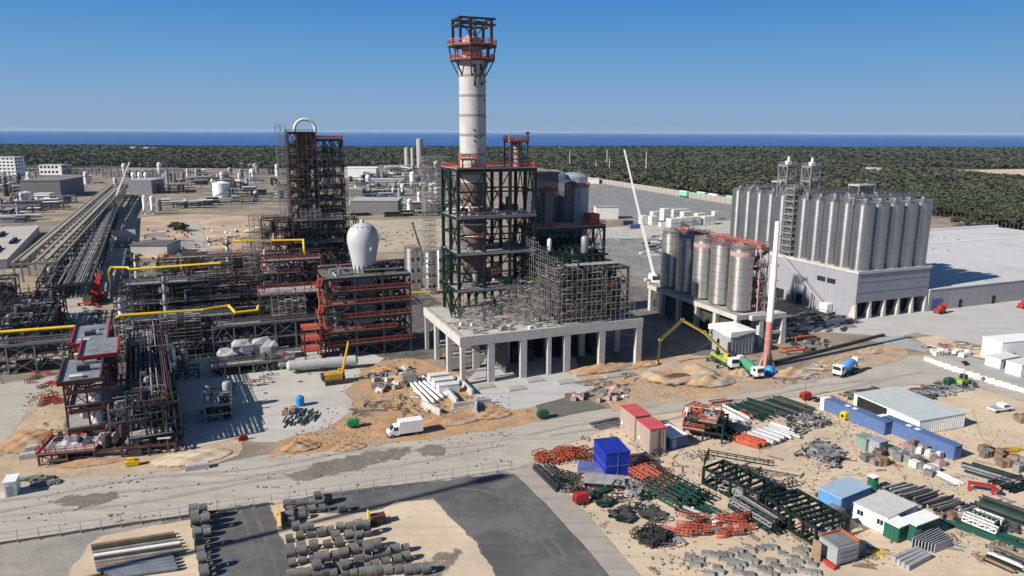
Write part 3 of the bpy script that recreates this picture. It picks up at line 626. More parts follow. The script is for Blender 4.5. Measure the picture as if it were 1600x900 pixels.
for z, r in ((zl, 5.7), (zu, 6.2)):
    m = MB(); o = octa(r, z, 0); ii = octa(R_ + .1 if z == zl else 2.6, z, 0)
    m.add(o + ii + [(x, y, q + .35) for x, y, q in o] + [(x, y, q + .35) for x, y, q in ii], [(i, (i + 1) % 8, (i + 1) % 8 + 8, i + 8) for i in range(8)] + [(i + 16, i + 24, (i + 1) % 8 + 24, (i + 1) % 8 + 16) for i in range(8)] + [(i, i + 16, (i + 1) % 8 + 16, (i + 1) % 8) for i in range(8)])
    m.build('platform', DKST, t)
    MB().rail([(x, y, z + .35) for x, y, q in o], 1.3, .13, 1.0, closed=True).build('railing', ORNG, t)
m = MB()
for i, (x, y, z) in enumerate(octa(5.4, zl, 0)):
    m.bar((x, y, zl + .3), (x * 1.08, y * 1.08, zu), .32); m.bar((x * .63, y * .63, zl - 3.6), (x, y, zl), .3)
m.build('platform_strut', DKST, t)
m = MB(); q = 4.1; qs = [(-q, -q * .75), (q, -q * .75), (q, q * .75), (-q, q * .75), (-q * .35, -q * .75), (q * .45, q * .75)]
for x, y in qs: m.box(x - .3, y - .3, zu + .3, x + .3, y + .3, zt)
for z in (zt, zt - 1.4):
    for s_ in (-1, 1): m.box(-q - .4, s_ * q * .75 - .28, z - .5, q + 1.1, s_ * q * .75 + .28, z); m.box(s_ * q - .28, -q * .75, z - .48, s_ * q + .28, q * .75, z - .02)
m.bar((-q, -q * .75, zt - 1.5), (-q * .35, -q * .75, zt - 4), .2); m.bar((q, q * .75, zt - 1.5), (q * .45, q * .75, zt - 4), .2)
m.build('top_cage', M('black_steel', (0.035, 0.03, 0.035), .6), t)
m = MB().lathe([(R_ * .75, zl), (R_ * .75, zu + 1.8), (1.6, zu + 2.6)], 24); m.build('flue_tip', PINKV, t, smooth=True)
m = MB()
for k in range(6): m.lathe([(1.1, zu + 2.6 + k * .8), (1.25, zu + 2.7 + k * .8), (1.1, zu + 2.8 + k * .8)], 16, caps=False)
m.build('spiral_cage', GALV, t)
rr2 = random.Random(2); m = MB()
for k in range(12):
    a = rad(rr2.uniform(200, 330)); z = rr2.uniform(52, zl - 4); m.cbox(R_ * math.cos(a), R_ * math.sin(a), z, .35, .35, .35)
m.build('lifting_lug', DKST, t)
for a in (-100, -70):
    m = MB(); ca, sa = math.cos(rad(a)), math.sin(rad(a)); m.tube((R_ * ca, R_ * sa, zl - 1), (4.4 * ca, 4.4 * sa, zl - 5.2), .35, 8); m.tube((4.4 * ca, 4.4 * sa, zl - 5.2), (R_ * ca, R_ * sa, zl - 6), .3, 8); m.build('bracket', DKST, t)
# ------------------------------------------------------------------ boiler block in scaffolding on the table
rr = random.Random(31)
BA, BB, BLA, BLB = 77.0, 160.5, 22.5, 21.0
t = thing('boiler_house', 'dark green boiler steel frame wrapped in scaffolding beside the tower', 'boiler', gr(BA, BB))
steelwork(t, BLA - 3, BLB - 2, [PZ + .2, 17, 22, 26], 3, 3, DKST, rr, col=.5, beam=.4, brace=.4, decks={2: (.1, .1, 1, 1), 3: (.15, .25, 1, 1)}, x0=1.5, y0=1.5)
MB().box(3, 3, PZ + .3, BLA - 2.5, BLB - 2, 21).build('casing', DKST, t)
MB().add([(2, 3, 21.2), (BLA - 3, 3, 21.2), (BLA - 3, BLB, 30), (2, BLB, 30), (2, 3, 22.2), (BLA - 3, 3, 22.2), (BLA - 3, BLB, 31), (2, BLB, 31)], [(3, 2, 1, 0), (4, 5, 6, 7), (0, 1, 5, 4), (1, 2, 6, 5), (2, 3, 7, 6), (3, 0, 4, 7)]).build('sloping_roof', GREEN, t)
m = MB()
for k in range(9): m.bar((2 + k * 2, 2, 22.6), (2 + k * 2, BLB, 31.5), .35)
for k in range(8): m.bar((2, 3 + k * 2.2, 23 + k * 1.13), (BLA - 2, 3 + k * 2.2, 23 + k * 1.13), .3)
m.build('roof_girder', GREEN, t)
vessels(t, rr, BLA - 4, 5, [26, 28], 6, [GALV, GREEN, DIRTYW], 2, 12); pipework(t, rr, BLA - 3, BLB - 3, [22, 24, 27], 22, [GALV, DKST, GREEN, RUST], x0=1, y0=3)
for x, z in ((14.2, 21.2), (12.8, 16.6)): MB().box(x, .2, z, x + 2.2, .4, z + 1.5).rail([(x - .5, .1, z), (x + 2.8, .1, z)], 1.2, .12, .8).build('orange_screen', SAFETY, t)
t = thing('scaffolding', 'dense pale tube scaffolding round the boiler at the end of the concrete table', 'scaffold', gr(BA, BB))
scaffold(t, rr, -.5, -.8, BLA, BLB + 2, PZ + .2, 20, 1.45, 1.65, .06, .5, htop=lambda i, j: max(6, min(12, 10 - i // 5 + j // 4 - (i * 7 + j * 3) % 3 // 2)), inner=False)
for k in range(14): x = rr.uniform(0, BLA - 3); z = PZ + 2 + rr.randrange(6) * 1.9; MB().box(x, -.75, z, x + rr.uniform(1.5, 3.4), -.1, z + .12).build('plank_deck', PLANK, t)
t = thing('scaffolding', 'low stepped tube scaffolding on the deck beside the boiler block', 'scaffold', gr(67.0, 163.5))
scaffold(t, rr, 0, 0, 9.4, 13, PZ + .2, 10, 1.7, 1.8, .06, .5, htop=lambda i, j: max(1, min(5, int(1.2 + i * .35 + j * .35))))
t = thing('scaffolding', 'low pale scaffolding standing at the foot of the green tower', 'scaffold', gr(55.5, 164.5))
scaffold(t, rr, 0, 0, 8.5, 9, PZ + .2, 8, 1.7, 1.8, .06, .45, htop=lambda i, j: max(1, min(4, 1 + j // 2)))
# materials lying on the table
ri = random.Random(8)
for k in range(46):
    a, b = PA + ri.uniform(1.5, 26), PB + ri.uniform(1.3, 15)
    m = MB(); q = ri.random()
    if q < .45: m.cbox(0, 0, .16, ri.uniform(1.2, 3), ri.uniform(.3, .9), ri.uniform(.15, .35)); nm, ma, ct, lb_ = 'plank', PLANK, 'plank', 'short plank lying on the deck of the concrete table'
    elif q < .75: m.cbox(0, 0, .4, ri.uniform(.8, 1.4), ri.uniform(.7, 1.1), .8).cbox(0, 0, .85, .5, .4, .1); nm, ma, ct, lb_ = 'crate', ri.choice([DIRTYW, PLANK, GREYH]), 'crate', 'small crate set down on the deck of the concrete table'
    else: m.tube((-ri.uniform(1, 2), 0, .15), (1.5, 0, .15), .14, 8); nm, ma, ct, lb_ = 'scaffold_pole', SCAF, 'pole', 'loose scaffold pole lying on the deck of the concrete table'
    tag(m.build(nm, ma, None, gr(a, b, PZ + .0), TH + ri.uniform(-.4, .4)), lb_, ct, nm.replace('_', ' ') + 's lying on the concrete table')
# ------------------------------------------------------------------ upper vessel deck to the right of the tower
rr = random.Random(41)
UA, UB = 79.0, 181.5
uz = zrow(gr(UA + 8, UB), 356)
t = thing('vessel_deck', 'dark steel deck with an orange railing carrying grey vessels behind the boiler', 'platform', gr(UA, UB))
steelwork(t, 22.5, 13, [0, PZ, 20, 26, uz], 3, 2, DKST, rr, col=.6, beam=.5, brace=.7, decks={3: True, 4: True}, rails={4}, railmat=ORNG)
pipework(t, rr, 22, 12, [13, 20, 26], 22, PIPEM); vessels(t, rr, 22, 12, [20.2, 26.2], 9, [GALV, DKST, VESS])
MB().box(19, 2, uz + .2, 22, 6, uz + 3.2).build('orange_cabin', ORNG, t)
PURP = M('purple_grey_steel', (0.11, 0.105, 0.12), .5, .3, var=.15, bands=('Z', 2.4, .25))
def vert(name, label, p, r, z0, z1, mat, capz=.8, cage=None):
    t = thing(name, label, 'vessel', (p[0], p[1], 0))
    MB().lathe([(r, z0), (r, z1), (r * .7, z1 + capz * .7), (r * .2, z1 + capz)], 28).build('shell', mat, t, smooth=True)
    if cage: MB().rail([((r + .3) * math.cos(k * .785), (r + .3) * math.sin(k * .785), z1 - .3) for k in range(8)], 1.2, .1, 1, closed=True).build('railing', cage, t)
    MB().lathe([(r + .12, z0 + (z1 - z0) * .5), (r + .12, z0 + (z1 - z0) * .5 + .3)], 28, caps=False).build('stiffener_ring', mat, t)
    MB().bar((-r * .6, -r * .85, z0), (-r * .6, -r * .85, z1), .12).bar((-r * .4, -r * .95, z0), (-r * .4, -r * .95, z1), .12).build('ladder', GALV, t)
    return t
p = gb(854, UB + 4, uz); vert('vessel', 'slim dark grey vessel with a small orange gangway on the railed deck', p, 1.9, uz + .2, zrow(p, 298), PURP, 1.0, ORNG)
p = gb(846, UB + 14, uz); zq = zrow(p, 271)
t = thing('duct_casing', 'tall dark flat-sided steel casing standing behind the slim grey vessel', 'duct', (p.x, p.y, 0))
MB().box(-4.2, -2.5, 20, 4.2, 3, zq).build('casing', PURP, t); MB().box(-4.6, -2.9, zq, 4.6, 3.4, zq + .5).build('cap', DKST, t)
m = MB()
for z in range(24, int(zq), 4): m.box(-4.35, -2.65, z, 4.35, 3.15, z + .35)
m.build('stiffener', PURP, t)
p = gb(884, UB + 12, uz); vert('vessel', 'broad dark vessel in the middle of the group behind the orange railing', p, 3.0, 20, zrow(p, 285), PURP)
p = gb(905, UB + 10, uz); vert('vessel', 'pale grey vessel with a pink collar at the end of the railed deck', p, 2.6, 20, zrow(p, 290), VESS, .8, ORNG)
p = gb(893, UB + 32, uz); vert('vessel', 'large pale vessel with ribbed top partly hidden behind the railed deck vessels', p, 5.0, 0, zrow(p, 276), CLAD, 1.4, None)
p = gb(866, UB + 30, uz); vert('vessel', 'second pale ribbed vessel hidden behind the dark flat-sided casing', p, 3.4, 0, zrow(p, 272), CLAD, 1.4, None)
# ------------------------------------------------------------------ reactor building with orange stairs and the white egg
rr = random.Random(51)
q = at(515, 562); ra, rb = q.dot(EX), q.dot(EY)
RL, RW = 22.5, 13.5
zrt = zrow(q, 436)
zs = [0] + [zrt * k / 6 for k in range(1, 7)]
t = thing('reactor_building', 'open steel reactor building with orange railed floors and a zigzag orange stair', 'building', q)
steelwork(t, RL, RW, zs, 3, 2, DKST, rr, col=.5, beam=.4, brace=.45, decks={1: (0, 0, 1, .7), 2: (0, 0, .8, .5), 3: (.2, 0, 1, .6), 4: (0, 0, 1, .45), 5: (.1, 0, 1, .6), 6: (0, 0, 1, 1)}, rails={1, 2, 3, 4, 5}, railmat=ORNG, deckmat=M('dark_grating', (0.13, 0.125, 0.12), .8, var=.3, scale=.9))
MB().rail([(0, RW, zrt + .1), (RL, RW, zrt + .1), (RL, RW * .6, zrt + .1)], 1.1, .12).build('railing', ORNG, t)
for k in range(6):
    z0_, z1_ = zs[k], zs[k + 1]
    stair(t, -1.0, 1.2 + (0 if k % 2 == 0 else 6), z0_, z1_, 6 if k % 2 == 0 else -6, ORNG, 1.3)
    MB().box(-1.9, -1 if k % 2 else 7, z1_, 0, 1.2 if k % 2 else 9, z1_ + .12).rail([(-1.9, -1 if k % 2 else 7, z1_), (-1.9, 1.2 if k % 2 else 9, z1_)], 1.1, .12, 1).build('stair_landing', ORNG, t)
for k in (0, 1, 2): MB().box(-6.5, -1, zs[k + 1] * .8, -2, 6, zs[k + 1] * .8 + .15).rail([(-6.5, -1, zs[k + 1] * .8), (-2, -1, zs[k + 1] * .8)], 1.1, .12, 1).build('side_platform', ORNG, t)
for x in (-6.3, -2.2):
    for y in (-.8, 5.8): MB().box(x - .2, y - .2, 0, x + .2, y + .2, zs[3] * .8).build('side_column', RUST, t)
vessels(t, rr, RL, RW * .5, zs[6:7], 5, [GALV, DKST]); pipework(t, rr, RL, RW, zs[6:7], 14, PIPEM); vessels(t, rr, RL, RW, zs[:5], 14, [GALV, DKST, PINKV, VESS]); pipework(t, rr, RL, RW, zs[:5], 26, PIPEM)
p = gb(569, rb + 6.5, zrt); ez = zrow(p, 348)
t = thing('reactor_vessel', 'pale grey egg-shaped vessel swelling above the roof of the reactor building', 'vessel', (p.x, p.y, 0))
EGG = M('egg_shell', (0.43, 0.45, 0.47), 0.5, 0.0, var=0.05)
hh = ez - zrt
MB().lathe([(2.7, 8), (2.7, zrt), (2.9, zrt + hh * .05), (3.15, zrt + hh * .18), (3.6, zrt + hh * .36), (4.05, zrt + hh * .52), (4.28, zrt + hh * .64), (4.28, zrt + hh * .7), (4.12, zrt + hh * .78), (3.75, zrt + hh * .855), (3.1, zrt + hh * .92), (2.1, zrt + hh * .968), (1.0, zrt + hh * .993), (.4, ez)], 48).build('shell', EGG, t, smooth=True)
m = MB()
for k in range(14): a = k * .449; m.cbox(3.0 * math.cos(a), 3.0 * math.sin(a), zrt + hh * .935, .22, .22, .35)
m.build('head_lug', GALV, t); MB().tube((0, 0, ez - .3), (0, 0, ez + 1.0), .5, 12).build('top_nozzle', EGG, t); MB().tube((1.6, -3.3, zrt + hh * .5), (1.9, -4.0, zrt + hh * .5), .75, 16).build('manway', EGG, t)
m = MB()
for z in (zrt * .55, zrt * .8): m.lathe([(2.5, z), (2.5, z + 1.4)], 24, caps=False)
m.build('lower_band', CLAD, t)
for k in range(6): 
    a = rad(-150 + k * 24); MB().bar((3.2 * math.cos(a), 3.2 * math.sin(a), zrt), (3.0 * math.cos(a), 3.0 * math.sin(a), zrt + hh * .2), .25).build('support_leg', DKST, t)
# ------------------------------------------------------------------ tall distillation structure with the white pipe arch
rr = random.Random(61)
q = at(462, 425); ta, tb = q.dot(EX), q.dot(EY)
def ext(p, px0, px1): 
    k = (Vector((p[0], p[1], 0)) - Vector((0, 0, H))).dot(cf_); return (px1 - px0) * k / F
wl, wr = ext(q, 457, 497), ext(q, 497, 536)
z1, z2 = zrow(q, 207), zrow(q, 218)
t = thing('column_structure', 'tallest dark rusty steel structure full of pipes under the white pipe arch', 'tower', q)
zs = [z1 * k / 12 for k in range(13)]
steelwork(t, wl, 10, zs, 3, 2, RUST, rr, col=.45, beam=.45, brace=.7, brt=.3, decks={k: (0, 0, 1, 1) if k in (3, 6, 12) else (0, 0, .7, 1) for k in range(2, 13)}, deckmat=DKST, rails=set(range(2, 13)), railmat=RUST)
MB().lathe([(2.4, 5), (2.4, z1 - 3), (1.6, z1 - 1.6), (.4, z1 - 1)], 24, wl * .6, 5).build('column_vessel', M('dark_vessel', (0.07, 0.065, 0.065), .6, var=.3), t, smooth=True)
MB().box(wl * .35, .5, z1 - 9, wl * .95, 7, z1).build('duct_box', DKST, t)
pipework(t, rr, wl, 10, zs[:12], 90, [RUST, DKST, GALV, DKST, PINKV, DKST], .08, .35); vessels(t, rr, wl, 10, zs[1:11], 34, [PINKV, GALV, DKST, DKST, DIRTYW, ORNG])
t = thing('column_structure', 'second dark steel structure with a red railed roof beside the white pipe arch', 'tower', q + EX * (wl + .6) + EY * .5)
zs = [z2 * k / 11 for k in range(12)]
steelwork(t, wr, 10, zs, 3, 2, DKST, rr, col=.45, beam=.45, brace=.7, brt=.3, decks={k: (0, 0, .8, 1) for k in range(2, 12)}, deckmat=DKST, rails={3, 6, 8, 9, 11}, railmat=RUST)
MB().box(-.3, -.4, z2 + .1, wr + .3, 10, z2 + .3).rail([(-.3, -.4, z2 + .2), (wr, -.4, z2 + .2), (wr, 10, z2 + .2)], 1.4, .16, 1).build('roof_railing', ORNG, t)
pipework(t, rr, wr, 10, zs[:11], 55, [DKST, GALV, DKST, RUST, PINKV], .12, .45); vessels(t, rr, wr, 10, zs[1:10], 28, [DKST, GALV, PINKV, DKST])
t = thing('pipe_arch', 'big white pipe bent into an arch on top of the tallest rusty structure', 'pipe', q + EX * (wl * .66) + EY * 2)
ar = ext(q, 464, 497) / 2 - .3; m = MB(); pts = [(ar * math.cos(rad(a)), 0, z1 + 1.1 + ar * math.sin(rad(a))) for a in range(-20, 201, 11)]
m.path(pts, .62, 12).build('bend', WHITE, t, smooth=True); MB().tube((pts[0][0], 0, z1 - 3), pts[0], .6, 12).tube((pts[-1][0], 0, z1 - 3), pts[-1], .6, 12).build('riser', WHITE, t, smooth=True)
t = thing('scaffolding', 'slender tall scaffold tower clinging to the rusty structure near the white arch', 'scaffold', q - EX * 4.6)
scaffold(t, rr, 0, 1, 4.2, 5, 0, z1 + 2, 2.1, 2.2, .1, .5)
for k, (dx, l_, zz) in enumerate(((-.8, wl + 1.2, z1 - 1), (wl + .2, wr + 1.6, z2 - 2))):
    t = thing('scaffolding', 'dark scaffold shell wrapped round the tallest rusty structure' if k == 0 else 'dark scaffold shell wrapped round the red-roofed tall structure', 'scaffold', q + EX * dx - EY * 1.6)
    scaffold(t, random.Random(640 + k), 0, 0, l_, 13, 0, zz, 2.1, 2.1, .09, .45, inner=False, mt=M('dull_scaffold', (0.14, 0.13, 0.12), .7, var=.3), htop=lambda i, j, n=round(zz / 2.1): n - (i * 5 + j * 3) % 4)
# lower skirts of steelwork round its foot
RZ = rad(27)
def unit(label, px, py, la, lb, zs, na, nb, mat, seed, npipe, nves, rails=None, railmat=ORNG, decks=None, rz=TH, name='process_rack', brace=.4, deckmat=None, pm=None, col=.34, top=True, scaf=0):
    rr = random.Random(seed); t = thing(name, label, 'pipe rack' if 'rack' in name else 'steel structure', at(px, py), rz)
    if decks is None:
        decks = {}
        for k in range(1, len(zs)): y0_ = rr.choice([0, 0, .55, .7]); decks[k] = (rr.uniform(0, .1), y0_, rr.uniform(.5, 1), y0_ + rr.uniform(.18, .3))
    steelwork(t, la, lb, zs, na, nb, mat, rr, col=col, beam=.28, brace=brace, brt=.15, decks=decks, rails=rails if rails is not None else set(), railmat=railmat, deckmat=deckmat)
    pipework(t, rr, la, lb, zs[:-1], int(npipe * .5), pm or PIPEM, .1, .34); pipework(t, rr, la, lb, zs[:-1] + (zs[-2:] if top else []), int(npipe * 1.1), pm or PIPEM, .05, .16)
    vessels(t, rr, la, lb, zs[:-1], nves, [DKST, DKST, VESS, GALV, DKST, RUST, DKST])
    for k in range(nves // 2):                  # cable trays, valve stands and junction boxes
        z = rr.choice(zs[1:] if top else zs[1:-1] or zs[:1]); x, y = rr.uniform(0, la), rr.uniform(0, lb)
        if rr.random() < .5: MB().box(x, y, z + .9, min(la, x + rr.uniform(2, 9)), y + .5, z + 1.02).build('cable_tray', rr.choice([GALV, DKST, DIRTYW]), t)
        else: MB().box(x, y, z, x + .12, y + .12, z + 1.5).box(x - .3, y - .2, z + 1.1, x + .4, y + .3, z + 1.9).build('junction_box', rr.choice([DIRTYW, GALV, DKST, ORNG]), t)
    for k in range(int(la * lb / 34) + 2):      # enclosed equipment filling the bays
        z = rr.choice(zs[:-1]); x, y = rr.uniform(0, la - 2), rr.uniform(.5, max(.8, lb - 2)); a_, b_, c_ = rr.uniform(1.5, 4.5), rr.uniform(1.2, 3), rr.uniform(1.2, 2.8)
        MB().box(x, y, z + .15, min(la, x + a_), min(lb, y + b_), z + .15 + c_).box(x + .3, y + .3, z + .15 + c_, x + a_ * .5, y + b_ * .5, z + .5 + c_).build('equipment_cabinet', rr.choice([DKST, DKST, BLACK, GREYP, RUST]), t)
    if top:
        for k in range(int(la * lb / 26)): x, y = rr.uniform(0, la), rr.uniform(0, lb); MB().bar((x, y, zs[-1]), (x, y, zs[-1] + rr.uniform(1, 3.2)), rr.uniform(.1, .2)).build('stub_post', mat, t)
    return t
unit('wide dark lower steelwork filling the foot of the tall rusty structures', 436, 432, 34, 12, [0, 4.5, 9, 13.5, 18, 23], 5, 2, DKST, 71, 60, 40, {3, 5}, GALV, name='process_structure', brace=.6)
unit('red and white low pipe structure on the near side of the tall rusty structures', 415, 440, 12, 8, [0, 5, 10, 15, 20, 25], 2, 1, RUST, 72, 26, 20, {2, 3, 4, 5}, ORNG, name='process_structure', brace=.6)
unit('dark steelwork with red floors between the tall rusty structure and the reactor building', 412, 500, 24, 14, [0, 5, 10, 15, 19], 4, 2, DKST, 73, 56, 34, {3, 4}, ORNG, name='process_structure')
unit('dense dark process rack under the back run of yellow pipe', 182, 512, 50, 12, [0, 3.4, 6.8, 10, 13], 9, 3, DKST, 74, 130, 60, {2, 4}, GALV)
def slimcol(label, px, py, pyt, wpx, mat, cage=None):
    p = at(px, py); k = (p - Vector((0, 0, H))).dot(cf_); r = wpx / 2 * k / F; z = zrow(p, pyt); t = thing('process_column', label, 'column', p)
    MB().lathe([(r, 0), (r, z * .6), (r * .75, z * .64), (r * .75, z - r), (r * .3, z)], 16).build('shell', mat, t, smooth=True)
    for f in (.45, .7, .9): MB().lathe([(r + .9, z * f), (r + .9, z * f + .15)], 12).build('gangway', GRAT if cage is None else cage, t); MB().rail([((r + .85) * math.cos(i * 1.047), (r + .85) * math.sin(i * 1.047), z * f + .15) for i in range(6)], 1.1, .1, 2, closed=True).build('railing', cage or GALV, t)
slimcol('white column with a red gangway over the back yellow pipe', 218, 470, 398, 7, DIRTYW, RUST); slimcol('white column among the red floors near the tall rusty structure', 419, 478, 390, 8, DIRTYW, ORNG)
slimcol('white column beside the grated walkway near the reactor building', 456, 482, 416, 9, DIRTYW, ORNG); slimcol('short white column at the end of the second process rack', 359, 440, 375, 7, DIRTYW, DKST); slimcol('short fat white column at the road end of the dark rack', 193, 520, 465, 9, DIRTYW)
slimcol('dark slim column rising from the middle of the dark racks', 300, 500, 420, 7, DKST, RUST); slimcol('grey column between the two yellow pipe runs', 262, 508, 432, 7, VESS, GALV); slimcol('rust red column behind the swan-neck of the yellow pipe', 372, 492, 424, 8, RUST, RUST)
for k, (px, py, la_, lb_, hh_) in enumerate([(210, 505, 9, 5, 16), (330, 470, 8, 6, 17), (385, 470, 10, 6, 20), (255, 560, 10, 4, 12), (430, 545, 9, 4, 13), (395, 430, 8, 6, 24), (476, 428, 8, 5, 26), (180, 590, 5, 8, 12), (212, 690, 6, 5, 9)]):
    rr = random.Random(500 + k); t = thing('scaffolding', ['grey scaffold tower at the road end of the back rack', 'grey scaffold in the middle of the process racks', 'tall grey scaffold among the red floors', 'low scaffold under the front yellow pipe', 'scaffold beside the wrapped machines', 'high scaffold at the foot of the tall rusty structure', 'high dark scaffold between tall structure and egg vessel', 'scaffold behind the red-edged rack', 'low scaffold at the near end of the shaded rack'][k], 'scaffold', at(px, py), RZ if k > 6 else TH)
    scaffold(t, rr, 0, 0, la_, lb_, 0, hh_, 1.9, 1.9, .07, .45)
unit('second dense dark process rack with red floors in front of the clearing', 250, 470, 46, 12, [0, 5, 9.5, 14], 7, 2, RUST, 75, 80, 50, {2, 3}, ORNG)
unit('long dark pipe rack under the front run of yellow pipe', 188, 566, 54, 7, [0, 3.6, 6.6, 9.2], 10, 1, DKST, 76, 96, 36, {3}, GALV)
unit('low grey pipe rack with open bays in front of the dark process racks', 335, 556, 38, 7, [0, 4, 8], 7, 1, GALV, 77, 60, 24, {2}, GALV)
unit('grey grated walkway structure beside the orange stairs of the reactor building', 412, 540, 17, 9, [0, 4.5, 9, 14.5], 3, 1, DKST, 78, 26, 14, {3}, ORNG, decks={1: (0, 0, 1, 1), 3: (0, 0, 1, 1)})
unit('dark tubular pipe rack running along the shaded edge of the concrete slab', 205, 712, 9, 62, [0, 3.4, 6.6, 9.6], 3, 12, DKST, 79, 150, 34, {3}, GALV, rz=RZ)
unit('grey scaffold-like frame at the near end of the shaded pipe rack', 176, 706, 7, 14, [0, 3, 6, 8.5], 2, 3, GALV, 80, 30, 18, {3}, GALV, rz=RZ)
# the red-edged rack with pale decks along the plant road
p = at(112, 704); zt_ = zrow(p, 600)
t = unit('tall rack with red edge beams and pale grey decks beside the plant road', 112, 704, 7.2, 46, [0, zt_ * .33, zt_ * .66, zt_], 2, 6, RUST, 81, 50, 30, {3}, RED, decks={1: (0, 0, 1, .25), 2: (0, 0, 1, .3)}, rz=RZ, top=False)
for y0_, y1_, dz, dx in ((0, 15, 0, -.8), (12.6, 26, 1.1, 2.0), (27, 44, .2, -.4)):
    if dx > 1: MB().box(2.6, y0_, zt_ - .4, 8.6, y1_, zt_ + 1.0).build('raised_box', DKST, t)
    MB().box(.2 + dx, y0_, zt_ + .1 + dz, 6.8 + dx, y1_, zt_ + .35 + dz).build('deck_panel', M('pale_deck', (0.2, 0.21, 0.225), .5, var=.35, scale=.7), t)
    MB().box(-.2 + dx, y0_, zt_ - .3 + dz, .15 + dx, y1_, zt_ + .8 + dz).box(6.85 + dx, y0_, zt_ - .3 + dz, 7.2 + dx, y1_, zt_ + .8 + dz).box(-.2 + dx, y0_ - .4, zt_ - .3 + dz, 7.2 + dx, y0_ - .02, zt_ + .5 + dz).build('edge_beam', RUST if dz == 0 else RED, t)
for k in range(9): y_ = 1 + k * 4.6; MB().box(1 + (k % 3), y_, zt_ + .4, 3.2 + (k % 3), y_ + 1.4, zt_ + .9 + (k % 2) * .5).build('deck_item', [DIRTYW, DKST, GALV][k % 3], t)
rr = random.Random(9)
for k in range(3):
    MB().box(.3, -.5, zt_ * (k + 1) / 3.6, 9.1, .4, zt_ * (k + 1) / 3.6 + .6).build('gangway', RUST, t)
    MB().lathe([(1.1, zt_ * k / 3.4 + .5), (1.1, zt_ * k / 3.4 + 3)], 16, 4.8, 1.8).build('drum', DIRTYW, t, smooth=True)
t = unit('low red steel frame with white covers lying at the near end of the red-edged rack', 62, 728, 23, 8, [0, 2.2], 5, 1, RUST, 82, 12, 8, {1}, RED, decks={1: (0, 0, .4, 1)}, rz=rad(14), name='process_structure')
rr = random.Random(33)
for (x0_, y0_, l_) in ((2.5, 1.5, 5), (8.5, 1.8, 4)):
    n = 6; m = MB(); vs = [(x0_ + l_ * i / n + rr.uniform(-.1, .1), y0_ + 4.5 * j / n, 2.35 + (0 if i in (0, n) or j in (0, n) else .7 + rr.uniform(-.35, .6))) for j in range(n + 1) for i in range(n + 1)]
    m.add(vs, [(j * 7 + i, j * 7 + i + 1, j * 7 + i + 8, j * 7 + i + 7) for j in range(n) for i in range(n)]); m.build('tarpaulin', PLASTIC, t)
# yellow pipes on the rack tops
def ypipe(label, pts, r=.42):
    P = [at(x, y, z) for x, y, z in pts]; t = thing('yellow_pipe', label, 'pipe', (P[0].x, P[0].y, 0), 0)
    L_ = [p - Vector((P[0].x, P[0].y, 0)) for p in P]; MB().path(L_, r, 10).build('pipe_run', YELL, t, smooth=True)
    for k in range(len(L_) - 1):
        n = max(1, int((L_[k + 1] - L_[k]).length / 9))
        for i in range(n):
            o = L_[k].lerp(L_[k + 1], (i + .5) / n)
            if abs((L_[k + 1] - L_[k]).z) < 1: MB().box(o.x - .2, o.y - .2, max(0, o.z - 3), o.x + .2, o.y + .2, o.z - r).build('pipe_support', DKST, t)
ypipe('bright yellow gas pipe along the back rack dropping at its end', [(173, 441, 5), (170, 424, 13), (174, 418, 13.5), (200, 418, 13.5), (203, 421, 13.5), (345, 411, 15)])
ypipe('yellow gas pipe on the tall steelwork near the white egg vessel', [(365, 377, 20), (474, 375, 20), (477, 412, 13)])
ypipe('yellow gas pipe with a swan-neck bend along the front rack', [(182, 496, 10.2), (190, 493, 10.6), (318, 484, 10.6), (358, 478, 10.6), (368, 489, 10.6), (402, 485, 10.6), (404, 478, 11.5)])
ypipe('yellow gas pipe crossing the plant road at the near corner', [(-40, 524, 9), (0, 519, 9), (118, 510, 9.5)])
ypipe('short yellow pipe lying low by the grey tanks', [(632, 458, 3), (672, 456, 3)], .3)
unit('low grey pipe rack crossing the plant road under a yellow pipe', -30, 590, 24, 8, [0, 4, 7.5], 4, 1, GALV, 83, 40, 8, {2}, GALV)

def longpipes(t, rr, la, lb, z, n, mats, rmin=.12, rmax=.32, axis='y', x0=0.):
    for k in range(n):
        r = rr.uniform(rmin, rmax); x = x0 + (k + .5) / n * (la if axis == 'y' else lb) + rr.uniform(-.15, .15); f0, f1 = (0, 1) if rr.random() < .7 else sorted((rr.uniform(0, .5), rr.uniform(.5, 1)))
        m = MB()
        if axis == 'y': m.tube((x, lb * f0, z + r), (x, lb * f1, z + r), r, 7)
        else: m.tube((la * f0, x, z + r), (la * f1, x, z + r), r, 7)
        m.build('pipe', rr.choice(mats), t, smooth=True)
# ------------------------------------------------------------------ the long pipe bridges on the seaward side
def bridge(label, p0, p1, wd, z, n, seed, mats, fm, hgt=0):
    rr = random.Random(seed); P, Q = at(*p0, z), at(*p1, z); d = Q - P; L_ = d.length; rz = math.atan2(d.y, d.x) - math.pi / 2
    t = thing('pipe_bridge', label, 'pipe bridge', (P.x, P.y, 0), rz); ns = int(L_ / 14)
    for k in range(ns + 1):
        y = L_ * k / ns; m = MB()
        for x in (.5, wd - .5): m.box(x - .35, y - .35, 0, x + .35, y + .35, z - .6)
        m.box(-.3, y - .4, z - .9, wd + .3, y + .4, z - .1); m.build('trestle', fm, t)
    for x in (0, wd * .5, wd): MB().box(x - .35, 0, z - .5, x + .35, L_, z + .35).build('edge_girder', fm, t)
    if hgt:
        for x in (wd * .22, wd * .75): MB().box(x - .8, 0, z + .4, x + .8, L_, z + .4 + hgt).build('cable_tray', fm, t)
    longpipes(t, rr, wd, L_, z, n, mats); return t
BR = M('beige_steel', (0.33, 0.3, 0.25), .8, var=.15)
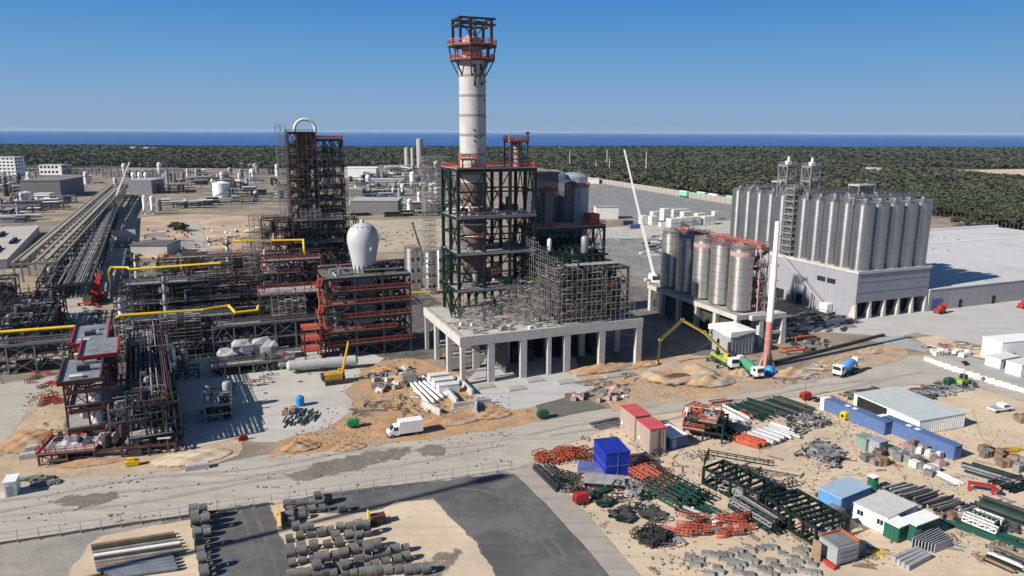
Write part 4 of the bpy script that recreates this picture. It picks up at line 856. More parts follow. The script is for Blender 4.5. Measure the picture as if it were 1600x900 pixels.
bridge('long beige pipe bridge receding from the plant road towards the wood', (18, 412), (168, 290), 15, 10, 12, 91, [BR, GALV, BR, DKST, CLAD], BR, .8)
bridge('dark pipe rack packed with pipes beside the long beige bridge', (72, 447), (150, 325), 13, 8, 16, 92, [DKST, BR, DKST, GREYH, GALV], DKST)
bridge('narrow low pipe run on sleepers between the dark rack and the sand', (150, 345), (170, 318), 5, 3, 5, 93, [GALV, DKST], DKST)
unit('jumble of dark racks and pale pipes on the near side of the long beige bridge', -30, 560, 17, 46, [0, 3, 6, 8.5], 3, 5, DKST, 94, 90, 30, set(), GALV, decks={1: (0, 0, .3, 1)}, rz=RZ)
unit('dark low racks with bare bents leading towards the dark pipe rack', 60, 470, 12, 40, [0, 3.5, 7], 3, 5, DKST, 95, 70, 20, set(), GALV, decks={1: (0, 0, .3, 1)}, rz=RZ)
unit('dark rack with small pale valves at the edge of the plant road', -70, 500, 14, 34, [0, 4, 8], 2, 4, DKST, 96, 50, 20, set(), GALV, decks={1: (0, 0, .3, 1)}, rz=RZ)
# low white roofs west of the bridge
t = thing('flat_roof_building', 'wide low pale flat-roofed building beside the long beige bridge', 'building', at(-140, 430), RZ)
MB().box(0, 0, 0, 34, 130, 4).build('walls', DIRTYW, t); MB().box(-.5, -.5, 4, 34.5, 130.5, 4.4).build('roof', M('pale_roof', (0.42, 0.4, 0.37), .9, var=.1, scale=.1), t)
for k, (x, y) in enumerate([(26, 20), (29, 50), (20, 80), (12, 30)]): MB().box(x, y, 4.4, x + 1.6, y + 18, 5.6).build('roof_light', BLACK, t)

# ------------------------------------------------------------------ far plant
def hall(name, label, px0, px1, py, pyt, depth, wall, roof, rz=None, win=0, extra=None):
    P, Q = at(px0, py), at(px1, py); d = Q - P
    rz = math.atan2(d.y, d.x) if rz is None else rz; t = thing(name, label, 'building', P, rz); L_ = d.length; h = zrow((P + Q) / 2, pyt)
    MB().box(0, 0, 0, L_, depth, h).build('walls', wall, t); MB().box(-.4, -.4, h, L_ + .4, depth + .4, h + .5).build('roof', roof, t)
    for r_ in range(win):
        z = h * (r_ + .35) / win
        for k in range(int(L_ / 5)): MB().box(1.5 + k * 5, -.08, z, 4.6 + k * 5, .1, z + h / win * .45).build('window', GLASS, t)
        for k in range(int(depth / 6)): MB().box(L_ - .1, 1.5 + k * 6, z, L_ + .08, 5 + k * 6, z + h / win * .45).build('window', GLASS, t)
    return t
DKG = M('grey_sheet_wall', (0.2, 0.195, 0.19), .8, var=.1, streak=.2); LTG = M('light_sheet_roof', (0.4, 0.4, 0.4), .7, var=.08)
hall('office_block', 'white office block with rows of dark windows in front of the wood', -14, 26, 277, 246, 22, WHITE, DIRTYW, win=6)
hall('white_building', 'small white cubic building between office block and wood', 62, 97, 273, 258, 18, WHITE, DIRTYW, win=2)
hall('workshop_hall', 'large dark grey hall beside the long beige pipe bridge', 34, 92, 309, 283, 60, DKG, DKG, rz=rad(12))
hall('shed', 'low white shed in front of the dark grey hall', 54, 78, 313, 303, 9, WHITE, DIRTYW)
hall('steel_hall', 'pale grey hall with white roof vents near the seaward crane', 202, 238, 303, 282, 30, GALV, LTG)
hall('long_hall', 'long low grey hall with open dark bays behind the white egg vessel', 548, 622, 336, 314, 26, DKG, LTG)
hall('long_hall', 'second grey hall behind the long low hall with open bays', 540, 566, 308, 297, 24, DKG, LTG)
hall('warehouse', 'white warehouse with a bright roof at the wood edge by the grey silos', 538, 588, 279, 263, 40, WHITE, WHITE)
hall('warehouse', 'low white flat-roofed hall next to the bright white warehouse', 600, 630, 270, 261, 30, DIRTYW, WHITE)
hall('cable_hall', 'low grey hall with sloping sheet roof behind the scaffold tower', 560, 630, 291, 281, 26, LTG, LTG)
hall('pale_store', 'long pale box building on the worn asphalt behind the orange deck', 931, 966, 342, 324, 10, DIRTYW, TAN)
hall('small_office', 'tiny white site office beside the boundary wall of the wood', 917, 936, 287, 279, 8, WHITE, DIRTYW)
for k, (a, b, c, lb_) in enumerate([(245, 252, 231, 'lone white house standing in the far wood near the shore'), (212, 218, 229.5, 'small white house far out in the wood'), (232, 240, 230, 'pale house among the far trees beside the lone white house')]):
    hall('house', lb_, a - 8, b - 8, 235.5, c, 20, WHITE, REDROOF if k == 5 else DIRTYW)
hall('house', 'white bungalow in a gap of the wood beyond the big silos', 1360, 1376, 272, 263, 14, WHITE, WHITE); hall('house', 'smaller white outbuilding beside the bungalow in the wood', 1380, 1393, 272, 266, 12, WHITE, DIRTYW)
for k in range(3):
    p = at(208 + k * 9, 290); z = zrow(at(208 + k * 9, 300), 283)
    tag(MB().lathe([(1.6, 0), (1.6, 3), (2.3, 4), (2.3, 6), (1.2, 7.5)], 14).build('roof_vent', WHITE, None, at(209 + k * 10, 299) + EY * 12 + Vector((0, 0, z)), 0, True), 'white cowl vent on the roof of the pale grey hall', 'vent', 'cowl vents on the pale grey hall')
def tank(label, px, py, pyt, wpx, mat, cone=.12, group=None):
    p = at(px, py); k = (p - Vector((0, 0, H))).dot(cf_); r = wpx / 2 * k / F; z = zrow(p, pyt); t = thing('storage_tank', label, 'tank', p + Vector((0, r, 0)), TH, group)
    MB().lathe([(r, 0), (r, z)], 28).build('shell', mat, t, smooth=True); MB().lathe([(r + .1, z), (r * .2, z + r * cone * 2), (.1, z + r * cone * 2.1)], 28).build('roof', mat, t, smooth=True)
    m = MB()
    for a in range(-160, 30, 12):
        c, s_ = math.cos(rad(a)), math.sin(rad(a)); m.bar(((r + .3) * c, (r + .3) * s_, (a + 160) / 190 * z), ((r + .3) * math.cos(rad(a + 12)), (r + .3) * math.sin(rad(a + 12)), (a + 172) / 190 * z), .4)
    m.build('spiral_stair', GALV, t); return t
tank('round white tank with conical roof in an earth bund beyond the clearing', 342, 309, 287, 27, WHITE)
tank('pale green-white tank in front of the dark grey hall', 38, 313, 301, 14, DIRTYW)
tank('slim white column tank standing on the sand clearing', 226, 335, 307, 6.5, WHITE, .3); tank('white column tank beside the slim one on the sand clearing', 238, 335, 308, 6, WHITE, .3)
tank('tallest grey silo of the far trio at the wood edge', 656, 272, 217, 10, M('old_silo', (0.36, 0.35, 0.32), .8, var=.15, streak=.3), .1)
tank('broad grey silo of the far trio at the wood edge', 636, 270, 231, 8, _mats['old_silo'], .1); tank('middle grey silo of the far trio at the wood edge', 645, 271, 231, 6, _mats['old_silo'], .1)
tank('white upright tank beside the yellow far structure', 644, 292, 270, 8, WHITE, .2)
for k in range(6):
    tank('low white tank in the row of far tanks before the wood', 590 + k * -17 - 10, 287, 279, 11, WHITE, .1, 'row of low far tanks') if 0 else None
unit('yellow far steel structure below the grey silos', 627, 298, 8, 8, [0, 5, 10], 1, 1, YELL, 97, 6, 4, set(), name='process_structure')
rf = random.Random(17)
far_n = 0
for k in range(360):                        # the rest of the old plant, spread to the wood
    px = rf.choice([rf.uniform(100, 445), rf.uniform(180, 445), rf.uniform(540, 690), rf.uniform(-20, 130)]); py = rf.uniform(270, 332) if k < 170 else rf.uniform(268, 300) if k < 290 else rf.uniform(285, 350)
    if px < 130 and 275 < py < 316 and px > 25: continue
    if k >= 290: px = rf.choice([rf.uniform(-10, 60), rf.uniform(545, 690), rf.uniform(-10, 40)])
    if 300 < px < 445 and py > 322: continue
    if 190 < px < 245 and 280 < py < 338: continue
    p = at(px, py); d = p.y; q = rf.random(); s_ = d / 700
    if q < .3:
        a, b_, c = rf.uniform(5, 16) * s_, rf.uniform(4, 9) * s_, rf.uniform(2.5, 6) * s_; t = thing('plant_hut', 'small plain service building in the old plant before the wood', 'building', p, TH, 'small service buildings of the old plant')
        MB().box(0, 0, 0, a, b_, c).build('walls', rf.choice([DIRTYW, DKG, LTG, TAN, DKG, DKST]), t); MB().box(-.3, -.3, c, a + .3, b_ + .3, c + .3).build('roof', rf.choice([LTG, WHITE, DKG]), t)
    elif q < .62:
        r = rf.uniform(1.2, 2.6) * s_; h = rf.uniform(4, 11) * s_; t = thing('process_column', 'small upright vessel among the racks of the old plant', 'vessel', p, TH, 'small upright vessels of the old plant')
        MB().lathe([(r, 0), (r, h), (r * .4, h + r * .5)], 12).build('shell', rf.choice([DIRTYW, GALV, VESS, WHITE, DKST]), t, smooth=True); MB().lathe([(r * 1.25, h * .7), (r * 1.25, h * .7 + .5)], 10).build('gangway', GALV, t)
    else:
        l = rf.uniform(14, 45) * s_; h = rf.uniform(4, 8) * s_; t = thing('far_pipe_rack', 'pipe rack of the old plant with rows of pale pipes', 'pipe rack', p, TH + rf.choice([0, 0, math.pi / 2]), 'pipe racks of the old plant')
        mq = rf.choice([GALV, DKST, BR])
        for i in range(int(l / 9) + 1): MB().box(i * 9 - .3, -.3, 0, i * 9 + .3, .3, h).box(i * 9 - .3, 4.4, 0, i * 9 + .3, 5, h).box(i * 9 - .3, .3, h - .5, i * 9 + .3, 4.4, h - .02).build('bent', mq, t)
        MB().box(-1, 0, h, l, 4.8, h + .6).build('pipe_layer', rf.choice([GALV, DIRTYW, DKST, BR]), t); MB().box(-1, .5, h * .5, l, 4.2, h * .5 + .5).build('pipe_layer', rf.choice([GALV, DKST]), t)
for k, (x, y) in enumerate([(262, 390), (180, 388), (172, 372), (235, 396)]):
    t = thing('basin_wall', 'grey sloping concrete retaining wall of the basin on the sand clearing', 'wall', at(x, y), TH + (1.57 if k in (1,) else 0), 'retaining walls of the basin on the clearing')
    MB().add([(0, 0, 0), (13, 0, 0), (13, 2.4, 0), (0, 2.4, 0), (0, 1.6, 4), (13, 1.6, 4), (13, 2.4, 4), (0, 2.4, 4)], [(3, 2, 1, 0), (4, 5, 6, 7), (0, 1, 5, 4), (1, 2, 6, 5), (2, 3, 7, 6), (3, 0, 4, 7)]).build('panel', CONC, t)
    MB().box(0, 1.5, 4, 13, 2.5, 4.3).build('coping', CONC, t)
hall('settling_basin', 'open-topped dark concrete basin on the sand clearing', 205, 262, 400, 384, 16, CONC, _mats['asphalt'])
tag(MB().box(0, 0, 0, 9, 3, 3).box(.2, .2, 3, 8.8, 2.8, 3.2).build('site_cabin', DIRTYW, None, at(232, 372), TH), 'flat pale cabin on the sand clearing near the bushes', 'cabin')
for k in range(4):
    tag(MB().box(0, 0, 0, 3.6, 2.6, 7).box(.2, .2, 7, 3.4, 2.4, 7.4).build('water_tank', M('teal_panel', (0.1, 0.14, 0.16), .5, .2), None, at(287 + k * 9.5, 420), TH), 'upright dark teal panel tank in the row behind the back yellow pipe', 'tank', 'teal panel tanks behind the yellow pipe')
# scaffold masts and the grey tanks between the two towers
rr = random.Random(14)
t = thing('scaffolding', 'tall thin pale scaffold mast between egg vessel and green tower', 'scaffold', at(667, 462)); scaffold(t, rr, 0, 0, 4, 4, 0, zrow(at(667, 462), 300), 2, 2, .09, .5)
t = thing('scaffolding', 'broad hazy scaffold block further back between the two towers', 'scaffold', at(664, 338)); scaffold(t, rr, 0, 0, 16, 8, 0, zrow(at(664, 338), 246), 4, 3, .22, .5)
for px, py, pyt, wpx, lb_ in ((645, 452, 391, 28, 'stout pale tank with small square openings beside the egg vessel'), (672, 460, 396, 18, 'second pale tank beside the stout one'), (688, 452, 392, 12, 'slender pale tank against the green tower')):
    p = at(px, py); k = (p - Vector((0, 0, H))).dot(cf_); r = wpx / 2 * k / F; z = zrow(p, pyt); t = thing('storage_tank', lb_, 'tank', p + Vector((0, r, 0)))
    MB().lathe([(r, 0), (r, z), (r * .9, z + .4)], 24).build('shell', STEELP, t, smooth=True)
    MB().rail([((r) * math.cos(i * .785), r * math.sin(i * .785), z) for i in range(8)], 1.1, .1, 1.2, closed=True).build('railing', ORNG if wpx > 15 else GALV, t)
    for i in range(3):
        for a in (-110, -70): MB().cbox(r * math.cos(rad(a)), r * math.sin(rad(a)), z * (.2 + i * .28), .9, .3, 1.3, rad(a + 90)).build('opening', BLACK, t)
def boom(label, p0, p1, mat, wd, lattice=False, z0=2.0, name='mobile_crane', body=True, bm=None, rev=False):
    """a telescopic crane: carrier, cab, counterweight and boom; p1 the boom tip seen in the photo, in the plane of the base"""
    P = at(*p0); z1 = zrow(P, p1[1]); k = (P - Vector((0, 0, H))).dot(cf_); x1 = P.x + (p1[0] - proj((P.x, P.y, z1))[0]) * k / F
    t = thing(name, label, 'crane', P, 0); tip = Vector((x1 - P.x, 0, z1)); foot = Vector((0, 0, z0))
    if body:
        MB().box(-1.4, -4.5, .7, 1.4, 5.5, 1.7).build('carrier', bm or mat, t); MB().box(-1.3, 4.2, 1.7, 1.3, 5.6, 2.9).build('driver_cab', bm or mat, t); MB().box(-1.2, -3.4, 1.75, 1.2, 1.2, 3.0).build('superstructure', bm or mat, t)
        MB().box(-1.5, -4.4, 1.8, 1.5, -3.45, 3.3).build('counterweight', DKST, t); MB().box(1.25, -.5, 1.8, 2.2, 1.6, 3.3).build('operator_cab', GLASS, t)
        for y in (-3.2, -1.6, 2.2, 3.8):
            for s_ in (-1, 1): MB().tube((s_ * 1.0, y, .6), (s_ * 1.4, y, .6), .6, 12).build('wheel', BLACK, t)
        for y in (-4, 3):
            for s_ in (-1, 1): MB().bar((s_ * 1.2, y, .9), (s_ * 3.2, y, .9), .25).box(s_ * 3.2 - .3, y - .3, 0, s_ * 3.2 + .3, y + .3, 1).build('outrigger', bm or mat, t)
    m = MB(); d = tip - foot; cuts = [0, .4, .7, 1.0]
    for i in range(3): m.bar(foot + d * max(0, cuts[i] - .02), foot + d * cuts[i + 1], wd * (1 - i * .2), wd * (1 - i * .2) * 1.2)
    m.build('boom', mat, t); MB().tube(tip + Vector((0, -.3, 0)), tip + Vector((0, .3, 0)), wd * .6, 10).build('boom_head', DKST, t)
    MB().tube(foot + Vector((0, 0, -.3)) + d.normalized() * 0.5, foot + d * .22, .18, 8).build('luffing_cylinder', GALV, t); MB().bar(tip, tip + Vector((0, 0, -min(6, z1 * .2))), .07).cbox(tip.x, 0, z1 - min(6, z1 * .2) - .5, .5, .4, 1).build('hook_block', DKST, t)
    return t
boom('white telescopic crane with a very long bare boom beyond the scaffolded boiler', (1022, 441), (977, 232), WHITE, .85)
boom('pale telescopic crane raised beside the far end of the long beige bridge', (176, 326), (202, 253), DIRTYW, 1.2)
boom('thin dark crane boom rising behind the grey tanks', (669, 432), (645, 349), DKST, .8)
t = boom('bright red telescopic crane with short raised boom beside the plant road', (148, 474), (157, 427), RED, 2.2)
# ------------------------------------------------------------------ lamp masts, trailers, crates and wall by the wood
for px, py, pyt, lb_ in ((890, 262, 235, 'slim pale mast in the wood above the dark flat-sided casing'), (948, 262, 233, 'tallest of three close pale masts in the wood'), (952, 268, 246, 'short pale mast among the three close ones'), (931, 266, 251, 'small pale mast at the edge of the three close ones'), (1009, 270, 236, 'pale mast standing alone in the wood by the white boom')):
    p = at(px, py); z = zrow(p, pyt); t = thing('light_mast', lb_, 'mast', p); MB().tube((0, 0, 0), (0, 0, z), .8, 8, .45).build('pole', DIRTYW, t); MB().lathe([(1.4, z - .8), (1.4, z)], 10).build('lamp_ring', GALV, t)
P, Q = at(905, 281), at(1158, 322); d = Q - P; t = thing('boundary_wall', 'long pale boundary wall between the worn asphalt and the wood', 'wall', P, math.atan2(d.y, d.x)); MB().box(0, 0, 0, d.length, .5, 5).build('panels', M('wall_concrete', (0.3, 0.285, 0.25), .9, var=.15, bands=('X', 8, .4)), t)
MB().box(0, -.1, 5, d.length, .6, 5.3).build('coping', CONC, t)
for k, (px, py) in enumerate([(1061, 307), (1088, 309), (1106, 312), (1134, 315)]):
    t = thing('trailer', ['green and white box trailer at the wall end of the trailer row', 'second box trailer with a pale green side in the trailer row', 'whiter rounded trailer between the two green ones', 'small bright green trailer at the silo end of the trailer row'][k], 'trailer', at(px, py), math.atan2(d.y, d.x) , 'trailers parked before the wood')
    MB().box(0, 0, 1.3, 13.5 if k < 3 else 12, 2.6, 5.6).build('box_body', M('mint_paint', (0.2, 0.5, 0.32), .5) if k != 2 else WHITE, t); MB().box(-.1, -.1, 5.6, 13.6 if k < 3 else 12.1, 2.7, 5.9).build('roof', WHITE if k != 3 else _mats['mint_paint'], t); MB().box(.3, .2, .7, 12, 2.4, 1.3).build('chassis', DKST, t)
    for x in (2, 9.5, 11): MB().tube((x, 0, .6), (x, 2.6, .6), .6, 10).build('wheel', BLACK, t)
WB = M('white_wrapped_boxes', (0.66, 0.64, 0.6), .7, var=.06, bands=('X', 4, .2)); rc = random.Random(3); wn = 0
for (px, py, l, wd, hn) in [(1003, 351, 5, 5, 2), (1018, 352, 6, 5, 2), (1020, 344, 9, 5, 2), (1033, 355, 7, 4, 1), (1037, 346, 6, 6, 3), (1048, 356, 8, 6, 2), (1052, 340, 14, 5, 2), (1064, 354, 9, 6, 2), (1068, 344, 8, 5, 2), (1078, 353, 9, 6, 2), (1090, 340, 8, 5, 1), (1100, 352, 9, 6, 2), (1116, 343, 4, 4, 2)]:
    for k in range(hn):
        wn += 1; m = MB().cbox(l / 2, wd / 2, 1.4 + .1, l - .3, wd - .2, 2.7)
        for x in (.8, l / 2, l - .8): m.box(x - .15, .2, 0, x + .15, wd - .2, .15)
        o = m.build('packing_case', WB, None, at(px, py) + Vector((0, 0, .02 + k * 2.86)), TH + rc.uniform(-.03, .03)); tag(o, 'large white packing case stacked on the pale yard beyond the small silos', 'packing case', 'white packing cases beyond the small silos')
for px, py, m_, lb_ in ((985, 358, BLUE, 'small blue container on the sand beyond the white crane boom'), (1032, 352, DGREENP, 'dark green skip beside the white packing cases'), (975, 352, DKST, 'dark flat vehicle-sized box beside the small blue container')):
    tag(MB().box(0, 0, .2, 7, 2.5, 2.6).box(.3, .2, 2.6, 6.7, 2.3, 2.75).build('container', m_, None, at(px, py), TH), lb_, 'container')
rq = random.Random(23)
for k in range(36):
    p = at(rq.uniform(1005, 1050), rq.uniform(370, 400)); m = MB(); l = rq.uniform(3, 8); m.cbox(0, 0, .4, l, rq.uniform(.5, 1.6), .8).cbox(0, 0, .95, l * .6, .5, .3)
    tag(m.build('steel_section', rq.choice([WHITE, GREYH, DKST, GALV, DIRTYW]), None, p, TH + rq.uniform(-.3, .3)), 'steel section in the scattered layout behind the white crane boom', 'steel section', 'steel sections laid out behind the white crane boom')
tag(MB().box(0, 0, .0, 9, 5, .25).box(0, 0, .25, 9, .2, .6).build('membrane_roll', M('teal_membrane', (0.1, 0.42, 0.34), .6), None, at(968, 376), TH), 'turquoise membrane sheet spread on the asphalt behind the boiler', 'sheet')

# ------------------------------------------------------------------ grey silo building with its two silo blocks
SA, SB, SLA, SLB, SZ = 191.6, 173.6, 32.8, 69.0, 15.2
GB = M('grey_render', (0.27, 0.275, 0.3), .85, var=.05, scale=.2, streak=.12)
t = thing('silo_building', 'grey rendered building with open bays at its foot carrying the big steel silos', 'building', gr(SA, SB))
MB().box(0, .4, 5.6, SLA, SLB, SZ).build('upper_walls', GB, t)
MB().box(0, 9, 0, SLA, SLB, 5.58).build('back_walls', GB, t)
MB().box(-.3, .1, SZ, SLA + .3, SLB + .3, SZ + .9).build('parapet', CONC, t)
for k in range(6): MB().add([(k * 6.4 - .1 + (0 if k == 0 else -.5), 0, 0), (k * 6.4 + .9, 0, 0), (k * 6.4 + .9, 2.6, 0), (k * 6.4 - .5, 2.6, 0), (k * 6.4 + .1, 0.35, 5.58), (k * 6.4 + .7, .35, 5.58), (k * 6.4 + .7, 1.4, 5.58), (k * 6.4 + .1, 1.4, 5.58)], [(3, 2, 1, 0), (4, 5, 6, 7), (0, 1, 5, 4), (1, 2, 6, 5), (2, 3, 7, 6), (3, 0, 4, 7)]).build('pier', CONC, t)
MB().box(0, .5, 0, .6, 9, 5.58).build('side_wall', GB, t); MB().box(SLA - .6, .5, 0, SLA, 9, 5.58).build('side_wall', GB, t)
for k in range(5): MB().box(k * 6.4 + 1.0, 3.2, 0.05, k * 6.4 + 5.9, 3.4, 5.5).build('bay_shade_sheet', BLACK, t)  # black sheets stand in for the shade inside the open bays
for y in (9.5, 14): MB().box(-.12, y, 10.2, .05, y + 3.6, 11.8).build('vent_opening', BLACK, t)
for y in (24, 33, 42): MB().box(-.12, y, .1, .05, y + 4.5, 3.6).build('door_opening', BLACK, t)
MB().box(-.12, 55, 10.5, .05, 60, 12).build('vent_opening', BLACK, t)
for z in (9.0, 12.5): MB().box(-.04, .3, z, SLA + .04, SLB, z + .08).build('joint_strip', GREYP, t)
sname = {'corner': 0}
def silo(a, b, z0, z1, r, mat, label, group, hatch=True):
    t = thing('silo', label, 'silo', gr(a, b, 0), TH, group)
    MB().lathe([(r, z0), (r, z1), (r * .75, z1 + .8), (.5, z1 + 1.5)], 36).build('shell', mat, t, smooth=True)
    for k in range(4): z = z0 + (z1 - z0) * k / 4; MB().lathe([(r + .07, z), (r + .07, z + (.22 if k else 1))], 36, caps=False).build('stiffener_ring', mat, t, smooth=True)
    MB().rail([((r - .1) * math.cos(k * .785), (r - .1) * math.sin(k * .785), z1 + .1) for k in range(8)], 1.1, .08, 2, closed=True).build('railing', GALV, t)
    if hatch: MB().lathe([(.6, z1 + 1.2), (.6, z1 + 2.1)], 10).cbox(r * .4, 0, z1 + 1.2, .8, 1.2, 1.0).build('roof_filter', GALV, t)
    return t
SR2 = 3.06
for j in range(5):
    for i in range(5):
        lb_ = ('corner steel silo standing nearest the camera on the grey building' if (i, j) == (0, 0) else f'{ORD[j]} silo back from the near corner along the sunlit face of the stair block' if i == 0 else f'{ORD[i]} silo along from the near corner on the shaded face of the grey building' if j == 0 else 'inner silo hidden in the middle of the near silo block')
        silo(SA + 3.5 + 6.42 * i, SB + 3.6 + 6.4 * j, SZ + .9, 37.2, SR2, STEEL, lb_, 'big steel silos of the near block')
for j in range(5):
    for i in range(5 if j == 4 else 3):
        lb_ = f'{ORD[j]} silo back from the stair tower in the far silo block' if i == 0 else 'rear silo mostly hidden in the far silo block'
        silo(SA + 3.5 + 6.42 * i, SB + 40.0 + 6.3 * j, SZ + .9, 37.4, SR2, STEEL, lb_, 'big steel silos of the far block')
# roof gangways on the silos
for y, l, lb_ in ((6, 30, 'galvanised gangway crossing the roofs of the near silo block'), (26, 32, 'second galvanised gangway at the back of the near silo block'), (52, 22, 'galvanised gangway over the far silo block')):
    t = thing('gangway', lb_, 'gangway', gr(SA + 1, SB + y)); MB().box(0, 0, 39.2, l, 1.4, 39.35).build('deck', GRAT, t); MB().rail([(0, 0, 39.35), (l, 0, 39.35), (l, 1.4, 39.35), (0, 1.4, 39.35)], 1.1, .1, 2, closed=True).build('railing', GALV, t)
    for k in range(4): MB().box(k * l / 4 + .3, .4, 37, k * l / 4 + .6, 1, 39.2).build('prop', GALV, t)
for y, x, hz in ((24, 22, 41.5), (48, 8, 41.5)):
    t = thing('roof_house', 'flat galvanised shelter above the silo roofs ' + ('of the near block' if y == 24 else 'of the far block'), 'shelter', gr(SA + x, SB + y)); MB().box(0, 0, hz, 8, 5, hz + .5).build('roof', LTG, t)
    for k in range(4): MB().box((k % 2) * 7.6, (k // 2) * 4.6, 38, (k % 2) * 7.6 + .3, (k // 2) * 4.6 + .3, hz).build('post', GALV, t)
# stair towers in the gap
rr = random.Random(77)
p = gr(SA + 2, SB + 35.6); z_ = zrow(p, 268)
t = thing('stair_tower', 'tall galvanised stair tower in the gap between the two silo blocks', 'stair tower', gr(SA + .4, SB + 32.2))
steelwork(t, 4.2, 4.2, [SZ + (z_ - 6 - SZ) * k / 11 for k in range(12)], 1, 1, GALV, rr, col=.3, beam=.22, brace=.5, brt=.14, decks={k: (0, 0, .45, 1) for k in range(1, 12)}, rails=set(range(1, 12)), railmat=GALV)
for k in range(11):
    z0_, z1_ = [SZ + (z_ - 6 - SZ) * q / 11 for q in (k, k + 1)]; stair(t, 1 + (k % 2) * 2, 0.4 if k % 2 == 0 else 3.8, z0_, z1_, 3.4 if k % 2 == 0 else -3.4, DKST, 1.0)
t = thing('lift_tower', 'slim galvanised tower head rising behind the stair tower above the silos', 'tower', gr(SA + 6.5, SB + 31.5)); z2_ = zrow(gr(SA + 8.5, SB + 33.5), 256)
steelwork(t, 4, 4.4, [37, (37 + z2_) / 2, z2_ - 1], 1, 1, GALV, rr, col=.4, beam=.3, brace=1, decks={1: True, 2: True}, rails={1, 2}, railmat=GALV); MB().tube((2, 2, z2_), (2, 2, z2_ + 2.2), .4, 8).box(1.2, 1.2, z2_ - .8, 2.8, 2.8, z2_ + .6).build('hoist_head', WHITE, t)
t = thing('lift_tower', 'first galvanised tower head at the edge of the far silo block', 'tower', gr(SA + .5, SB + 36.8)); z2_ = zrow(gr(SA + 2.5, SB + 39), 254)
steelwork(t, 4, 4.4, [37, (37 + z2_) / 2, z2_ - 1], 1, 1, GALV, rr, col=.4, beam=.3, brace=1, decks={1: True, 2: True}, rails={1, 2}, railmat=GALV); MB().tube((2, 2, z2_), (2, 2, z2_ + 2.2), .4, 8).box(1.2, 1.2, z2_ - .8, 2.8, 2.8, z2_ + .6).build('hoist_head', WHITE, t)
# inclined conveyor/stair down the sunlit face
t = thing('inclined_chute', 'slim inclined grey chute slanting down the sunlit face of the grey building', 'chute', gr(SA - 1.4, SB)); MB().bar((0, 33, SZ + .5), (0, 13, 3.2), .9, .7).build('duct', GREYP, t)
for y, z in ((26, 10), (18, 5.5)): MB().box(-.3, y - .2, 0, .3, y + .2, z).build('leg', GALV, t)
MB().box(-1.2, 9.5, 0, 1.1, 13, 3.4).build('foot_block', WHITE, t)
# the flat warehouse
WA0 = SA + SLA + .5; p = at(1470, 364, 7.5); WL = p.dot(EY) - SB + 6
t = thing('warehouse', 'vast low warehouse with a pale flat roof beside the silo building', 'warehouse', gr(WA0, SB))
MB().box(0, 0, 0, 190, WL, 7.4).build('walls', M('warehouse_wall', (0.36, 0.35, 0.35), .85, var=.08, scale=.15, streak=.2), t)
MB().box(-.05, -.15, 7.42, 190, WL + .2, 7.7).build('roof', M('white_roof_membrane', (0.5, 0.5, 0.5), .8, var=.06, scale=.08, rgb2=(0.42, 0.43, 0.43), thr=.58), t)
MB().box(0, WL - 1, 7.7, 190, WL + .2, 9.0).build('parapet', WHITE, t); MB().box(6, WL * .68, 7.7, 190, WL * .68 + 1.2, 8.3).build('roof_ridge', WHITE, t)
for k in range(26): x, y = 8 + (k * 37 % 150), 12 + (k * 23 % int(WL - 24)); MB().box(x, y, 7.7, x + 2.4, y + 1.0, 8.0).build('roof_light', LTG, t)
for x, w_ in ((1.2, 5), (32, 1.4), (15, 1.2)): MB().box(x, -.14, .05, x + w_, .1, 4.2 if w_ > 2 else 3).build('door', BLUE if w_ > 2 else BLACK, t)
# ------------------------------------------------------------------ the ten smaller silos on their concrete table
q = gr(135.2, 163.4); DW = 10.5
t = thing('silo_platform', 'concrete table on columns under the pink-topped smaller silos', 'platform', q); MB().box(0, 0, 7.6, DW, 47, 9).build('deck_slab', CONC, t)
for y in (1, 10.5, 20, 29.5, 39, 46):
    for x in (1, DW - 1): MB().box(x - .7, y - .7, 0, x + .7, y + .7, 7.58).build('column', CONC, t)
for x0_ in (0, DW): MB().rail([(x0_, 0, 9), (x0_, 47, 9)], 1.1, .08, 2).build('railing', GALV, t)
MB().box(2, 4, .2, DW - 2, 45, 6).build('dark_equipment', DKST, t)
zsil = 27.0
for j in range(5):
    a, b = 135.2 + 4.6, 163.4 + 5 + 8.8 * j
    s_ = silo(a, b, 9.6, zsil, 3.45, STEELP, f'pink-railed smaller silo, {ORD[j]} back from the concrete portal', 'smaller silos with pink railings')
    MB().rail([(3.1 * math.cos(k * .6283), 3.1 * math.sin(k * .6283), zsil + .6) for k in range(10)], 1.2, .09, 1.5, closed=True).build('top_railing', ORNG if j % 2 else PINKV, s_)
    for z in (12, 17, 22): MB().cbox(3.0, -2.2, z, 1.2, 1.2, 1.5).build('access_box', DKST, s_)
    MB().box(1.6, -4.3, zsil - 4.4, 4.8, -2.2, zsil - 4.2).rail([(1.6, -4.3, zsil - 4.2), (4.8, -4.3, zsil - 4.2)], 1.2, .1, 1).build('side_balcony', PINKV, s_)
    MB().lathe([(3.47, zsil - 1.6), (3.47, zsil - .3)], 36, caps=False).build('collar', PINKV if j in (0, 2) else STEELP, s_, smooth=True)
rr = random.Random(88); t = thing('service_tower', 'faded pink steel service tower standing against the smaller silos', 'tower', q + EX * 8.3 + EY * 1.5)
steelwork(t, 2.6, 9, [9.05, 13.5, 18, 22.5, zsil + .6], 1, 2, PINKV, rr, col=.3, beam=.3, brace=.6, decks={1: True, 2: True, 3: True, 4: True}, rails={1, 2, 3, 4}, railmat=PINKV, brt=.15)
for k in range(4): stair(t, 3.2, 1 if k % 2 == 0 else 7, 9.05 + k * 4.4, 9.05 + (k + 1) * 4.4, 6 if k % 2 == 0 else -6, RUST, 1.0)
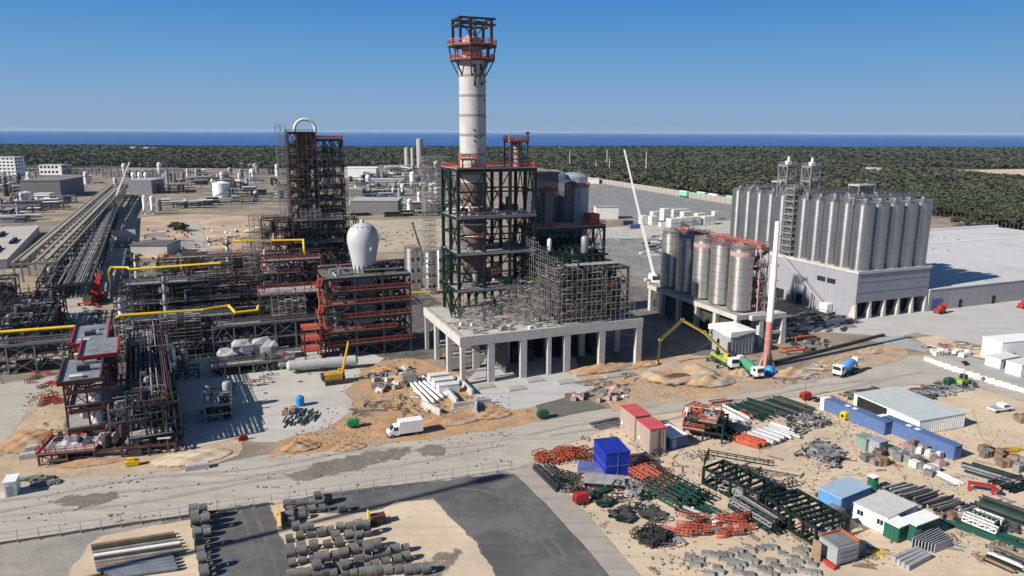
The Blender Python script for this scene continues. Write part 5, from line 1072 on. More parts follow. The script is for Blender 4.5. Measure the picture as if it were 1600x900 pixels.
t = thing('silo_gangway', 'orange railed gangway linking the tops of the smaller silos', 'gangway', q); MB().box(7.6, 1, zsil + .9, 9.4, 43, zsil + 1.1).build('deck', GRAT, t)
for x in (7.6, 9.4): MB().rail([(x, 1, zsil + 1.1), (x, 43, zsil + 1.1)], 1.2, .12, 1.5).build('railing', ORNG, t)
for y in (4, 13, 22, 31, 40): MB().box(3, y, zsil + .92, 12.5, y + .9, zsil + 1.08).rail([(3, y, zsil + 1.08), (12.5, y, zsil + 1.08)], 1.2, .12, 1.5).build('cross_walk', PINKV, t)
P, Q = at(1188, 541), at(1223, 537); d = Q - P; t = thing('concrete_portal', 'bare concrete portal frame with two front legs beside the smaller silos', 'portal', P, math.atan2(d.y, d.x))
for x in (0, d.length):
    MB().add([(x - .9, 0, 0), (x + .9, 0, 0), (x + .9, 1.6, 0), (x - .9, 1.6, 0), (x - .55, .2, 9), (x + .55, .2, 9), (x + .55, 1.4, 9), (x - .55, 1.4, 9)], [(3, 2, 1, 0), (4, 5, 6, 7), (0, 1, 5, 4), (1, 2, 6, 5), (2, 3, 7, 6), (3, 0, 4, 7)]).build('leg', CONC, t)
MB().box(-3.5, .1, 7.8, d.length + .6, 1.5, 9.2).box(.2, .3, 3.2, d.length, 1.3, 4.0).build('beam', CONC, t); MB().box(d.length - .6, 1.6, 7.9, d.length + .6, 14, 9.1).build('tie_beam', CONC, t); MB().box(d.length - .6, 14.1, 0, d.length + .6, 15.3, 9.1).build('leg', CONC, t)
rr = random.Random(19)
for k in range(46):
    p = at(rr.uniform(1228, 1330), rr.uniform(488, 520)); m = MB(); l = rr.uniform(1.5, 5); m.cbox(0, 0, .3, l, rr.uniform(.4, 1.4), .5).cbox(l * .2, 0, .65, l * .4, .3, .2)
    tag(m.build('stored_section', rr.choice([DKST, RUST, BROWN, GREYH, DIRTYW]), None, p, TH + rr.uniform(-.5, .5)), 'dark section stored in the shade at the foot of the grey silo building', 'section', 'sections stored at the foot of the silo building')
# slim pole vessel
p = at(1197, 574); z_ = zrow(p, 346)
t = thing('vent_column', 'slim white column with a pink lower third standing alone by the smaller silos', 'column', p)
MB().lathe([(.95, 0), (.85, z_ * .32)], 18).build('lower_shaft', M('red_primer_shaft', (0.42, 0.17, 0.15), .6, var=.2, scale=.4), t, smooth=True); MB().lathe([(.85, z_ * .32), (.8, z_ * .7), (.62, z_ * .72), (.62, z_)], 18).build('upper_shaft', WHITE, t, smooth=True)
for a in (100, 220, 340): MB().bar((1.9 * math.cos(rad(a)), 1.9 * math.sin(rad(a)), .1), (.7 * math.cos(rad(a)), .7 * math.sin(rad(a)), 4), .5).build('foot_brace', PINKV, t)
for z in (z_ * .2, z_ * .32, z_ * .71): MB().lathe([(1.0, z), (1.0, z + .3)], 18, caps=False).build('flange', PINKV if z < z_ * .4 else WHITE, t)
for k in range(6): MB().box(.6, -.1, z_ * (.4 + k * .1), 1.9, .1, z_ * (.4 + k * .1) + .12).build('bracket', GALV, t)

# ------------------------------------------------------------------ on and round the concrete slab
for px, py, pyt, wpx, m_, lb_ in ((256, 588, 545, 8, GALV, 'slim grey vessel, outer one of the three on the shaded slab'), (272, 592, 538, 11, CLAD, 'tallest pale banded vessel in the middle of the three on the shaded slab'), (291, 586, 543, 8, GALV, 'slim grey vessel nearest the wrapped machines on the shaded slab')):
    p = at(px, py); k = (p - Vector((0, 0, H))).dot(cf_); r = wpx / 2 * k / F; z = zrow(p, pyt); t = thing('vessel', lb_, 'vessel', p)
    MB().lathe([(r, 1.4), (r, z - r), (r * .8, z - r * .4), (r * .3, z), (.1, z)], 18).build('shell', m_, t, smooth=True)
    for a in (45, 135, 225, 315): MB().box(r * .8 * math.cos(rad(a)) - .12, r * .8 * math.sin(rad(a)) - .12, 0, r * .8 * math.cos(rad(a)) + .12, r * .8 * math.sin(rad(a)) + .12, 1.5).build('leg', DKST, t)
    MB().lathe([(r + .5, z * .55), (r + .5, z * .55 + .15)], 12).build('gangway', GRAT, t)
t = thing('vessel_skid', 'dark skid frame round the feet of the three vessels on the slab', 'frame', at(248, 598)); steelwork(t, 9, 4, [0, 2.6], 3, 1, DKST, random.Random(4), col=.25, beam=.25, brace=.3); MB().rail([(0, -.2, 2.6), (9, -.2, 2.6)], 1.1, .09).build('railing', GALV, t)
for k, (px, py, l, h) in enumerate([(340, 578, 5, 4.5), (363, 570, 5.5, 6.0), (395, 566, 5.5, 6.0), (412, 566, 4, 5.2)]):
    t = thing('wrapped_machine', ['low machine wrapped in grey sheeting at the vessel end of the row', 'tall machine wrapped in pale grey sheeting, second in the row', 'wrapped machine with a lopsided top, third in the row', 'narrow wrapped machine at the stair end of the row'][k], 'machine', at(px, py), TH, 'wrapped machines on the slab'); rr = random.Random(k)
    MB().box(0, 0, 0, l, 4, 1.6).build('base_frame', GALV, t)
    vs = [(x * l + rr.uniform(-.2, .2), y * 4 + rr.uniform(-.2, .2), z) for z in (1.6, h * .8) for x, y in ((0, 0), (.5, -.04), (1, 0), (1, 1), (.5, 1.05), (0, 1))] + [(x * l, y * 4, h + rr.uniform(-.5, .3)) for x, y in ((.2, .2), (.5, .15), (.8, .2), (.8, .8), (.5, .85), (.2, .8))]
    MB().add(vs, [(i + o, (i + 1) % 6 + o, (i + 1) % 6 + 6 + o, i + 6 + o) for o in (0, 6) for i in range(6)] + [(12, 13, 14, 15, 16, 17)]).build('sheeting', PLASTIC, t)
    MB().rail([(-.3, -.6, 1.6), (l + .3, -.6, 1.6)], 1.1, .1, 1).build('railing', GALV, t)
unit('low grey machine frame under the row of wrapped machines', 330, 590, 20, 5, [0, 2.6], 6, 1, GALV, 301, 14, 10, {1}, GALV, decks={1: (0, 0, 1, .4)}, name='machine_rack')
P, Q = at(446, 584), at(562, 574); d = Q - P; t = thing('drum_vessel', 'long pale grey drum lying on saddles behind the yellow crane', 'vessel', P, math.atan2(d.y, d.x)); L_ = d.length
MB().hcyl((1, 0, 2.0), (L_ - 1, 0, 2.0), 1.35, 20)  .build('shell', M('drum_grey', (0.42, 0.42, 0.41), .6, var=.12), t, smooth=True)
for x in (3, L_ * .5, L_ - 3): MB().box(x - .5, -1.1, 0, x + .5, 1.1, 1.3).build('saddle', DKST, t)
for x in (5, 9, 14): MB().tube((x, 0, 3.2), (x, 0, 4.0), .3, 10).build('nozzle', GALV, t)
unit('tall narrow grey skid standing alone at the edge of the slab shadow', 322, 662, 5.2, 9, [0, 2, 4], 1, 2, GALV, 302, 22, 14, set(), name='machine_skid', decks={2: (0, 0, .5, .6)})
# yellow crawler crane on the slab edge
def mixer_truck(label, px, py, rz, drum, cab):
    t = thing('mixer_truck', label, 'mixer truck', at(px, py), rz)
    MB().box(-4.3, -1.1, .75, 4.2, 1.1, 1.1).build('chassis', DKST, t); MB().prism([(2.7, -1.2), (4.4, -1.2), (4.55, -.9), (4.55, .9), (4.4, 1.2), (2.7, 1.2)], 1.0, 3.1).build('cab', cab, t)
    MB().box(4.5, -1.0, 2.0, 4.62, 1.0, 2.9).build('windscreen', GLASS, t)
    for s_ in (-1, 1): MB().box(3.1, s_ * 1.2 - .03, 2.05, 4.1, s_ * 1.2 + .03, 2.85).build('side_window', GLASS, t); MB().box(4.5, s_ * .8 - .25, 1.1, 4.63, s_ * .8 + .25, 1.4).build('headlight', WHITE, t)
    prof = [(.5, -1.0), (1.0, -.7), (1.25, .5), (1.25, 2.0), (.95, 3.6), (.6, 4.6)]; m = MB(); vs, fs = [], []; n = 18; ax = Vector((-math.cos(.24), 0, math.sin(.24))); o = Vector((1.5, 0, 2.0)); up = Vector((math.sin(.24), 0, math.cos(.24)))
    for r, s_ in prof:
        for i in range(n): a = i / n * 6.283; vs.append(o + ax * s_ + up * (r * math.cos(a)) + Vector((0, r * math.sin(a), 0)))
    for k in range(len(prof) - 1): fs += [(k * n + i, k * n + (i + 1) % n, (k + 1) * n + (i + 1) % n, (k + 1) * n + i) for i in range(n)]
    m.add(vs, fs + [tuple(range(n)), tuple(range(len(vs) - 1, len(vs) - n - 1, -1))]).build('drum', drum, t, smooth=True)
    MB().box(-4.4, -.7, 2.6, -3.4, .7, 3.9).bar((-4.3, 0, 2.2), (-5.0, 0, 1.2), .6, .3).build('chute', WHITE, t); MB().box(1.9, -1, 1.1, 2.6, 1, 2.6).build('water_tank', WHITE, t)
    for x in (3.5, 1.6, -2.0, -3.3):
        for s_ in (-1, 1): w_ = MB().tube((x, s_ * .85, .55), (x, s_ * 1.25, .55), .55, 14).build('wheel', BLACK, t); MB().tube((x, s_ * 1.2, .55), (x, s_ * 1.28, .55), .28, 10).build('hub', GALV, w_)
    return t
p1, p0 = at(1304, 590), at(1340, 578); d = p1 - p0
mixer_truck('blue-drummed concrete mixer truck driving along the gravel road', 1322, 585, math.atan2(d.y, d.x), M('mixer_blue', (0.1, 0.3, 0.62), .4, var=.06), WHITE)
p1, p0 = at(1184, 594), at(1148, 576); d = p1 - p0
mixer_truck('green-drummed concrete mixer truck backed up to the yellow boom pump', 1170, 585, math.atan2(d.y, d.x), M('mixer_green', (0.06, 0.26, 0.14), .4, var=.06), WHITE)
p0, p1 = at(1118, 562), at(1146, 578); d = p1 - p0; PU = M('pump_yellow', (0.55, 0.4, 0.05), .4, var=.15); LIME = M('lime_paint', (0.24, 0.4, 0.06), .45)
t = thing('boom_pump', 'concrete boom pump with a folded yellow arm arching over the pit', 'pump truck', (p0 + p1) / 2, math.atan2(d.y, d.x))
MB().box(-5, -1.2, .8, 5, 1.2, 1.3).build('chassis', DKST, t); MB().box(3.4, -1.2, 1.0, 5.2, 1.2, 3.2).build('cab', WHITE, t); MB().box(5.15, -1, 2.1, 5.28, 1, 3.0).build('windscreen', GLASS, t); MB().box(-4.8, -1.15, 1.35, 2.8, 1.15, 2.1).build('deck_box', LIME, t); MB().box(-5.6, -.9, .9, -4.8, .9, 2.0).build('hopper', PU, t); MB().lathe([(.9, 1.4), (.7, 3.6)], 14, 1.0, 0).build('turret', PU, t)
for x in (4.3, -1.5, -2.9, -4.2):
    for s_ in (-1, 1): MB().tube((x, s_ * .85, .55), (x, s_ * 1.25, .55), .55, 12).build('wheel', BLACK, t)
for x, y in ((2.5, 3.5), (2.5, -3.5), (-3.5, 3), (-3.5, -3)): MB().bar((x * .6, y * .3, 1.0), (x, y, .8), .28).box(x - .3, y - .3, .05, x + .3, y + .3, .9).build('outrigger', DGREENP, t)
def inplane(p, px, py):                    # point over the line p - camera-right, at a photo pixel
    z = zrow(p, py); k = (Vector((p[0], p[1], z)) - Vector((0, 0, H))).dot(cf_); x = p[0] + (px - proj((p[0], p[1], z))[0]) * k / F; return Vector((x, p[1], zrow((x, p[1], 0), py)))
tb = t.location + Vector((math.cos(t.rotation_euler.z), math.sin(t.rotation_euler.z), 0)) * 1.0
aw = [tb + Vector((0, 0, 3.4))] + [inplane(tb, x, y) for x, y in ((1100, 519), (1066, 500), (1032, 531), (1028, 566))]
inv = Matrix.Rotation(-t.rotation_euler.z, 4, 'Z'); al = [inv @ (p - t.location) for p in aw]
for i in range(4): MB().bar(al[i], al[i + 1], .62 - i * .09, .75 - i * .12).build('boom_section', PU, t); MB().tube(al[i + 1] + Vector((0, -.4, 0)), al[i + 1] + Vector((0, .4, 0)), .4, 10).build('boom_joint', PU, t)
m = MB().path([p + Vector((.3, -.35, .35)) for p in al], .13, 6); m.build('delivery_pipe', DKST, t)
P = at(524, 598); t = thing('crawler_crane', 'yellow crawler crane with a raised latticed yellow boom on the slab edge', 'crane', P, TH)
for y in (-1.5, 1.5): MB().prism([(-2.6, y - .4), (2.6, y - .4), (2.6, y + .4), (-2.6, y + .4)], .1, 1.1).build('track', DKST, t)
CY = M('machine_ochre', (0.5, 0.3, 0.04), .5, var=.15)
MB().box(-2.6, -1.4, 1.2, 1.6, 1.4, 2.6).build('house', CY, t); MB().box(1.0, .3, 1.3, 2.4, 1.4, 3.2).build('cab', CY, t); MB().box(1.3, 1.38, 2.1, 2.2, 1.45, 3.0).build('side_window', GLASS, t); MB().box(-3.3, -1.3, 1.3, -2.6, 1.3, 2.5).build('counterweight', DKST, t)
tip = inv.Rotation(-TH, 4, 'Z') @ (inplane(P, 544, 536) - P); f0 = Vector((1.6, 0, 1.8)); m = MB(); dd = (tip - f0)
LB = M('boom_yellow', (0.66, 0.42, 0.08), .5)
for oy, oz in ((-.45, -.45), (.45, -.45), (-.45, .45), (.45, .45)): m.bar(f0 + Vector((0, oy, oz)), tip + Vector((0, oy * .5, oz * .5)), .22)
for k in range(14): a, b = f0 + dd * (k / 14), f0 + dd * ((k + 1) / 14); m.bar(a + Vector((0, -.4, -.4)), b + Vector((0, .4, -.4)), .14).bar(a + Vector((0, -.4, .4)), b + Vector((0, .4, .4)), .14).bar(a + Vector((0, -.42, -.4)), b + Vector((0, -.42, .4)), .14)
m.build('lattice_boom', LB, t)
# blue tank, formwork panels, site boxes on the slab
p = at(469, 634); t = thing('water_tank', 'bright blue round plastic tank standing on the concrete slab', 'tank', p); MB().lathe([(.95, .05), (.98, 1.9), (.7, 2.2), (.3, 2.35)], 20).build('body', M('plastic_blue', (0.03, 0.25, 0.6), .4), t, smooth=True); MB().lathe([(.3, 2.3), (.3, 2.5)], 12).build('lid', M('plastic_blue', (0, 0, 0)), t)
rs_ = random.Random(5)
def pallet(rr): l, w_, h = rr.uniform(1.2, 2.2), rr.uniform(1, 1.4), rr.uniform(.5, 1.3); m = MB().box(-l / 2, -w_ / 2, .15, l / 2, w_ / 2, h); [m.box(x - .08, -w_ / 2, 0, x + .08, w_ / 2, .15) for x in (-l * .4, 0, l * .4)]; m.box(-l * .45, -w_ * .45, h, l * .1, w_ * .3, h + rr.uniform(.1, .4)); return m
def slabb(rr): l, w_, h = rr.uniform(1.5, 2.3), rr.uniform(1.3, 1.8), rr.uniform(.3, .55); m = MB(); m.add([(-l / 2, -w_ / 2, 0), (l / 2, -w_ / 2, 0), (l / 2, w_ / 2, 0), (-l / 2, w_ / 2, 0), (-l / 2 + .1, -w_ / 2 + .1, h), (l / 2 - .1, -w_ / 2 + .08, h + rr.uniform(-.08, .1)), (l / 2 - .12, w_ / 2 - .1, h + rr.uniform(-.1, .1)), (-l / 2 + .1, w_ / 2 - .1, h)], [(3, 2, 1, 0), (4, 5, 6, 7), (0, 1, 5, 4), (1, 2, 6, 5), (2, 3, 7, 6), (3, 0, 4, 7)]); return m.box(-l * .3, -w_ * .1, h, l * .3, w_ * .1, h + .1)
def spool(rr): l, r = rr.uniform(1.2, 3.5), rr.uniform(.15, .35); m = MB().tube((-l / 2, 0, r + .05), (l / 2, 0, r + .05), r, 9); m.tube((-l / 2, 0, r + .05), (-l / 2 + .08, 0, r + .05), r * 1.5, 10).tube((l / 2 - .08, 0, r + .05), (l / 2, 0, r + .05), r * 1.5, 10); return m.tube((l / 2 - r, 0, r), (l / 2 - r, l * .35, r * 1.2), r * .9, 8) if rr.random() < .5 else m
def bracket(rr): l = rr.uniform(1.5, 4); w_ = rr.uniform(.8, 1.8); h = rr.uniform(.5, 1.6); m = MB(); [m.bar((-l / 2, y, z), (l / 2, y, z), .16) for y in (-w_ / 2, w_ / 2) for z in (.1, h)]; [m.bar((x, y, .1), (x, y, h), .16) for x in (-l / 2, 0, l / 2) for y in (-w_ / 2, w_ / 2)]; [m.bar((x, -w_ / 2, h), (x, w_ / 2, h), .14) for x in (-l / 2, 0, l / 2)]; return m
def plate(rr): l, w_ = rr.uniform(1.5, 3.5), rr.uniform(.8, 1.6); return MB().box(-l / 2, -w_ / 2, .1, l / 2, w_ / 2, .2 + rr.uniform(0, .3)).box(-l * .4, -w_ * .55, 0, -l * .3, w_ * .55, .1).box(l * .3, -w_ * .55, 0, l * .4, w_ * .55, .1)
def board(rr): l = rr.uniform(2, 4.5); return MB().box(-l / 2, -.15, 0, l / 2, .15, .12).box(-l / 2 + .2, .0, .12, l / 2 - .1, .22, .2)
def cratem(rr): l, w_, h = rr.uniform(1.4, 2.4), rr.uniform(1.2, 1.8), rr.uniform(1, 1.7); m = MB().box(-l / 2, -w_ / 2, .12, l / 2, w_ / 2, h); [m.box(x - .1, -w_ / 2 - .04, .0, x + .1, w_ / 2 + .04, h + .04) for x in (-l * .35, l * .35)]; return m
def scatter(n, region, build, label, cat, group, name, mats, rz=TH, jr=.5, z=.08, seed=1, zf=None):
    """n copies of one kind laid on the ground inside a photo quadrilateral"""
    rr = random.Random(seed); protos = []; sc_ = .68 if build in (bracket, spool, plate) else .85; n = int(n * (1.5 if sc_ < .8 else 1.2))
    A_, B_, C_, D_ = [at(*p) for p in region]
    for k in range(min(n, 6)): m = build(rr); m.v = [(x * sc_, y * sc_, z_ * sc_) for x, y, z_ in m.v]; protos.append(m)
    out = []
    for k in range(n):
        u, v = rr.random(), rr.random(); p = A_.lerp(B_, u).lerp(D_.lerp(C_, u), v); m = protos[k % len(protos)]
        if k < len(protos): o = m.build(name, mats[k % len(mats)], None); protos[k] = o
        else: o = protos[k % len(protos)].copy(); C.objects.link(o)
        o.location = (p.x, p.y, z + (zf(rr) if zf else 0)); o.rotation_euler = (0, 0, rz + rr.uniform(-jr, jr)); tag(o, label, cat, group); out.append(o)
    return out
scatter(26, [(440, 655), (490, 640), (500, 655), (450, 668)], board, 'dark formwork board stacked by the blue round tank', 'board', 'formwork boards by the blue tank', 'formwork_board', [DGREENP, DKST, GREYH], TH + 1.2, .15, .08, 2, lambda r: r.uniform(0, .6))
scatter(5, [(440, 644), (462, 640), (462, 646), (442, 650)], pallet, 'pinkish pallet load beside the blue round tank', 'pallet', 'pallets by the blue tank', 'pallet_load', [PINKV], seed=3)
scatter(24, [(545, 640), (600, 625), (610, 640), (560, 655)], board, 'timber formwork lying on the end of the slab above the white van', 'timber', 'formwork timbers above the van', 'formwork_timber', [BROWN, PLANK, GREYH], TH, .8, .08, 4, lambda r: r.uniform(0, .4))
scatter(34, [(580, 590), (640, 572), (650, 600), (590, 615)], pallet, 'pallet load in the muddle of materials behind the yellow crane', 'pallet', 'pallets behind the yellow crane', 'pallet_load', [BROWN, DIRTYW, GREYH, PLANK], TH, .8, .1, 5)
scatter(30, [(600, 620), (660, 600), (690, 640), (620, 655)], board, 'loose timber lying on the dug earth above the white van', 'timber', 'loose timbers on the dug earth', 'loose_timber', [PLANK, BROWN, GREYH, WHITE], TH + 1.8, .8, .12, 6, lambda r: r.uniform(0, .3))
for k in range(5):
    p, q = at(636 + k * 5, 596 - k * 2), at(672 + k * 7, 636 - k * 4); tag(MB().tube((0, 0, .45 + (k % 2) * .1), q - p + Vector((0, 0, .45)), .38, 10).build('white_pipe', WHITE if k % 2 == 0 else DIRTYW, None, p, 0, True), 'long white pipe in the bundle pointing at the concrete table', 'pipe', 'long white pipes by the concrete table')
for k in range(3):
    t = thing('white_box', ['topmost white site box of the three by the concrete table', 'middle white site box of the three by the concrete table', 'lowest white site box of the three by the white pipes'][k], 'site box', at(672 + k * 7, 602 + k * 8), TH, 'white site boxes'); MB().box(0, 0, .1, 5, 2.2, 2.2).build('body', WHITE, t); MB().box(-.05, -.05, 2.2, 5.05, 2.25, 2.32).build('lid', DIRTYW, t)
tag(MB().box(0, 0, 0, 3.4, 2.6, 2.4).box(.2, .2, 2.4, 3.2, 2.4, 2.6).build('grey_box', GALV, None, at(630, 604), TH), 'pale grey cabinet at the head of the white pipes', 'cabinet')
# low concrete foundation walls by the white pipes
for k, (x, y, l, rz) in enumerate([(708, 640, 9, TH), (716, 632, 10, TH + 1.57), (745, 645, 8, TH + 1.2), (690, 648, 7, TH + 1.9), (740, 618, 12, TH + 1.57)]):
    tag(MB().box(0, 0, 0, l, .5, 1.4).box(-.3, -.3, 0, l + .3, .8, .3).build('foundation_wall', CONC, None, at(x, y), rz), 'low new concrete foundation wall in the dug earth before the concrete table', 'wall', 'low foundation walls in the dug earth')
for k in range(7):
    a, b = 3 + k * 6.5, -4 - (k % 2) * 4
    tag(MB().box(0, 0, 0, 4.5, 3, .22).box(.4, .4, .22, 4.1, 2.6, .3).build('floor_plate', M('new_slab', (0.34, 0.33, 0.31), .9, var=.12), None, gr(PA + a, PB + b, .1), TH), 'flat grey concrete panel cast on the slab before the table', 'panel', 'concrete panels before the table')
scatter(22, [(880, 620), (960, 600), (990, 620), (910, 636)], pallet, 'rubble bag or pallet on the earth beside the dark tarmac bed', 'pallet', 'pallets beside the dark tarmac bed', 'pallet_load', [PINKV, GREYH, DIRTYW, BROWN], TH, .8, .1, 7)
scatter(26, [(895, 600), (985, 585), (1000, 600), (930, 612)], board, 'plank lying on the earth under the concrete table edge', 'plank', 'planks by the concrete table', 'loose_plank', [PLANK, BROWN, GREYH], TH, .7, .1, 8, lambda r: r.uniform(0, .3))
scatter(30, [(1200, 590), (1290, 570), (1300, 585), (1220, 600)], board, 'plank or pipe end lying by the foot of the pink-footed column', 'plank', 'planks by the pink-footed column', 'loose_plank', [PLANK, BROWN, GREYH, DIRTYW], TH, .9, .1, 9, lambda r: r.uniform(0, .4))
scatter(18, [(1238, 540), (1290, 530), (1300, 545), (1250, 555)], pallet, 'pallet load under the orange frame beside the concrete portal', 'pallet', 'pallets beside the concrete portal', 'pallet_load', [GREYH, DKST, BROWN], TH, .6, .1, 10)
for x, y, lb_ in ((1243, 534, 'flat orange steel frame on the pallets beside the concrete portal'), (1228, 556, 'orange steel frame lying near the pink-footed column')):
    t = thing('orange_trestle', lb_, 'frame', at(x, y)); MB().box(0, 0, 1.0, 7, .5, 1.4).box(0, 2.5, 1.0, 7, 3, 1.4).box(0, .5, 1.05, .4, 2.5, 1.35).box(6.6, .5, 1.05, 7, 2.5, 1.35).build('frame', SAFETY, t); [MB().box(x_, y_, 0, x_ + .3, y_ + .3, 1.05).build('leg', SAFETY, t) for x_ in (.2, 6.4) for y_ in (.1, 2.6)]
P = [at(1200, 570), at(1260, 556), at(1330, 538), at(1380, 525)]; m = MB()
m.path([p + Vector((0, 0, .4)) for p in P], .5, 8); tag(m.build('trench_hose', DKST, None, (0, 0, 0)), 'long black pipe lying across the earth from the pink-footed column to the apron', 'pipe')
p = at(1198, 582); tag(MB().lathe([(.9, .05), (1.3, .7), (1.3, 1.6), (.8, 2.3), (.2, 2.5)], 16).build('blue_silo', _mats['plastic_blue'], None, p + Vector((0, -2, 0)), 0, True), 'round blue tank at the foot of the pink-footed column', 'tank')
# white-tarped equipment block
t = thing('covered_equipment', 'tall grey panelled equipment block under a white tarpaulin by the smaller silos', 'equipment', at(1140, 558)); 
MB().box(0, 0, 0.2, 8, 9.5, 6.8).build('body', GREYP, t); [MB().box(.6 + k * 1.1, -.1, .4, .9 + k * 1.1, 0, 6.6).build('rib', GALV, t) for k in range(7)]
m = MB(); rr = random.Random(6); n = 12; vs = []
ring = [(-.25, -.25), (2, -.25), (4, -.25), (6, -.25), (8.25, -.25), (8.25, 3), (8.25, 6.5), (8.25, 9.7), (4, 9.7), (-.25, 9.7), (-.25, 6.5), (-.25, 3)]
vs = [(x, y, 6.8 - rr.uniform(.3, 1.5)) for x, y in ring] + [(x, y, 7.0 + rr.uniform(-.1, .1)) for x, y in ring] + [(4 + (x - 4) * .6, 4.7 + (y - 4.7) * .6, 7.25 + rr.uniform(-.1, .1)) for x, y in ring]
m.add(vs, [(i + o, (i + 1) % n + o, (i + 1) % n + n + o, i + n + o) for o in (0, n) for i in range(n)] + [tuple(range(2 * n, 3 * n))]); m.build('tarpaulin', WHITE, t)
for k, (x, y) in enumerate([(1120, 566), (1137, 572)]):
    t = thing('pile_rig', 'thin black mast beside the tarpaulin-covered block, ' + ('nearer the pump arm' if k == 0 else 'nearer the green drum'), 'mast', at(x, y)); MB().box(-.25, -.25, .4, .25, .25, 6.5).build('mast', DKST, t); MB().box(-1, -.8, 0, 1, .8, .9).build('base', DKST, t); MB().box(-.5, -.5, 2.5, .5, .5, 3.3).build('drive_head', DKST, t)
# ------------------------------------------------------------------ vehicles and cabins
p0, p1 = at(656, 676), at(608, 683); d = p1 - p0; t = thing('box_van', 'white box van parked on the earth beside the gravel road', 'van', (p0 + p1) / 2, math.atan2(d.y, d.x))
MB().box(-3.6, -1.1, .75, 1.2, 1.1, 3.2).build('cargo_box', WHITE, t); MB().add([(1.25, -1, .5), (3.5, -1, .5), (3.5, 1, .5), (1.25, 1, .5), (1.25, -1, 2.4), (2.2, -.92, 2.4), (2.2, .92, 2.4), (1.25, 1, 2.4), (3.0, -.98, 1.5), (3.5, -.95, 1.25), (3.5, .95, 1.25), (3.0, .98, 1.5)], [(3, 2, 1, 0), (0, 1, 9, 8, 5, 4), (3, 7, 6, 11, 10, 2), (1, 2, 10, 9), (8, 9, 10, 11), (5, 8, 11, 6), (4, 5, 6, 7), (0, 4, 7, 3)]).build('cab', WHITE, t)
MB().add([(2.28, -.85, 2.35), (2.98, -.88, 1.58), (2.98, .88, 1.58), (2.28, .85, 2.35)], [(0, 1, 2, 3)]).build('windscreen', GLASS, t)
for s_ in (-1, 1): MB().box(1.5, s_ * .99 - .03, 1.55, 2.35, s_ * .99 + .03, 2.2).build('side_window', GLASS, t); MB().box(3.45, s_ * .7 - .2, .9, 3.54, s_ * .7 + .2, 1.15).build('headlight', GALV, t)
MB().box(3.4, -1, .35, 3.65, 1, .7).build('bumper', DKST, t); MB().box(-3.5, -.9, .5, 1.3, .9, .75).build('chassis', DKST, t)
for x in (2.6, -2.2):
    for s_ in (-1, 1): w_ = MB().tube((x, s_ * .8, .42), (x, s_ * 1.05, .42), .42, 14).build('wheel', BLACK, t); MB().tube((x, s_ * 1.0, .42), (x, s_ * 1.07, .42), .22, 10).build('hub', GALV, w_)
p0, p1 = at(1544, 645), at(1580, 640); d = p1 - p0; t = thing('pickup_truck', 'white pickup with an open flat bed parked on the sand by the white-roofed hall', 'pickup', (p0 + p1) / 2, math.atan2(d.y, d.x))
MB().box(-2.7, -.95, .55, 2.6, .95, 1.0).build('body', WHITE, t); MB().prism([(-.1, -.85), (1.5, -.85), (1.5, .85), (-.1, .85)], 1.0, 1.75).build('cab', WHITE, t); MB().box(.1, -.9, 1.15, 1.3, .9, 1.6).box(1.46, -.75, 1.15, 1.56, .75, 1.6).build('window', GLASS, t); MB().box(-2.6, -.85, 1.0, -.2, .85, 1.08).build('flat_bed', GREYP, t)
for x in (1.7, -1.7):
    for s_ in (-1, 1): MB().tube((x, s_ * .75, .38), (x, s_ * .97, .38), .38, 12).build('wheel', BLACK, t)
def container(label, pa, pb, depth, h, wall, roof, name='container', cat='container', group=None, corr=True, slope=0):
    """box with its long or short near side from photo point pa to pb; corrugated walls, doors, roof"""
    P, Q = at(*pa), at(*pb); d = Q - P; L_ = d.length; t = thing(name, label, cat, P, math.atan2(d.y, d.x), group); W_ = depth
    m = MB().box(0, 0, .12, L_, W_, h)
    if corr:
        n = max(2, int(L_ / .55)); [m.box((k + .25) * L_ / n, -.05, .25, (k + .7) * L_ / n, .0, h - .15) for k in range(n)]
        n = max(2, int(W_ / .55)); [m.box(-.05, (k + .25) * W_ / n, .25, 0, (k + .7) * W_ / n, h - .15).box(L_, (k + .25) * W_ / n, .25, L_ + .05, (k + .7) * W_ / n, h - .15) for k in range(n)]
    m.build('body', wall, t)
    MB().add([(-.12, -.12, h + .01), (L_ + .12, -.12, h + .01), (L_ + .12, W_ + .12, h + .01 + slope), (-.12, W_ + .12, h + .01 + slope), (-.12, -.12, h + .16), (L_ + .12, -.12, h + .16), (L_ + .12, W_ + .12, h + .16 + slope), (-.12, W_ + .12, h + .16 + slope)], [(3, 2, 1, 0), (4, 5, 6, 7), (0, 1, 5, 4), (1, 2, 6, 5), (2, 3, 7, 6), (3, 0, 4, 7)]).build('roof', roof, t)
    return t, L_, W_
def door(t, x, w_, h, mat=GREYP, y=-.08): MB().box(x, y, .15, x + w_, y + .06, h).build('door', mat, t)
for lb_, pa, pb, dp in (('tan box with a faded red roof standing further from the camera', (967, 681), (1000, 697), 7), ('tan box with a faded red roof nearest the road junction', (997, 700), (1016, 712), 6.5)):
    pass
t, L_, W_ = container('tall tan box with a faded red roof, the nearer of the pair', (1014, 712), (1040, 708), 5.3, 5.2, TAN, REDROOF, 'tall_box'); door(t, .4, 1.2, 4.6, TAN); MB().box(L_ * .5 - .05, -.14, .2, L_ * .5 + .05, -.02, 5).build('door_seam', BROWN, t); MB().box(-.1, W_ * .7, 1.8, -.02, W_ * .7 + .5, 2.4).build('notice_plate', WHITE, t)
t, L_, W_ = container('tall tan box with a faded red roof, set back behind its twin', (991, 690.5), (1015, 687), 6.2, 5.2, TAN, REDROOF, 'tall_box'); door(t, .4, 1.2, 4.6, TAN); MB().box(-.1, W_ * .8, 1.8, -.02, W_ * .8 + .5, 2.4).build('notice_plate', WHITE, t)
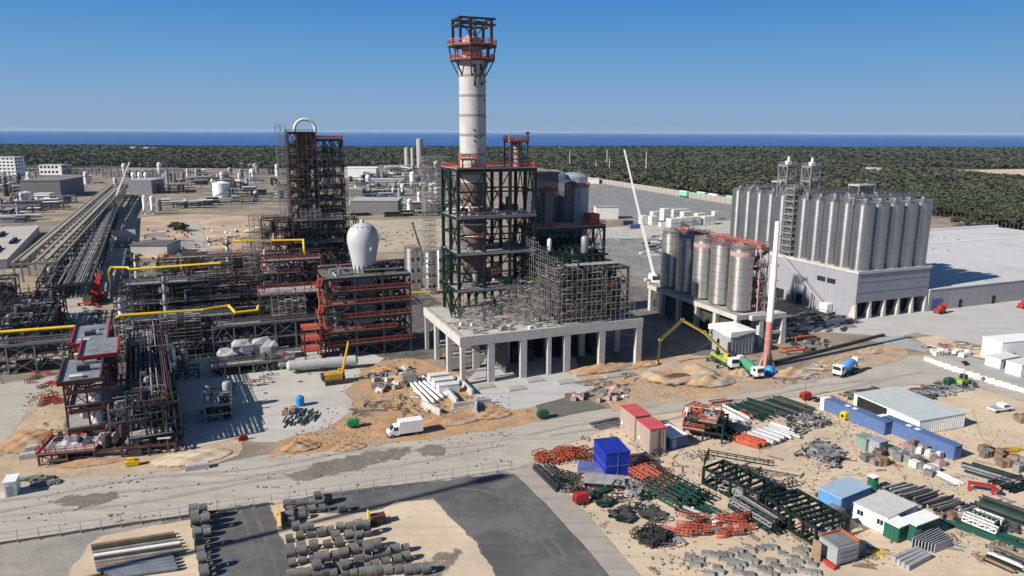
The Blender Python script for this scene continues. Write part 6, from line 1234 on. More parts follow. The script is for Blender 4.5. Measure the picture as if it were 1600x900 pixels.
t, L_, W_ = container('small low container with blue side and white roof beside the red-roofed boxes', (1047, 703), (1073, 697), 7.5, 2.4, BLUE, WHITE); door(t, .4, 1, 2)
t, L_, W_ = container('large cube wrapped in royal blue tarpaulin on the sand yard', (946, 748), (983, 744), 6.4, 4.6, ROYAL, ROYAL, 'wrapped_cube', 'wrapped load', corr=False)
m = MB(); m.box(-.1, -.1, 2.2, L_ + .1, 0 - .01, 2.3).box(-.1, -.02, 2.2, -.01, W_, 2.3).box(L_ * .5, -.09, .2, L_ * .5 + .1, -.01, 4.5); m.build('lashing_strap', BLUE, t)
t, L_, W_ = container('light blue container beside the white cabin', (1312, 804), (1358, 785), 4.2, 2.7, SKYB, M('pale_blue_roof', (0.3, 0.42, 0.52), .6, var=.1)); door(t, .5, 1, 2.2, SKYB)
P = at(1342, 815)
t, L_, W_ = container('white site cabin with two pairs of small dark windows', (1384, 837), (1430, 815), 5.6, 2.8, WHITE, M('cabin_roof', (0.5, 0.5, 0.48), .7, var=.1), 'site_cabin', 'cabin', corr=False)
for y in (.6, 3.9):
    for k in (0, .55): f = MB().box(-.09, y + k, 1.35, -.02, y + k + .45, 2.15).build('window', GLASS, t)
MB().box(1.6, -.09, .9, 2.6, -.02, 2.1).build('window', GLASS, t); MB().box(3.2, -.1, .1, 4.1, -.02, 2.1).build('door', GREYP, t); MB().box(L_, -.05, 0, L_ + .12, .1, 2.9).build('downpipe', WHITE, t)
def barn(label, pa, pb, depth, h): return container(label, pa, pb, depth, h, WHITE, M('sheet_roof_pale', (0.46, 0.5, 0.5), .6, var=.08, bands=('X', 1.2, .12)), 'store_hall', 'hall', slope=.0)
t, L_, W_ = barn('low white hall with a pale green-grey sheet roof behind the blue sheds', (1434, 681), (1506, 668), 17, 3.1); MB().box(-.1, 8, .2, -.02, 16, 2.9).build('door_opening', BLACK, t); MB().box(-2.6, 2, .0, -.1, 18, .1).build('ramp', CONC, t)
for lb_, pa, pb, dp in (('long blue sheet shed with two white plates, the one nearer the road bend', (1381, 681), (1388, 676), 15), ('long blue sheet shed with a blank end wall, the one lower on the sand', (1489, 720), (1497, 716), 16)):
    t, L_, W_ = container(lb_, pa, (pa[0] + 12, pa[1] - 3), dp, 2.7, BLUE, BLUE, 'blue_shed', 'shed'); 
    for y in (W_ * .5, W_ * .62): MB().box(.4, y, 2.88, 1.4, y + 1, 2.92).build('roof_plate', WHITE, t)
    MB().box(-.4, W_ - .1, .1, L_ * .8, W_ + .9, 2.9).build('end_panel', WHITE, t)
p = at(1560, 572)
t, L_, W_ = container('white two-storey cabin block at the edge of the apron', (1562, 566), (1625, 560), 6, 5.4, WHITE, WHITE, 'cabin_block', 'cabin', corr=False); MB().box(2, -.09, .2, 5, -.02, 2.2).build('door_opening', BLACK, t)
t, L_, W_ = container('small white cabin in front of the two-storey cabin block', (1562, 577), (1592, 571), 4, 2.5, WHITE, DIRTYW, 'site_cabin', 'cabin', corr=False); door(t, 1, 1, 2)
t, L_, W_ = container('white cabin cut off at the picture edge beside the access road', (1594, 590), (1630, 584), 4, 3.2, WHITE, DIRTYW, 'site_cabin', 'cabin', corr=False); door(t, 1, 1, 2)
t, L_, W_ = container('white cube cabin at the corner of the plant road and the sand verge', (8, 778), (27, 775), 3, 2.6, WHITE, WHITE, 'site_cabin', 'cabin', corr=False); door(t, .3, .9, 2)
t, L_, W_ = container('small white-topped dark green container nearest the white cabin', (1402, 850), (1421, 842), 2.4, 2.6, DGREENP, WHITE); t, L_, W_ = container('larger dark green container with a white top between panels and small container', (1428, 850), (1464, 836), 2.4, 2.9, DGREENP, WHITE); door(t, .3, 1, 2.2, GALV)
t, L_, W_ = container('green portable toilet with a white roof at the end of the pipe stacks', (1363, 768), (1371, 766), 1.2, 2.4, DGREENP, WHITE, 'portable_toilet', 'toilet', corr=False); door(t, .2, .7, 1.9, GREENP)
for k in range(8):
    a, b = at(1428 + k * 6.5, 858 - k * .2), at(1462 + k * 4.5, 842 + k * 1.2)
    a = at(1424 + k * 5, 856 + k * 1.3); b = at(1462 + k * 3.6, 836 + k * 2.6)
    tag(MB().bar((0, 0, .75), b - a + Vector((0, 0, .75)), .14, 1.5).build('concrete_plank', GREYP, None, a + Vector((0, 0, .02))), 'grey concrete wall panel standing on edge in the row beside the green containers', 'panel', 'grey wall panels on edge')
for k in range(4):
    a = at(1396 + k * 7, 878 + k * 4.5); b = at(1434 + k * 6, 862 + k * 3.5)
    tag(MB().bar((0, 0, .4), b - a + Vector((0, 0, .4)), .55, .8).build('concrete_joist', GREYP, None, a + Vector((0, 0, .02))), 'grey concrete beam lying in the small group below the wall panels', 'beam', 'grey concrete beams on the sand')
# small grey hut, tank with red trim
t, L_, W_ = container('small grey gabled hut on legs beside the light blue container', (1312, 834), (1326, 830), 2.2, 1.9, GALV, GALV, 'grey_hut', 'hut', corr=False); MB().add([(-.1, -.1, 2.06), (L_ + .1, -.1, 2.06), (L_ + .1, W_ + .1, 2.06), (-.1, W_ + .1, 2.06), (-.1, W_ / 2, 2.9), (L_ + .1, W_ / 2, 2.9)], [(0, 1, 5, 4), (2, 3, 4, 5), (0, 4, 3), (1, 2, 5)]).build('gable', DKST, t)
t = thing('boxed_machine', 'grey boxy machine with orange-red trim and an open brown door at the bottom edge', 'machine', at(1306, 888), TH)
MB().box(0, 0, .5, 4, 3.4, 3.0).build('body', GREYP, t); MB().box(.2, .2, 3, 3.8, 3.2, 3.2).build('lid', GALV, t); MB().box(4.02, .2, .3, 4.3, 3.4, 3.4).box(.3, 3.42, .3, 4.2, 3.7, 3.3).build('red_trim', SAFETY, t); MB().box(-1.4, 1.6, .2, -1.3, 3.2, 3.2).build('open_door', BROWN, t); MB().tube((-.4, -.4, .3), (-.6, 1.6, .3), .4, 8).build('red_hose', RED, t)
for k in range(3): MB().box(.4, -.06, .8 + k * .7, 3.6, 0, 1.1 + k * .7).build('louvre', GALV, t)
# generators, lamp post, loader
for px, py, m_, lb_ in ((1258, 625, RED, 'round-edged red generator beside the gravel road junction'), (1322, 656, YELL, 'small yellow generator at the end of the nearer blue shed'), (907, 787, RED, 'red and blue compressor by the concrete path'), (552, 668, GREENP, 'green-nosed drum machine on the dug earth behind the van'), (848, 654, DGREENP, 'dark green dumper beside the tarmac bed'), (1482, 602, DGREENP, 'dark green skip loader on the scrap strip by the access road')):
    t = thing('generator' if m_ in (RED, YELL) else 'site_machine', lb_, 'machine', at(px, py), TH); MB().box(-1.2, -.7, .45, 1.2, .7, 1.6).box(-1.0, -.6, 1.6, 1.0, .6, 1.9).build('body', m_, t); MB().box(-1.22, -.4, .7, -1.15, .4, 1.4).build('grille', BLACK, t)
    for s_ in (-1, 1): MB().tube((.3, s_ * .75, .35), (.3, s_ * .95, .35), .35, 10).build('wheel', BLACK, t)
t = thing('wheel_loader', 'lime green loader under the solar lamp post by the access road', 'loader', at(1504, 602)); MB().box(-1.6, -.9, .7, 1.2, .9, 1.7).build('body', LIME, t); MB().box(-.6, -.7, 1.7, .6, .7, 2.8).build('cab', GLASS, t); MB().box(1.9, -1.2, .2, 2.6, 1.2, 1.2).build('bucket', GREENP, t); MB().bar((1.0, 0, 1.3), (2.0, 0, .8), .4).build('lift_arm', LIME, t)
for x in (-1, .8):
    for s_ in (-1, 1): MB().tube((x, s_ * .8, .6), (x, s_ * 1.15, .6), .6, 12).build('wheel', BLACK, t)
def lamp(px, py, pyt, label, solar):
    p = at(px, py); z = zrow(p, pyt); t = thing('lamp_post', label, 'lamp post', p); MB().tube((0, 0, 0), (0, 0, z), .12, 8, .08).build('pole', GALV, t); MB().box(-.3, -.3, 0, .3, .3, .3).build('foot', CONC, t)
    if solar: MB().add([(-.9, -.6, z), (.9, -.6, z), (.9, .6, z + .7), (-.9, .6, z + .7), (-.9, -.6, z + .08), (.9, -.6, z + .08), (.9, .6, z + .78), (-.9, .6, z + .78)], [(3, 2, 1, 0), (4, 5, 6, 7), (0, 1, 5, 4), (1, 2, 6, 5), (2, 3, 7, 6), (3, 0, 4, 7)]).build('solar_panel', GLASS, t)
    else: MB().box(0, -.12, z - .15, 1.2, .12, z).build('lamp_head', GALV, t)
lamp(1504, 604, 570, 'lamp post with a tilted solar panel by the access road', True); lamp(1257, 622, 592, 'thin grey lamp post beside the red generator', False); lamp(3, 600, 556, 'grey lamp post at the bend of the plant road', False)
for px, py, m_, lb_ in ((1468, 490, RED, 'red forklift-like machine standing at the blue warehouse door'), (1598, 482, RED, 'red machine on the apron at the picture edge')):
    t = thing('red_machine', lb_, 'machine', at(px, py), TH); MB().box(-1.5, -1, .6, 1.5, 1, 1.8).box(-.3, -.8, 1.8, 1.0, .8, 2.8).build('body', m_, t); MB().box(1.6, -.8, .1, 1.9, .8, 3.6).build('mast', m_, t); [MB().tube((x, s_, .5), (x, s_ * 1.2, .5), .5, 10).build('wheel', BLACK, t) for x in (-1, 1) for s_ in (-1, 1)]
# concrete road barriers
nb_ = 14; bp = None
for k in range(nb_):
    f = k / (nb_ - 1); p = at(1452 + f * 148, 565 + f * 48 + (2 * math.sin(f * 3))); t = None
    m = MB().add([(-1.5, -.35, 0), (1.5, -.35, 0), (1.5, .35, 0), (-1.5, .35, 0), (-1.45, -.12, 1.0), (1.45, -.12, 1.0), (1.45, .12, 1.0), (-1.45, .12, 1.0)], [(3, 2, 1, 0), (4, 5, 6, 7), (0, 1, 5, 4), (1, 2, 6, 5), (2, 3, 7, 6), (3, 0, 4, 7)])
    q = at(1452 + (f + .05) * 148, 565 + (f + .05) * 48); d = q - p
    tag(m.build('road_barrier', WHITE if k % 2 == 0 else DIRTYW, None, p, math.atan2(d.y, d.x)), 'white concrete barrier in the line along the access road', 'barrier', 'road barriers along the access road')

# ------------------------------------------------------------------ wire fence along the road by the asphalt yard
P, Q = at(-40, 858), at(800, 735); d = Q - P; n = 30; t = thing('wire_fence', 'thin wire fence with small footed posts along the gravel road', 'fence', P, 0)
for k in range(n + 1):
    o = d * (k / n); MB().bar(o, o + Vector((0, 0, 2.0)), .07).cbox(o.x, o.y, .1, .5, .25, .2).build('post', GALV, t)
m = MB()
for z in (.25, 1.1, 1.95): m.bar(Vector((0, 0, z)), d + Vector((0, 0, z)), .035)
m.build('wire_rails', GALV, t)
tag(MB().bar((0, 0, .12), d * .5 + Vector((0, 0, .12)), .35, .2).build('kerb_beam', DKST, None, P + Vector((0, .4, .02))), 'low dark kerb beam under the wire fence along the gravel road', 'kerb')
# ------------------------------------------------------------------ concrete pipe rings in the yard
rgp = []
rr = random.Random(12)
for v in range(4):
    r, l, n = .6 + .045 * v, 1.05 + .07 * v, 20; m = MB(); vs = []
    for x in (-l / 2, l / 2):
        for q in (r, r * .8): vs += [(x, q * math.cos(i / n * 6.2832), q * math.sin(i / n * 6.2832)) for i in range(n)]
    f = []
    for i in range(n):
        j = (i + 1) % n; f += [(i, j, 2 * n + j, 2 * n + i), (n + i, 3 * n + i, 3 * n + j, n + j), (i, n + i, n + j, j), (2 * n + i, 2 * n + j, 3 * n + j, 3 * n + i)]
    m.add(vs, f); rgp.append((m, r))
rgo = [None] * 4
def ring(px, py, label, group, lvl=0, rz=None):
    v = rr.randrange(4); m, r = rgp[v]
    if rgo[v] is None: o = m.build('concrete_ring', CONCD, None, smooth=True); rgo[v] = o
    else: o = rgo[v].copy(); C.objects.link(o)
    p = at(px, py); o.location = (p.x, p.y, r + .1 + lvl * r * 1.9); o.rotation_euler = (rr.uniform(0, 6), 0, (TH if rz is None else rz) + rr.uniform(-.05, .05)); tag(o, label, 'concrete ring', group)
ZR = {'upper block of rings by the fence': [(675, 190), (755, 186), (830, 180), (872, 178), (932, 158), (690, 228), (765, 228), (830, 222), (895, 214), (690, 262), (700, 296), (730, 330), (1018, 215), (770, 262)],
 'first ring row below the upper block': [(690, 405), (755, 385), (820, 375), (885, 368), (945, 355), (1005, 332), (1065, 335), (1118, 325), (1168, 318)],
 'second ring row of the sand bed': [(695, 470), (765, 460), (842, 450), (928, 440), (1000, 432), (1085, 470), (1125, 428), (1178, 450), (980, 392), (1060, 384), (1120, 375), (1178, 368), (700, 500), (1235, 442)],
 'third ring row of the sand bed': [(710, 555), (772, 536), (845, 525), (910, 520), (975, 508), (1027, 500), (1098, 480)],
 'short row of rings at the open sand': [(1120, 540), (1178, 525), (1240, 512), (1292, 500), (1352, 478), (1415, 465), (1362, 540), (1418, 520)],
 'row of rings across the middle of the sand': [(880, 585), (932, 590), (992, 590), (1056, 588), (1118, 588), (1172, 585), (1228, 570), (1292, 555), (985, 565)],
 'lowest row of rings at the picture edge': [(700, 632), (750, 634), (800, 630), (860, 628), (910, 620), (965, 626), (1035, 620), (1090, 622), (1150, 618), (1200, 615), (1250, 608), (1305, 605), (1370, 600), (1430, 605), (1490, 598), (1540, 600)]}
for nm, L0 in ZR.items():
    for zx, zy in L0:
        up = rr.random() < (.2 if nm.startswith(('upper', 'second', 'lowest')) else .12)
        ring(280 + zx / 4, 740 + zy / 4 + 6, 'grey concrete ring in the ' + nm, nm, 0)
        if up: ring(280 + zx / 4 + rr.uniform(-1, 1), 740 + zy / 4 + 6, 'upper concrete ring on the ' + nm, 'upper ' + nm, 1)
for k in range(12):
    for j in range(2 if k < 5 else 1):
        for l_ in range(2 if k in (1, 2, 3, 6, 10) else 1):
            ring(303 + k * 1.6 + j * 15 + rr.uniform(-1, 1), 806 + k * 8.6 - j * 2, ('upper' if l_ else 'grey') + ' concrete ring in the column along the asphalt strip', ('upper ' if l_ else '') + 'rings along the asphalt strip', l_)
ring(474, 832, 'single concrete ring lying apart between upper block and first row', None)
t = thing('site_tipper', 'small rusty machine with a yellow plate at the end of the first ring row', 'machine', at(590, 818), TH); MB().box(-1, -.7, .4, 1.2, .7, 1.5).build('body', RUST, t); MB().box(-1.4, -.1, .1, -1.25, .9, 2.3).build('yellow_plate', YELL, t); [MB().tube((x, s_ * .7, .4), (x, s_ * .95, .4), .4, 10).build('wheel', BLACK, t) for x in (-.6, .8) for s_ in (-1, 1)]
tag(MB().box(0, 0, .1, .12, 5.5, 1.9).box(-.4, .4, 0, .5, .8, .3).box(-.4, 4.6, 0, .5, 5, .3).build('yellow_hoarding', CY, None, at(440, 828), TH), 'ochre hoarding panel beside the upper block of rings', 'panel')
# long pipes and the thick pipe bundle on the sand strip
for k in range(7):
    a, b = at(143 + k * 1.2, 856 + k * 5.2), at(272 + k * 3.2, 836 + k * 5.0)
    tag(MB().tube((0, 0, .26), b - a + Vector((0, 0, .26)), .25, 8).build('long_pipe', [BROWN, DKST, GREYH, WHITE, DKST, GREYH, BROWN][k], None, a + Vector((0, 0, .1)), 0, True), ['rusty brown long pipe, outermost by the wire fence', 'dark long pipe beside the rusty brown outermost one', 'grey long pipe, third from the fence on the sand strip', 'pale long pipe among the dark ones on the sand strip', 'dark long pipe just below the pale one on the sand strip', 'grey long pipe, second from the thick bundle', 'brown long pipe next to the thick bundle'][k], 'pipe', 'long pipes on the sand strip')
for k in range(5):
    a, b = at(152 + k * 6, 894 + k * 3), at(270 + k * 2, 872 + k * 5)
    tag(MB().tube((0, 0, .4), b - a + Vector((0, 0, .4)), .38, 10).build('thick_pipe', M('shade_tinted_pipe', (0.16, 0.18, 0.21), .5, var=.2), None, a + Vector((0, 0, .1)), 0, True), 'thick grey pipe tinted shadow-blue in the bundle at the bottom of the sand strip', 'pipe', 'blue-grey pipes on the sand strip')  # grey pipes; the blue of the shadow on them is put into their colour

# ------------------------------------------------------------------ steel laid out on the sand yard
def ibeam(L_, w_, h): return MB().box(0, -w_ / 2, 0, L_, w_ / 2, h * .14).box(0, -w_ / 2, h * .86, L_, w_ / 2, h).box(0, -w_ * .12, h * .14, L_, w_ * .12, h * .86)
def truss(L_, w_, h):
    m = MB(); n = max(3, int(L_ / 1.4))
    for y in (-w_ / 2, w_ / 2):
        for z in (.12, h): m.bar((0, y, z), (L_, y, z), .2)
    for k in range(n + 1):
        x = L_ * k / n; m.bar((x, -w_ / 2, .12), (x, -w_ / 2, h), .14).bar((x, w_ / 2, .12), (x, w_ / 2, h), .14).bar((x, -w_ / 2, h), (x, w_ / 2, h), .14)
        if k < n: m.bar((x, -w_ / 2, .12), (L_ * (k + 1) / n, -w_ / 2, h), .12)
    return m
def bundle(label, group, cat, name, p0, p1, n, spread, layers, mats, kind='beam', w_=.3, h=.4, jit=.03, z0=.12, lenj=.15, seed=1):
    rr = random.Random(seed); P, Q = at(*p0), at(*p1); d = Q - P; L_ = d.length; rz = math.atan2(d.y, d.x); nn = Vector((-d.y, d.x, 0)).normalized(); protos = {}
    for k in range(n):
        ly = k % layers; f = ((k // layers) + .5) / max(1, math.ceil(n / layers)) - .5; mt = mats[rr.randrange(len(mats))]; v = rr.randrange(2); key = (v, mt.name)
        l = L_ * (1 - lenj * v)
        if key not in protos:
            m = ibeam(l, w_, h) if kind == 'beam' else truss(l, w_, h) if kind == 'truss' else MB().tube((0, 0, h / 2), (l, 0, h / 2), h / 2, 10).tube((0, 0, h / 2), (.06, 0, h / 2), h * .53, 10) if kind == 'pipe' else MB().box(0, -w_ / 2, 0, l, w_ / 2, h * .8).box(l * .1, -w_ * .4, h * .8, l * .9, w_ * .4, h)
            o = m.build(name, mt, None); protos[key] = o
        else: o = protos[key].copy(); C.objects.link(o)
        p = P + nn * (f * spread + rr.uniform(-.1, .1)) + d.normalized() * rr.uniform(0, L_ * lenj); o.location = (p.x, p.y, z0 + ly * h * 1.05); o.rotation_euler = (0, 0, rz + rr.uniform(-jit, jit)); tag(o, label, cat, group)
GR2 = M('green_steel_bright', (0.012, 0.05, 0.036), .6, var=.25, rnd=.2); GALR = M('galvanised_stock', (0.32, 0.32, 0.33), .55, .2, var=.2, rnd=.3); SIL = M('silver_duct', (0.42, 0.43, 0.45), .4, .3, var=.12)
ORR = M('orange_stock', (0.32, 0.08, 0.05), .6, var=.2, rnd=.25); DKR = M('dark_stock', (0.06, 0.06, 0.06), .7, var=.3, rnd=.4)
# block beside the red-roofed boxes
bundle('dark green beam in the broad stack along the gravel road', 'green beams along the gravel road', 'steel beam', 'steel_beam', (1150, 632), (1205, 652), 14, 9, 2, [GR2, GREEN], seed=1)
bundle('dark green beam in the stack at the lamp post end of the yard', 'green beams near the lamp post', 'steel beam', 'steel_beam', (1192, 628), (1250, 648), 18, 10, 2, [GR2, GREEN, DKR], seed=2)
bundle('silvery tube in the stack between orange frames and green beams', 'silvery tubes by the green beams', 'pipe', 'steel_tube', (1112, 640), (1160, 666), 14, 7, 2, [GALR, SIL, DIRTYW], 'pipe', h=.4, seed=3)
bundle('big silver duct lying in the pair below the green beams', 'big silver ducts', 'duct', 'silver_duct', (1176, 678), (1218, 693), 3, 5, 1, [SIL], 'pipe', h=1.1, seed=4, lenj=.02)
bundle('slim silver duct beside the big silver pair', 'slim silver ducts', 'duct', 'silver_duct', (1196, 668), (1244, 684), 5, 5, 1, [SIL, WHITE], 'pipe', h=.6, seed=5)
bundle('green girder under the bright orange frames by the red-roofed boxes', 'green girders by the orange frames', 'steel beam', 'steel_girder', (1096, 660), (1150, 690), 8, 5, 2, [GREEN, GR2], 'beam', .4, .5, seed=6)
bundle('bright orange railing frame laid flat at the sand edge of the block', 'orange railing frames laid flat', 'frame', 'railing_section', (1146, 684), (1192, 698), 7, 4.5, 2, [SAFETY, ORR], 'truss', .8, .5, seed=7)
bundle('orange railing frame standing in the steel block behind the red-roofed boxes', 'orange railing frames behind the boxes', 'frame', 'railing_section', (1074, 662), (1096, 672), 6, 4, 2, [SAFETY, ORR], 'truss', .9, 1.2, z0=2.2, seed=8)
unit('dark green steel frame with orange panels standing behind the red-roofed boxes', 1068, 684, 7.5, 6, [0, 2.2, 4.2], 2, 1, GREEN, 401, 6, 4, {1, 2}, SAFETY, name='steel_structure', decks={1: (0, 0, .5, 1), 2: (.4, 0, .8, 1)}, rz=rad(-25))
bundle('brown flat section in the low stack before the red-roofed boxes', 'dark flats by the red-roofed boxes', 'steel section', 'flat_section', (925, 668), (968, 658), 7, 4, 1, [DKR, GREYH], 'slab', .5, .25, seed=9)
bundle('pinkish tube on the flats before the red-roofed boxes', 'pink tubes by the red-roofed boxes', 'pipe', 'primed_tube', (1110, 632), (1140, 628), 5, 3, 1, [PINKV, RUST], 'pipe', h=.4, seed=10)
bundle('small orange strut between silver tubes and green beams', 'orange struts in the steel block', 'strut', 'orange_strut', (1160, 645), (1176, 655), 5, 2.5, 2, [SAFETY], 'beam', .3, .35, seed=11)
scatter(70, [(1224, 656), (1262, 646), (1296, 664), (1240, 684)], spool, 'galvanised pipe spool in the heap at the end of the green beams', 'pipe spool', 'galvanised spools in the heap', 'pipe_spool', [GALR, GREYH, DKR], TH, 1.5, .1, 21, lambda r: r.uniform(0, .8))
scatter(46, [(1244, 712), (1282, 690), (1320, 712), (1300, 734)], spool, 'grey pipe spool in the heap across the sand track from the blue sheds', 'pipe spool', 'grey spools in the heap by the sand track', 'pipe_spool', [GREYH, GALR, DKR], TH, 1.5, .1, 22, lambda r: r.uniform(0, .8))
scatter(12, [(1262, 712), (1300, 700), (1310, 716), (1280, 730)], cratem, 'grey crate standing among the spools by the sand track', 'crate', 'grey crates by the sand track', 'grey_crate', [GREYH], TH, .6, .1, 23)
scatter(8, [(1340, 712), (1376, 712), (1380, 728), (1345, 728)], cratem, 'crate in the group between spool heap and the nearer blue shed', 'crate', 'crates beside the spool heap', 'grey_crate', [GREYH, BROWN, DKR], TH, .6, .1, 24)
t, L_, W_ = container('small dark grey container between spool heap and blue sheds', (1372, 712), (1386, 708), 2.4, 2.5, GREYP, GREYP); t, L_, W_ = container('small green-grey container beside the dark grey one', (1352, 706), (1366, 702), 2.4, 2.4, M('sage_paint', (0.2, 0.26, 0.24), .6), M('sage_paint', (0, 0, 0)))
# rack rows below the blue sheds
bundle('long pale pipe in the line running below the blue sheds', 'long pale pipes below the blue sheds', 'pipe', 'pale_pipe', (1386, 704), (1500, 760), 5, 2.5, 1, [DIRTYW, GALR], 'pipe', h=.35, seed=12, jit=.004, lenj=.04)
scatter(16, [(1388, 712), (1400, 706), (1500, 756), (1480, 760)], cratem, 'grey crate along the long pale pipes below the blue sheds', 'crate', 'crates along the long pale pipes', 'grey_crate', [GREYH, DIRTYW], TH, .4, .1, 25)
scatter(14, [(1412, 700), (1424, 694), (1482, 722), (1470, 730)], pallet, 'pallet load stacked against the lower blue shed', 'pallet', 'pallets against the lower blue shed', 'pallet_load', [BROWN, GREYH, PINKV, DIRTYW], TH, .5, .1, 26)
scatter(9, [(1546, 726), (1562, 712), (1600, 722), (1590, 738)], cratem, 'brown crate in the cluster beyond the lower blue shed', 'crate', 'brown crates beyond the blue shed', 'brown_crate', [BROWN, GREYH], TH, .5, .1, 27)
scatter(7, [(1530, 708), (1550, 702), (1556, 710), (1540, 716)], cratem, 'grey-brown bale near the brown crates at the sand track', 'bale', 'bales near the brown crates', 'grey_bale', [GREYH, BROWN], TH, .5, .1, 28)
scatter(9, [(1555, 704), (1600, 700), (1600, 708), (1560, 710)], board, 'ochre beam in the small pile at the picture edge', 'beam', 'ochre beams at the picture edge', 'ochre_beam', [_mats['machine_ochre'], BROWN], TH - .4, .2, .1, 29, lambda r: r.uniform(0, .4))
scatter(9, [(1588, 655), (1600, 650), (1612, 662), (1600, 668)], cratem, 'brown bale at the picture edge beside the pickup', 'bale', 'brown bales beside the pickup', 'brown_bale', [BROWN], TH, .5, .1, 30)
# pipe stacks right of the toilet
for k in range(5):
    bundle('grey pipe in stack ' + ['one nearest the toilet', 'two, beside the stack nearest the toilet', 'three of the row behind the white cabin', 'four of the row, before the red trestle', 'five at the red trestle end'][k] + ' of the pipe row' if k < 2 else 'grey pipe in the ' + ['', '', 'third', 'fourth', 'last'][k] + ' pipe stack from the toilet', f'grey pipes in the {ORD[k]} stack from the toilet', 'pipe', 'grey_pipe', (1382 + k * 22, 772 + k * 9), (1420 + k * 23, 762 + k * 8), 10, 3.4, 3, [GALR, GREYH, DKR], 'pipe', h=.34, seed=40 + k)
bundle('thin pale tube in the long line along the front of the pipe stacks', 'thin tubes along the pipe stacks', 'pipe', 'thin_tube', (1372, 776), (1470, 818), 5, 1.8, 2, [GALR, DIRTYW], 'pipe', h=.25, seed=46, jit=.004)
scatter(14, [(1462, 812), (1500, 796), (1520, 808), (1480, 824)], pallet, 'pinkish pallet load between pipe stacks and green beams', 'pallet', 'pallets by the pipe stacks', 'pallet_load', [PINKV, DIRTYW, PLANK, BROWN], TH, .5, .1, 47)
t = thing('red_trestle', 'bright red steel trestle standing on legs among the pipe stacks', 'trestle', at(1512, 768), rad(-22)); t.scale = (.62, .62, .7)
MB().box(0, 0, 1.9, 6.5, 1.6, 2.3).build('top_beam', RED, t); MB().box(5.4, -1.5, 1.7, 7.0, .1, 2.2).build('bracket_plate', RED, t)
for x in (.3, 5.9): MB().bar((x, .2, 0), (x, .2, 1.9), .35).bar((x, 1.4, 0), (x, 1.4, 1.9), .35).build('leg_frame', RED, t)
bundle('dark green beam in the double row at the picture edge below the red trestle', 'green beams below the red trestle', 'steel beam', 'steel_beam', (1512, 790), (1600, 822), 16, 9, 2, [GR2, GREEN, DKR], seed=48)
bundle('short green and white frame in the tangle at the picture edge', 'frames in the tangle at the edge', 'frame', 'green_lattice', (1508, 812), (1560, 832), 9, 6, 2, [GREEN, GR2, DIRTYW], 'truss', .9, .8, seed=49)
bundle('long green beam in the line running to the lower picture edge', 'green beams in the long line', 'steel beam', 'steel_beam', (1470, 812), (1600, 858), 8, 3, 2, [GR2, M('turquoise_steel', (0.014, 0.075, 0.06), .5, var=.2)], seed=50, jit=.005)
bundle('slim green-grey beam in the pile beyond the pale pipes', 'green-grey beams beyond the pale pipes', 'steel beam', 'steel_beam', (1500, 728), (1592, 756), 9, 5, 1, [GR2, GALR, DKR], seed=51)
bundle('dark short beam by the green beams at the picture edge', 'dark short beams at the edge', 'steel beam', 'steel_beam', (1560, 764), (1606, 752), 8, 5, 1, [DKR, GREEN], seed=52)
bundle('brown and green timber-like section in the lowest stack at the edge', 'sections in the lowest edge stack', 'steel section', 'steel_section', (1545, 866), (1600, 890), 12, 6, 2, [DKR, GREEN, BROWN, DIRTYW], 'slab', .35, .3, seed=53)
scatter(20, [(1550, 852), (1600, 846), (1610, 872), (1560, 876)], spool, 'grey-brown spool in the heap at the lower picture edge', 'pipe spool', 'spools at the lower picture edge', 'pipe_spool', [GREYH, BROWN, GALR], TH, 1.5, .1, 54)
# dark scrap strip and timber by the access road
scatter(110, [(1385, 622), (1470, 598), (1530, 604), (1430, 632)], plate, 'dark steel offcut in the scrap strip behind the white hall', 'offcut', 'steel offcuts behind the white hall', 'steel_offcut', [DKR, GREYH, DKR, GALR], TH, 1.5, .08, 55, lambda r: r.uniform(0, .35))
scatter(30, [(1270, 625), (1370, 606), (1380, 612), (1290, 632)], plate, 'dark offcut in the thin line beside the gravel road', 'offcut', 'offcuts beside the gravel road', 'steel_offcut', [DKR, BROWN, GREYH], TH, 1.5, .08, 56)
scatter(44, [(1440, 545), (1500, 535), (1532, 548), (1470, 560)], board, 'reddish-brown timber in the pile between apron and access road', 'timber', 'timbers between apron and access road', 'brown_timber', [BROWN, PINKV, DIRTYW, PLANK], TH - .3, .5, .1, 57, lambda r: r.uniform(0, .8))
scatter(10, [(1446, 548), (1520, 552), (1524, 562), (1450, 556)], cratem, 'pale crate at the edge of the brown timber pile', 'crate', 'pale crates by the brown timber', 'pale_crate', [DIRTYW], TH, .5, .1, 58)
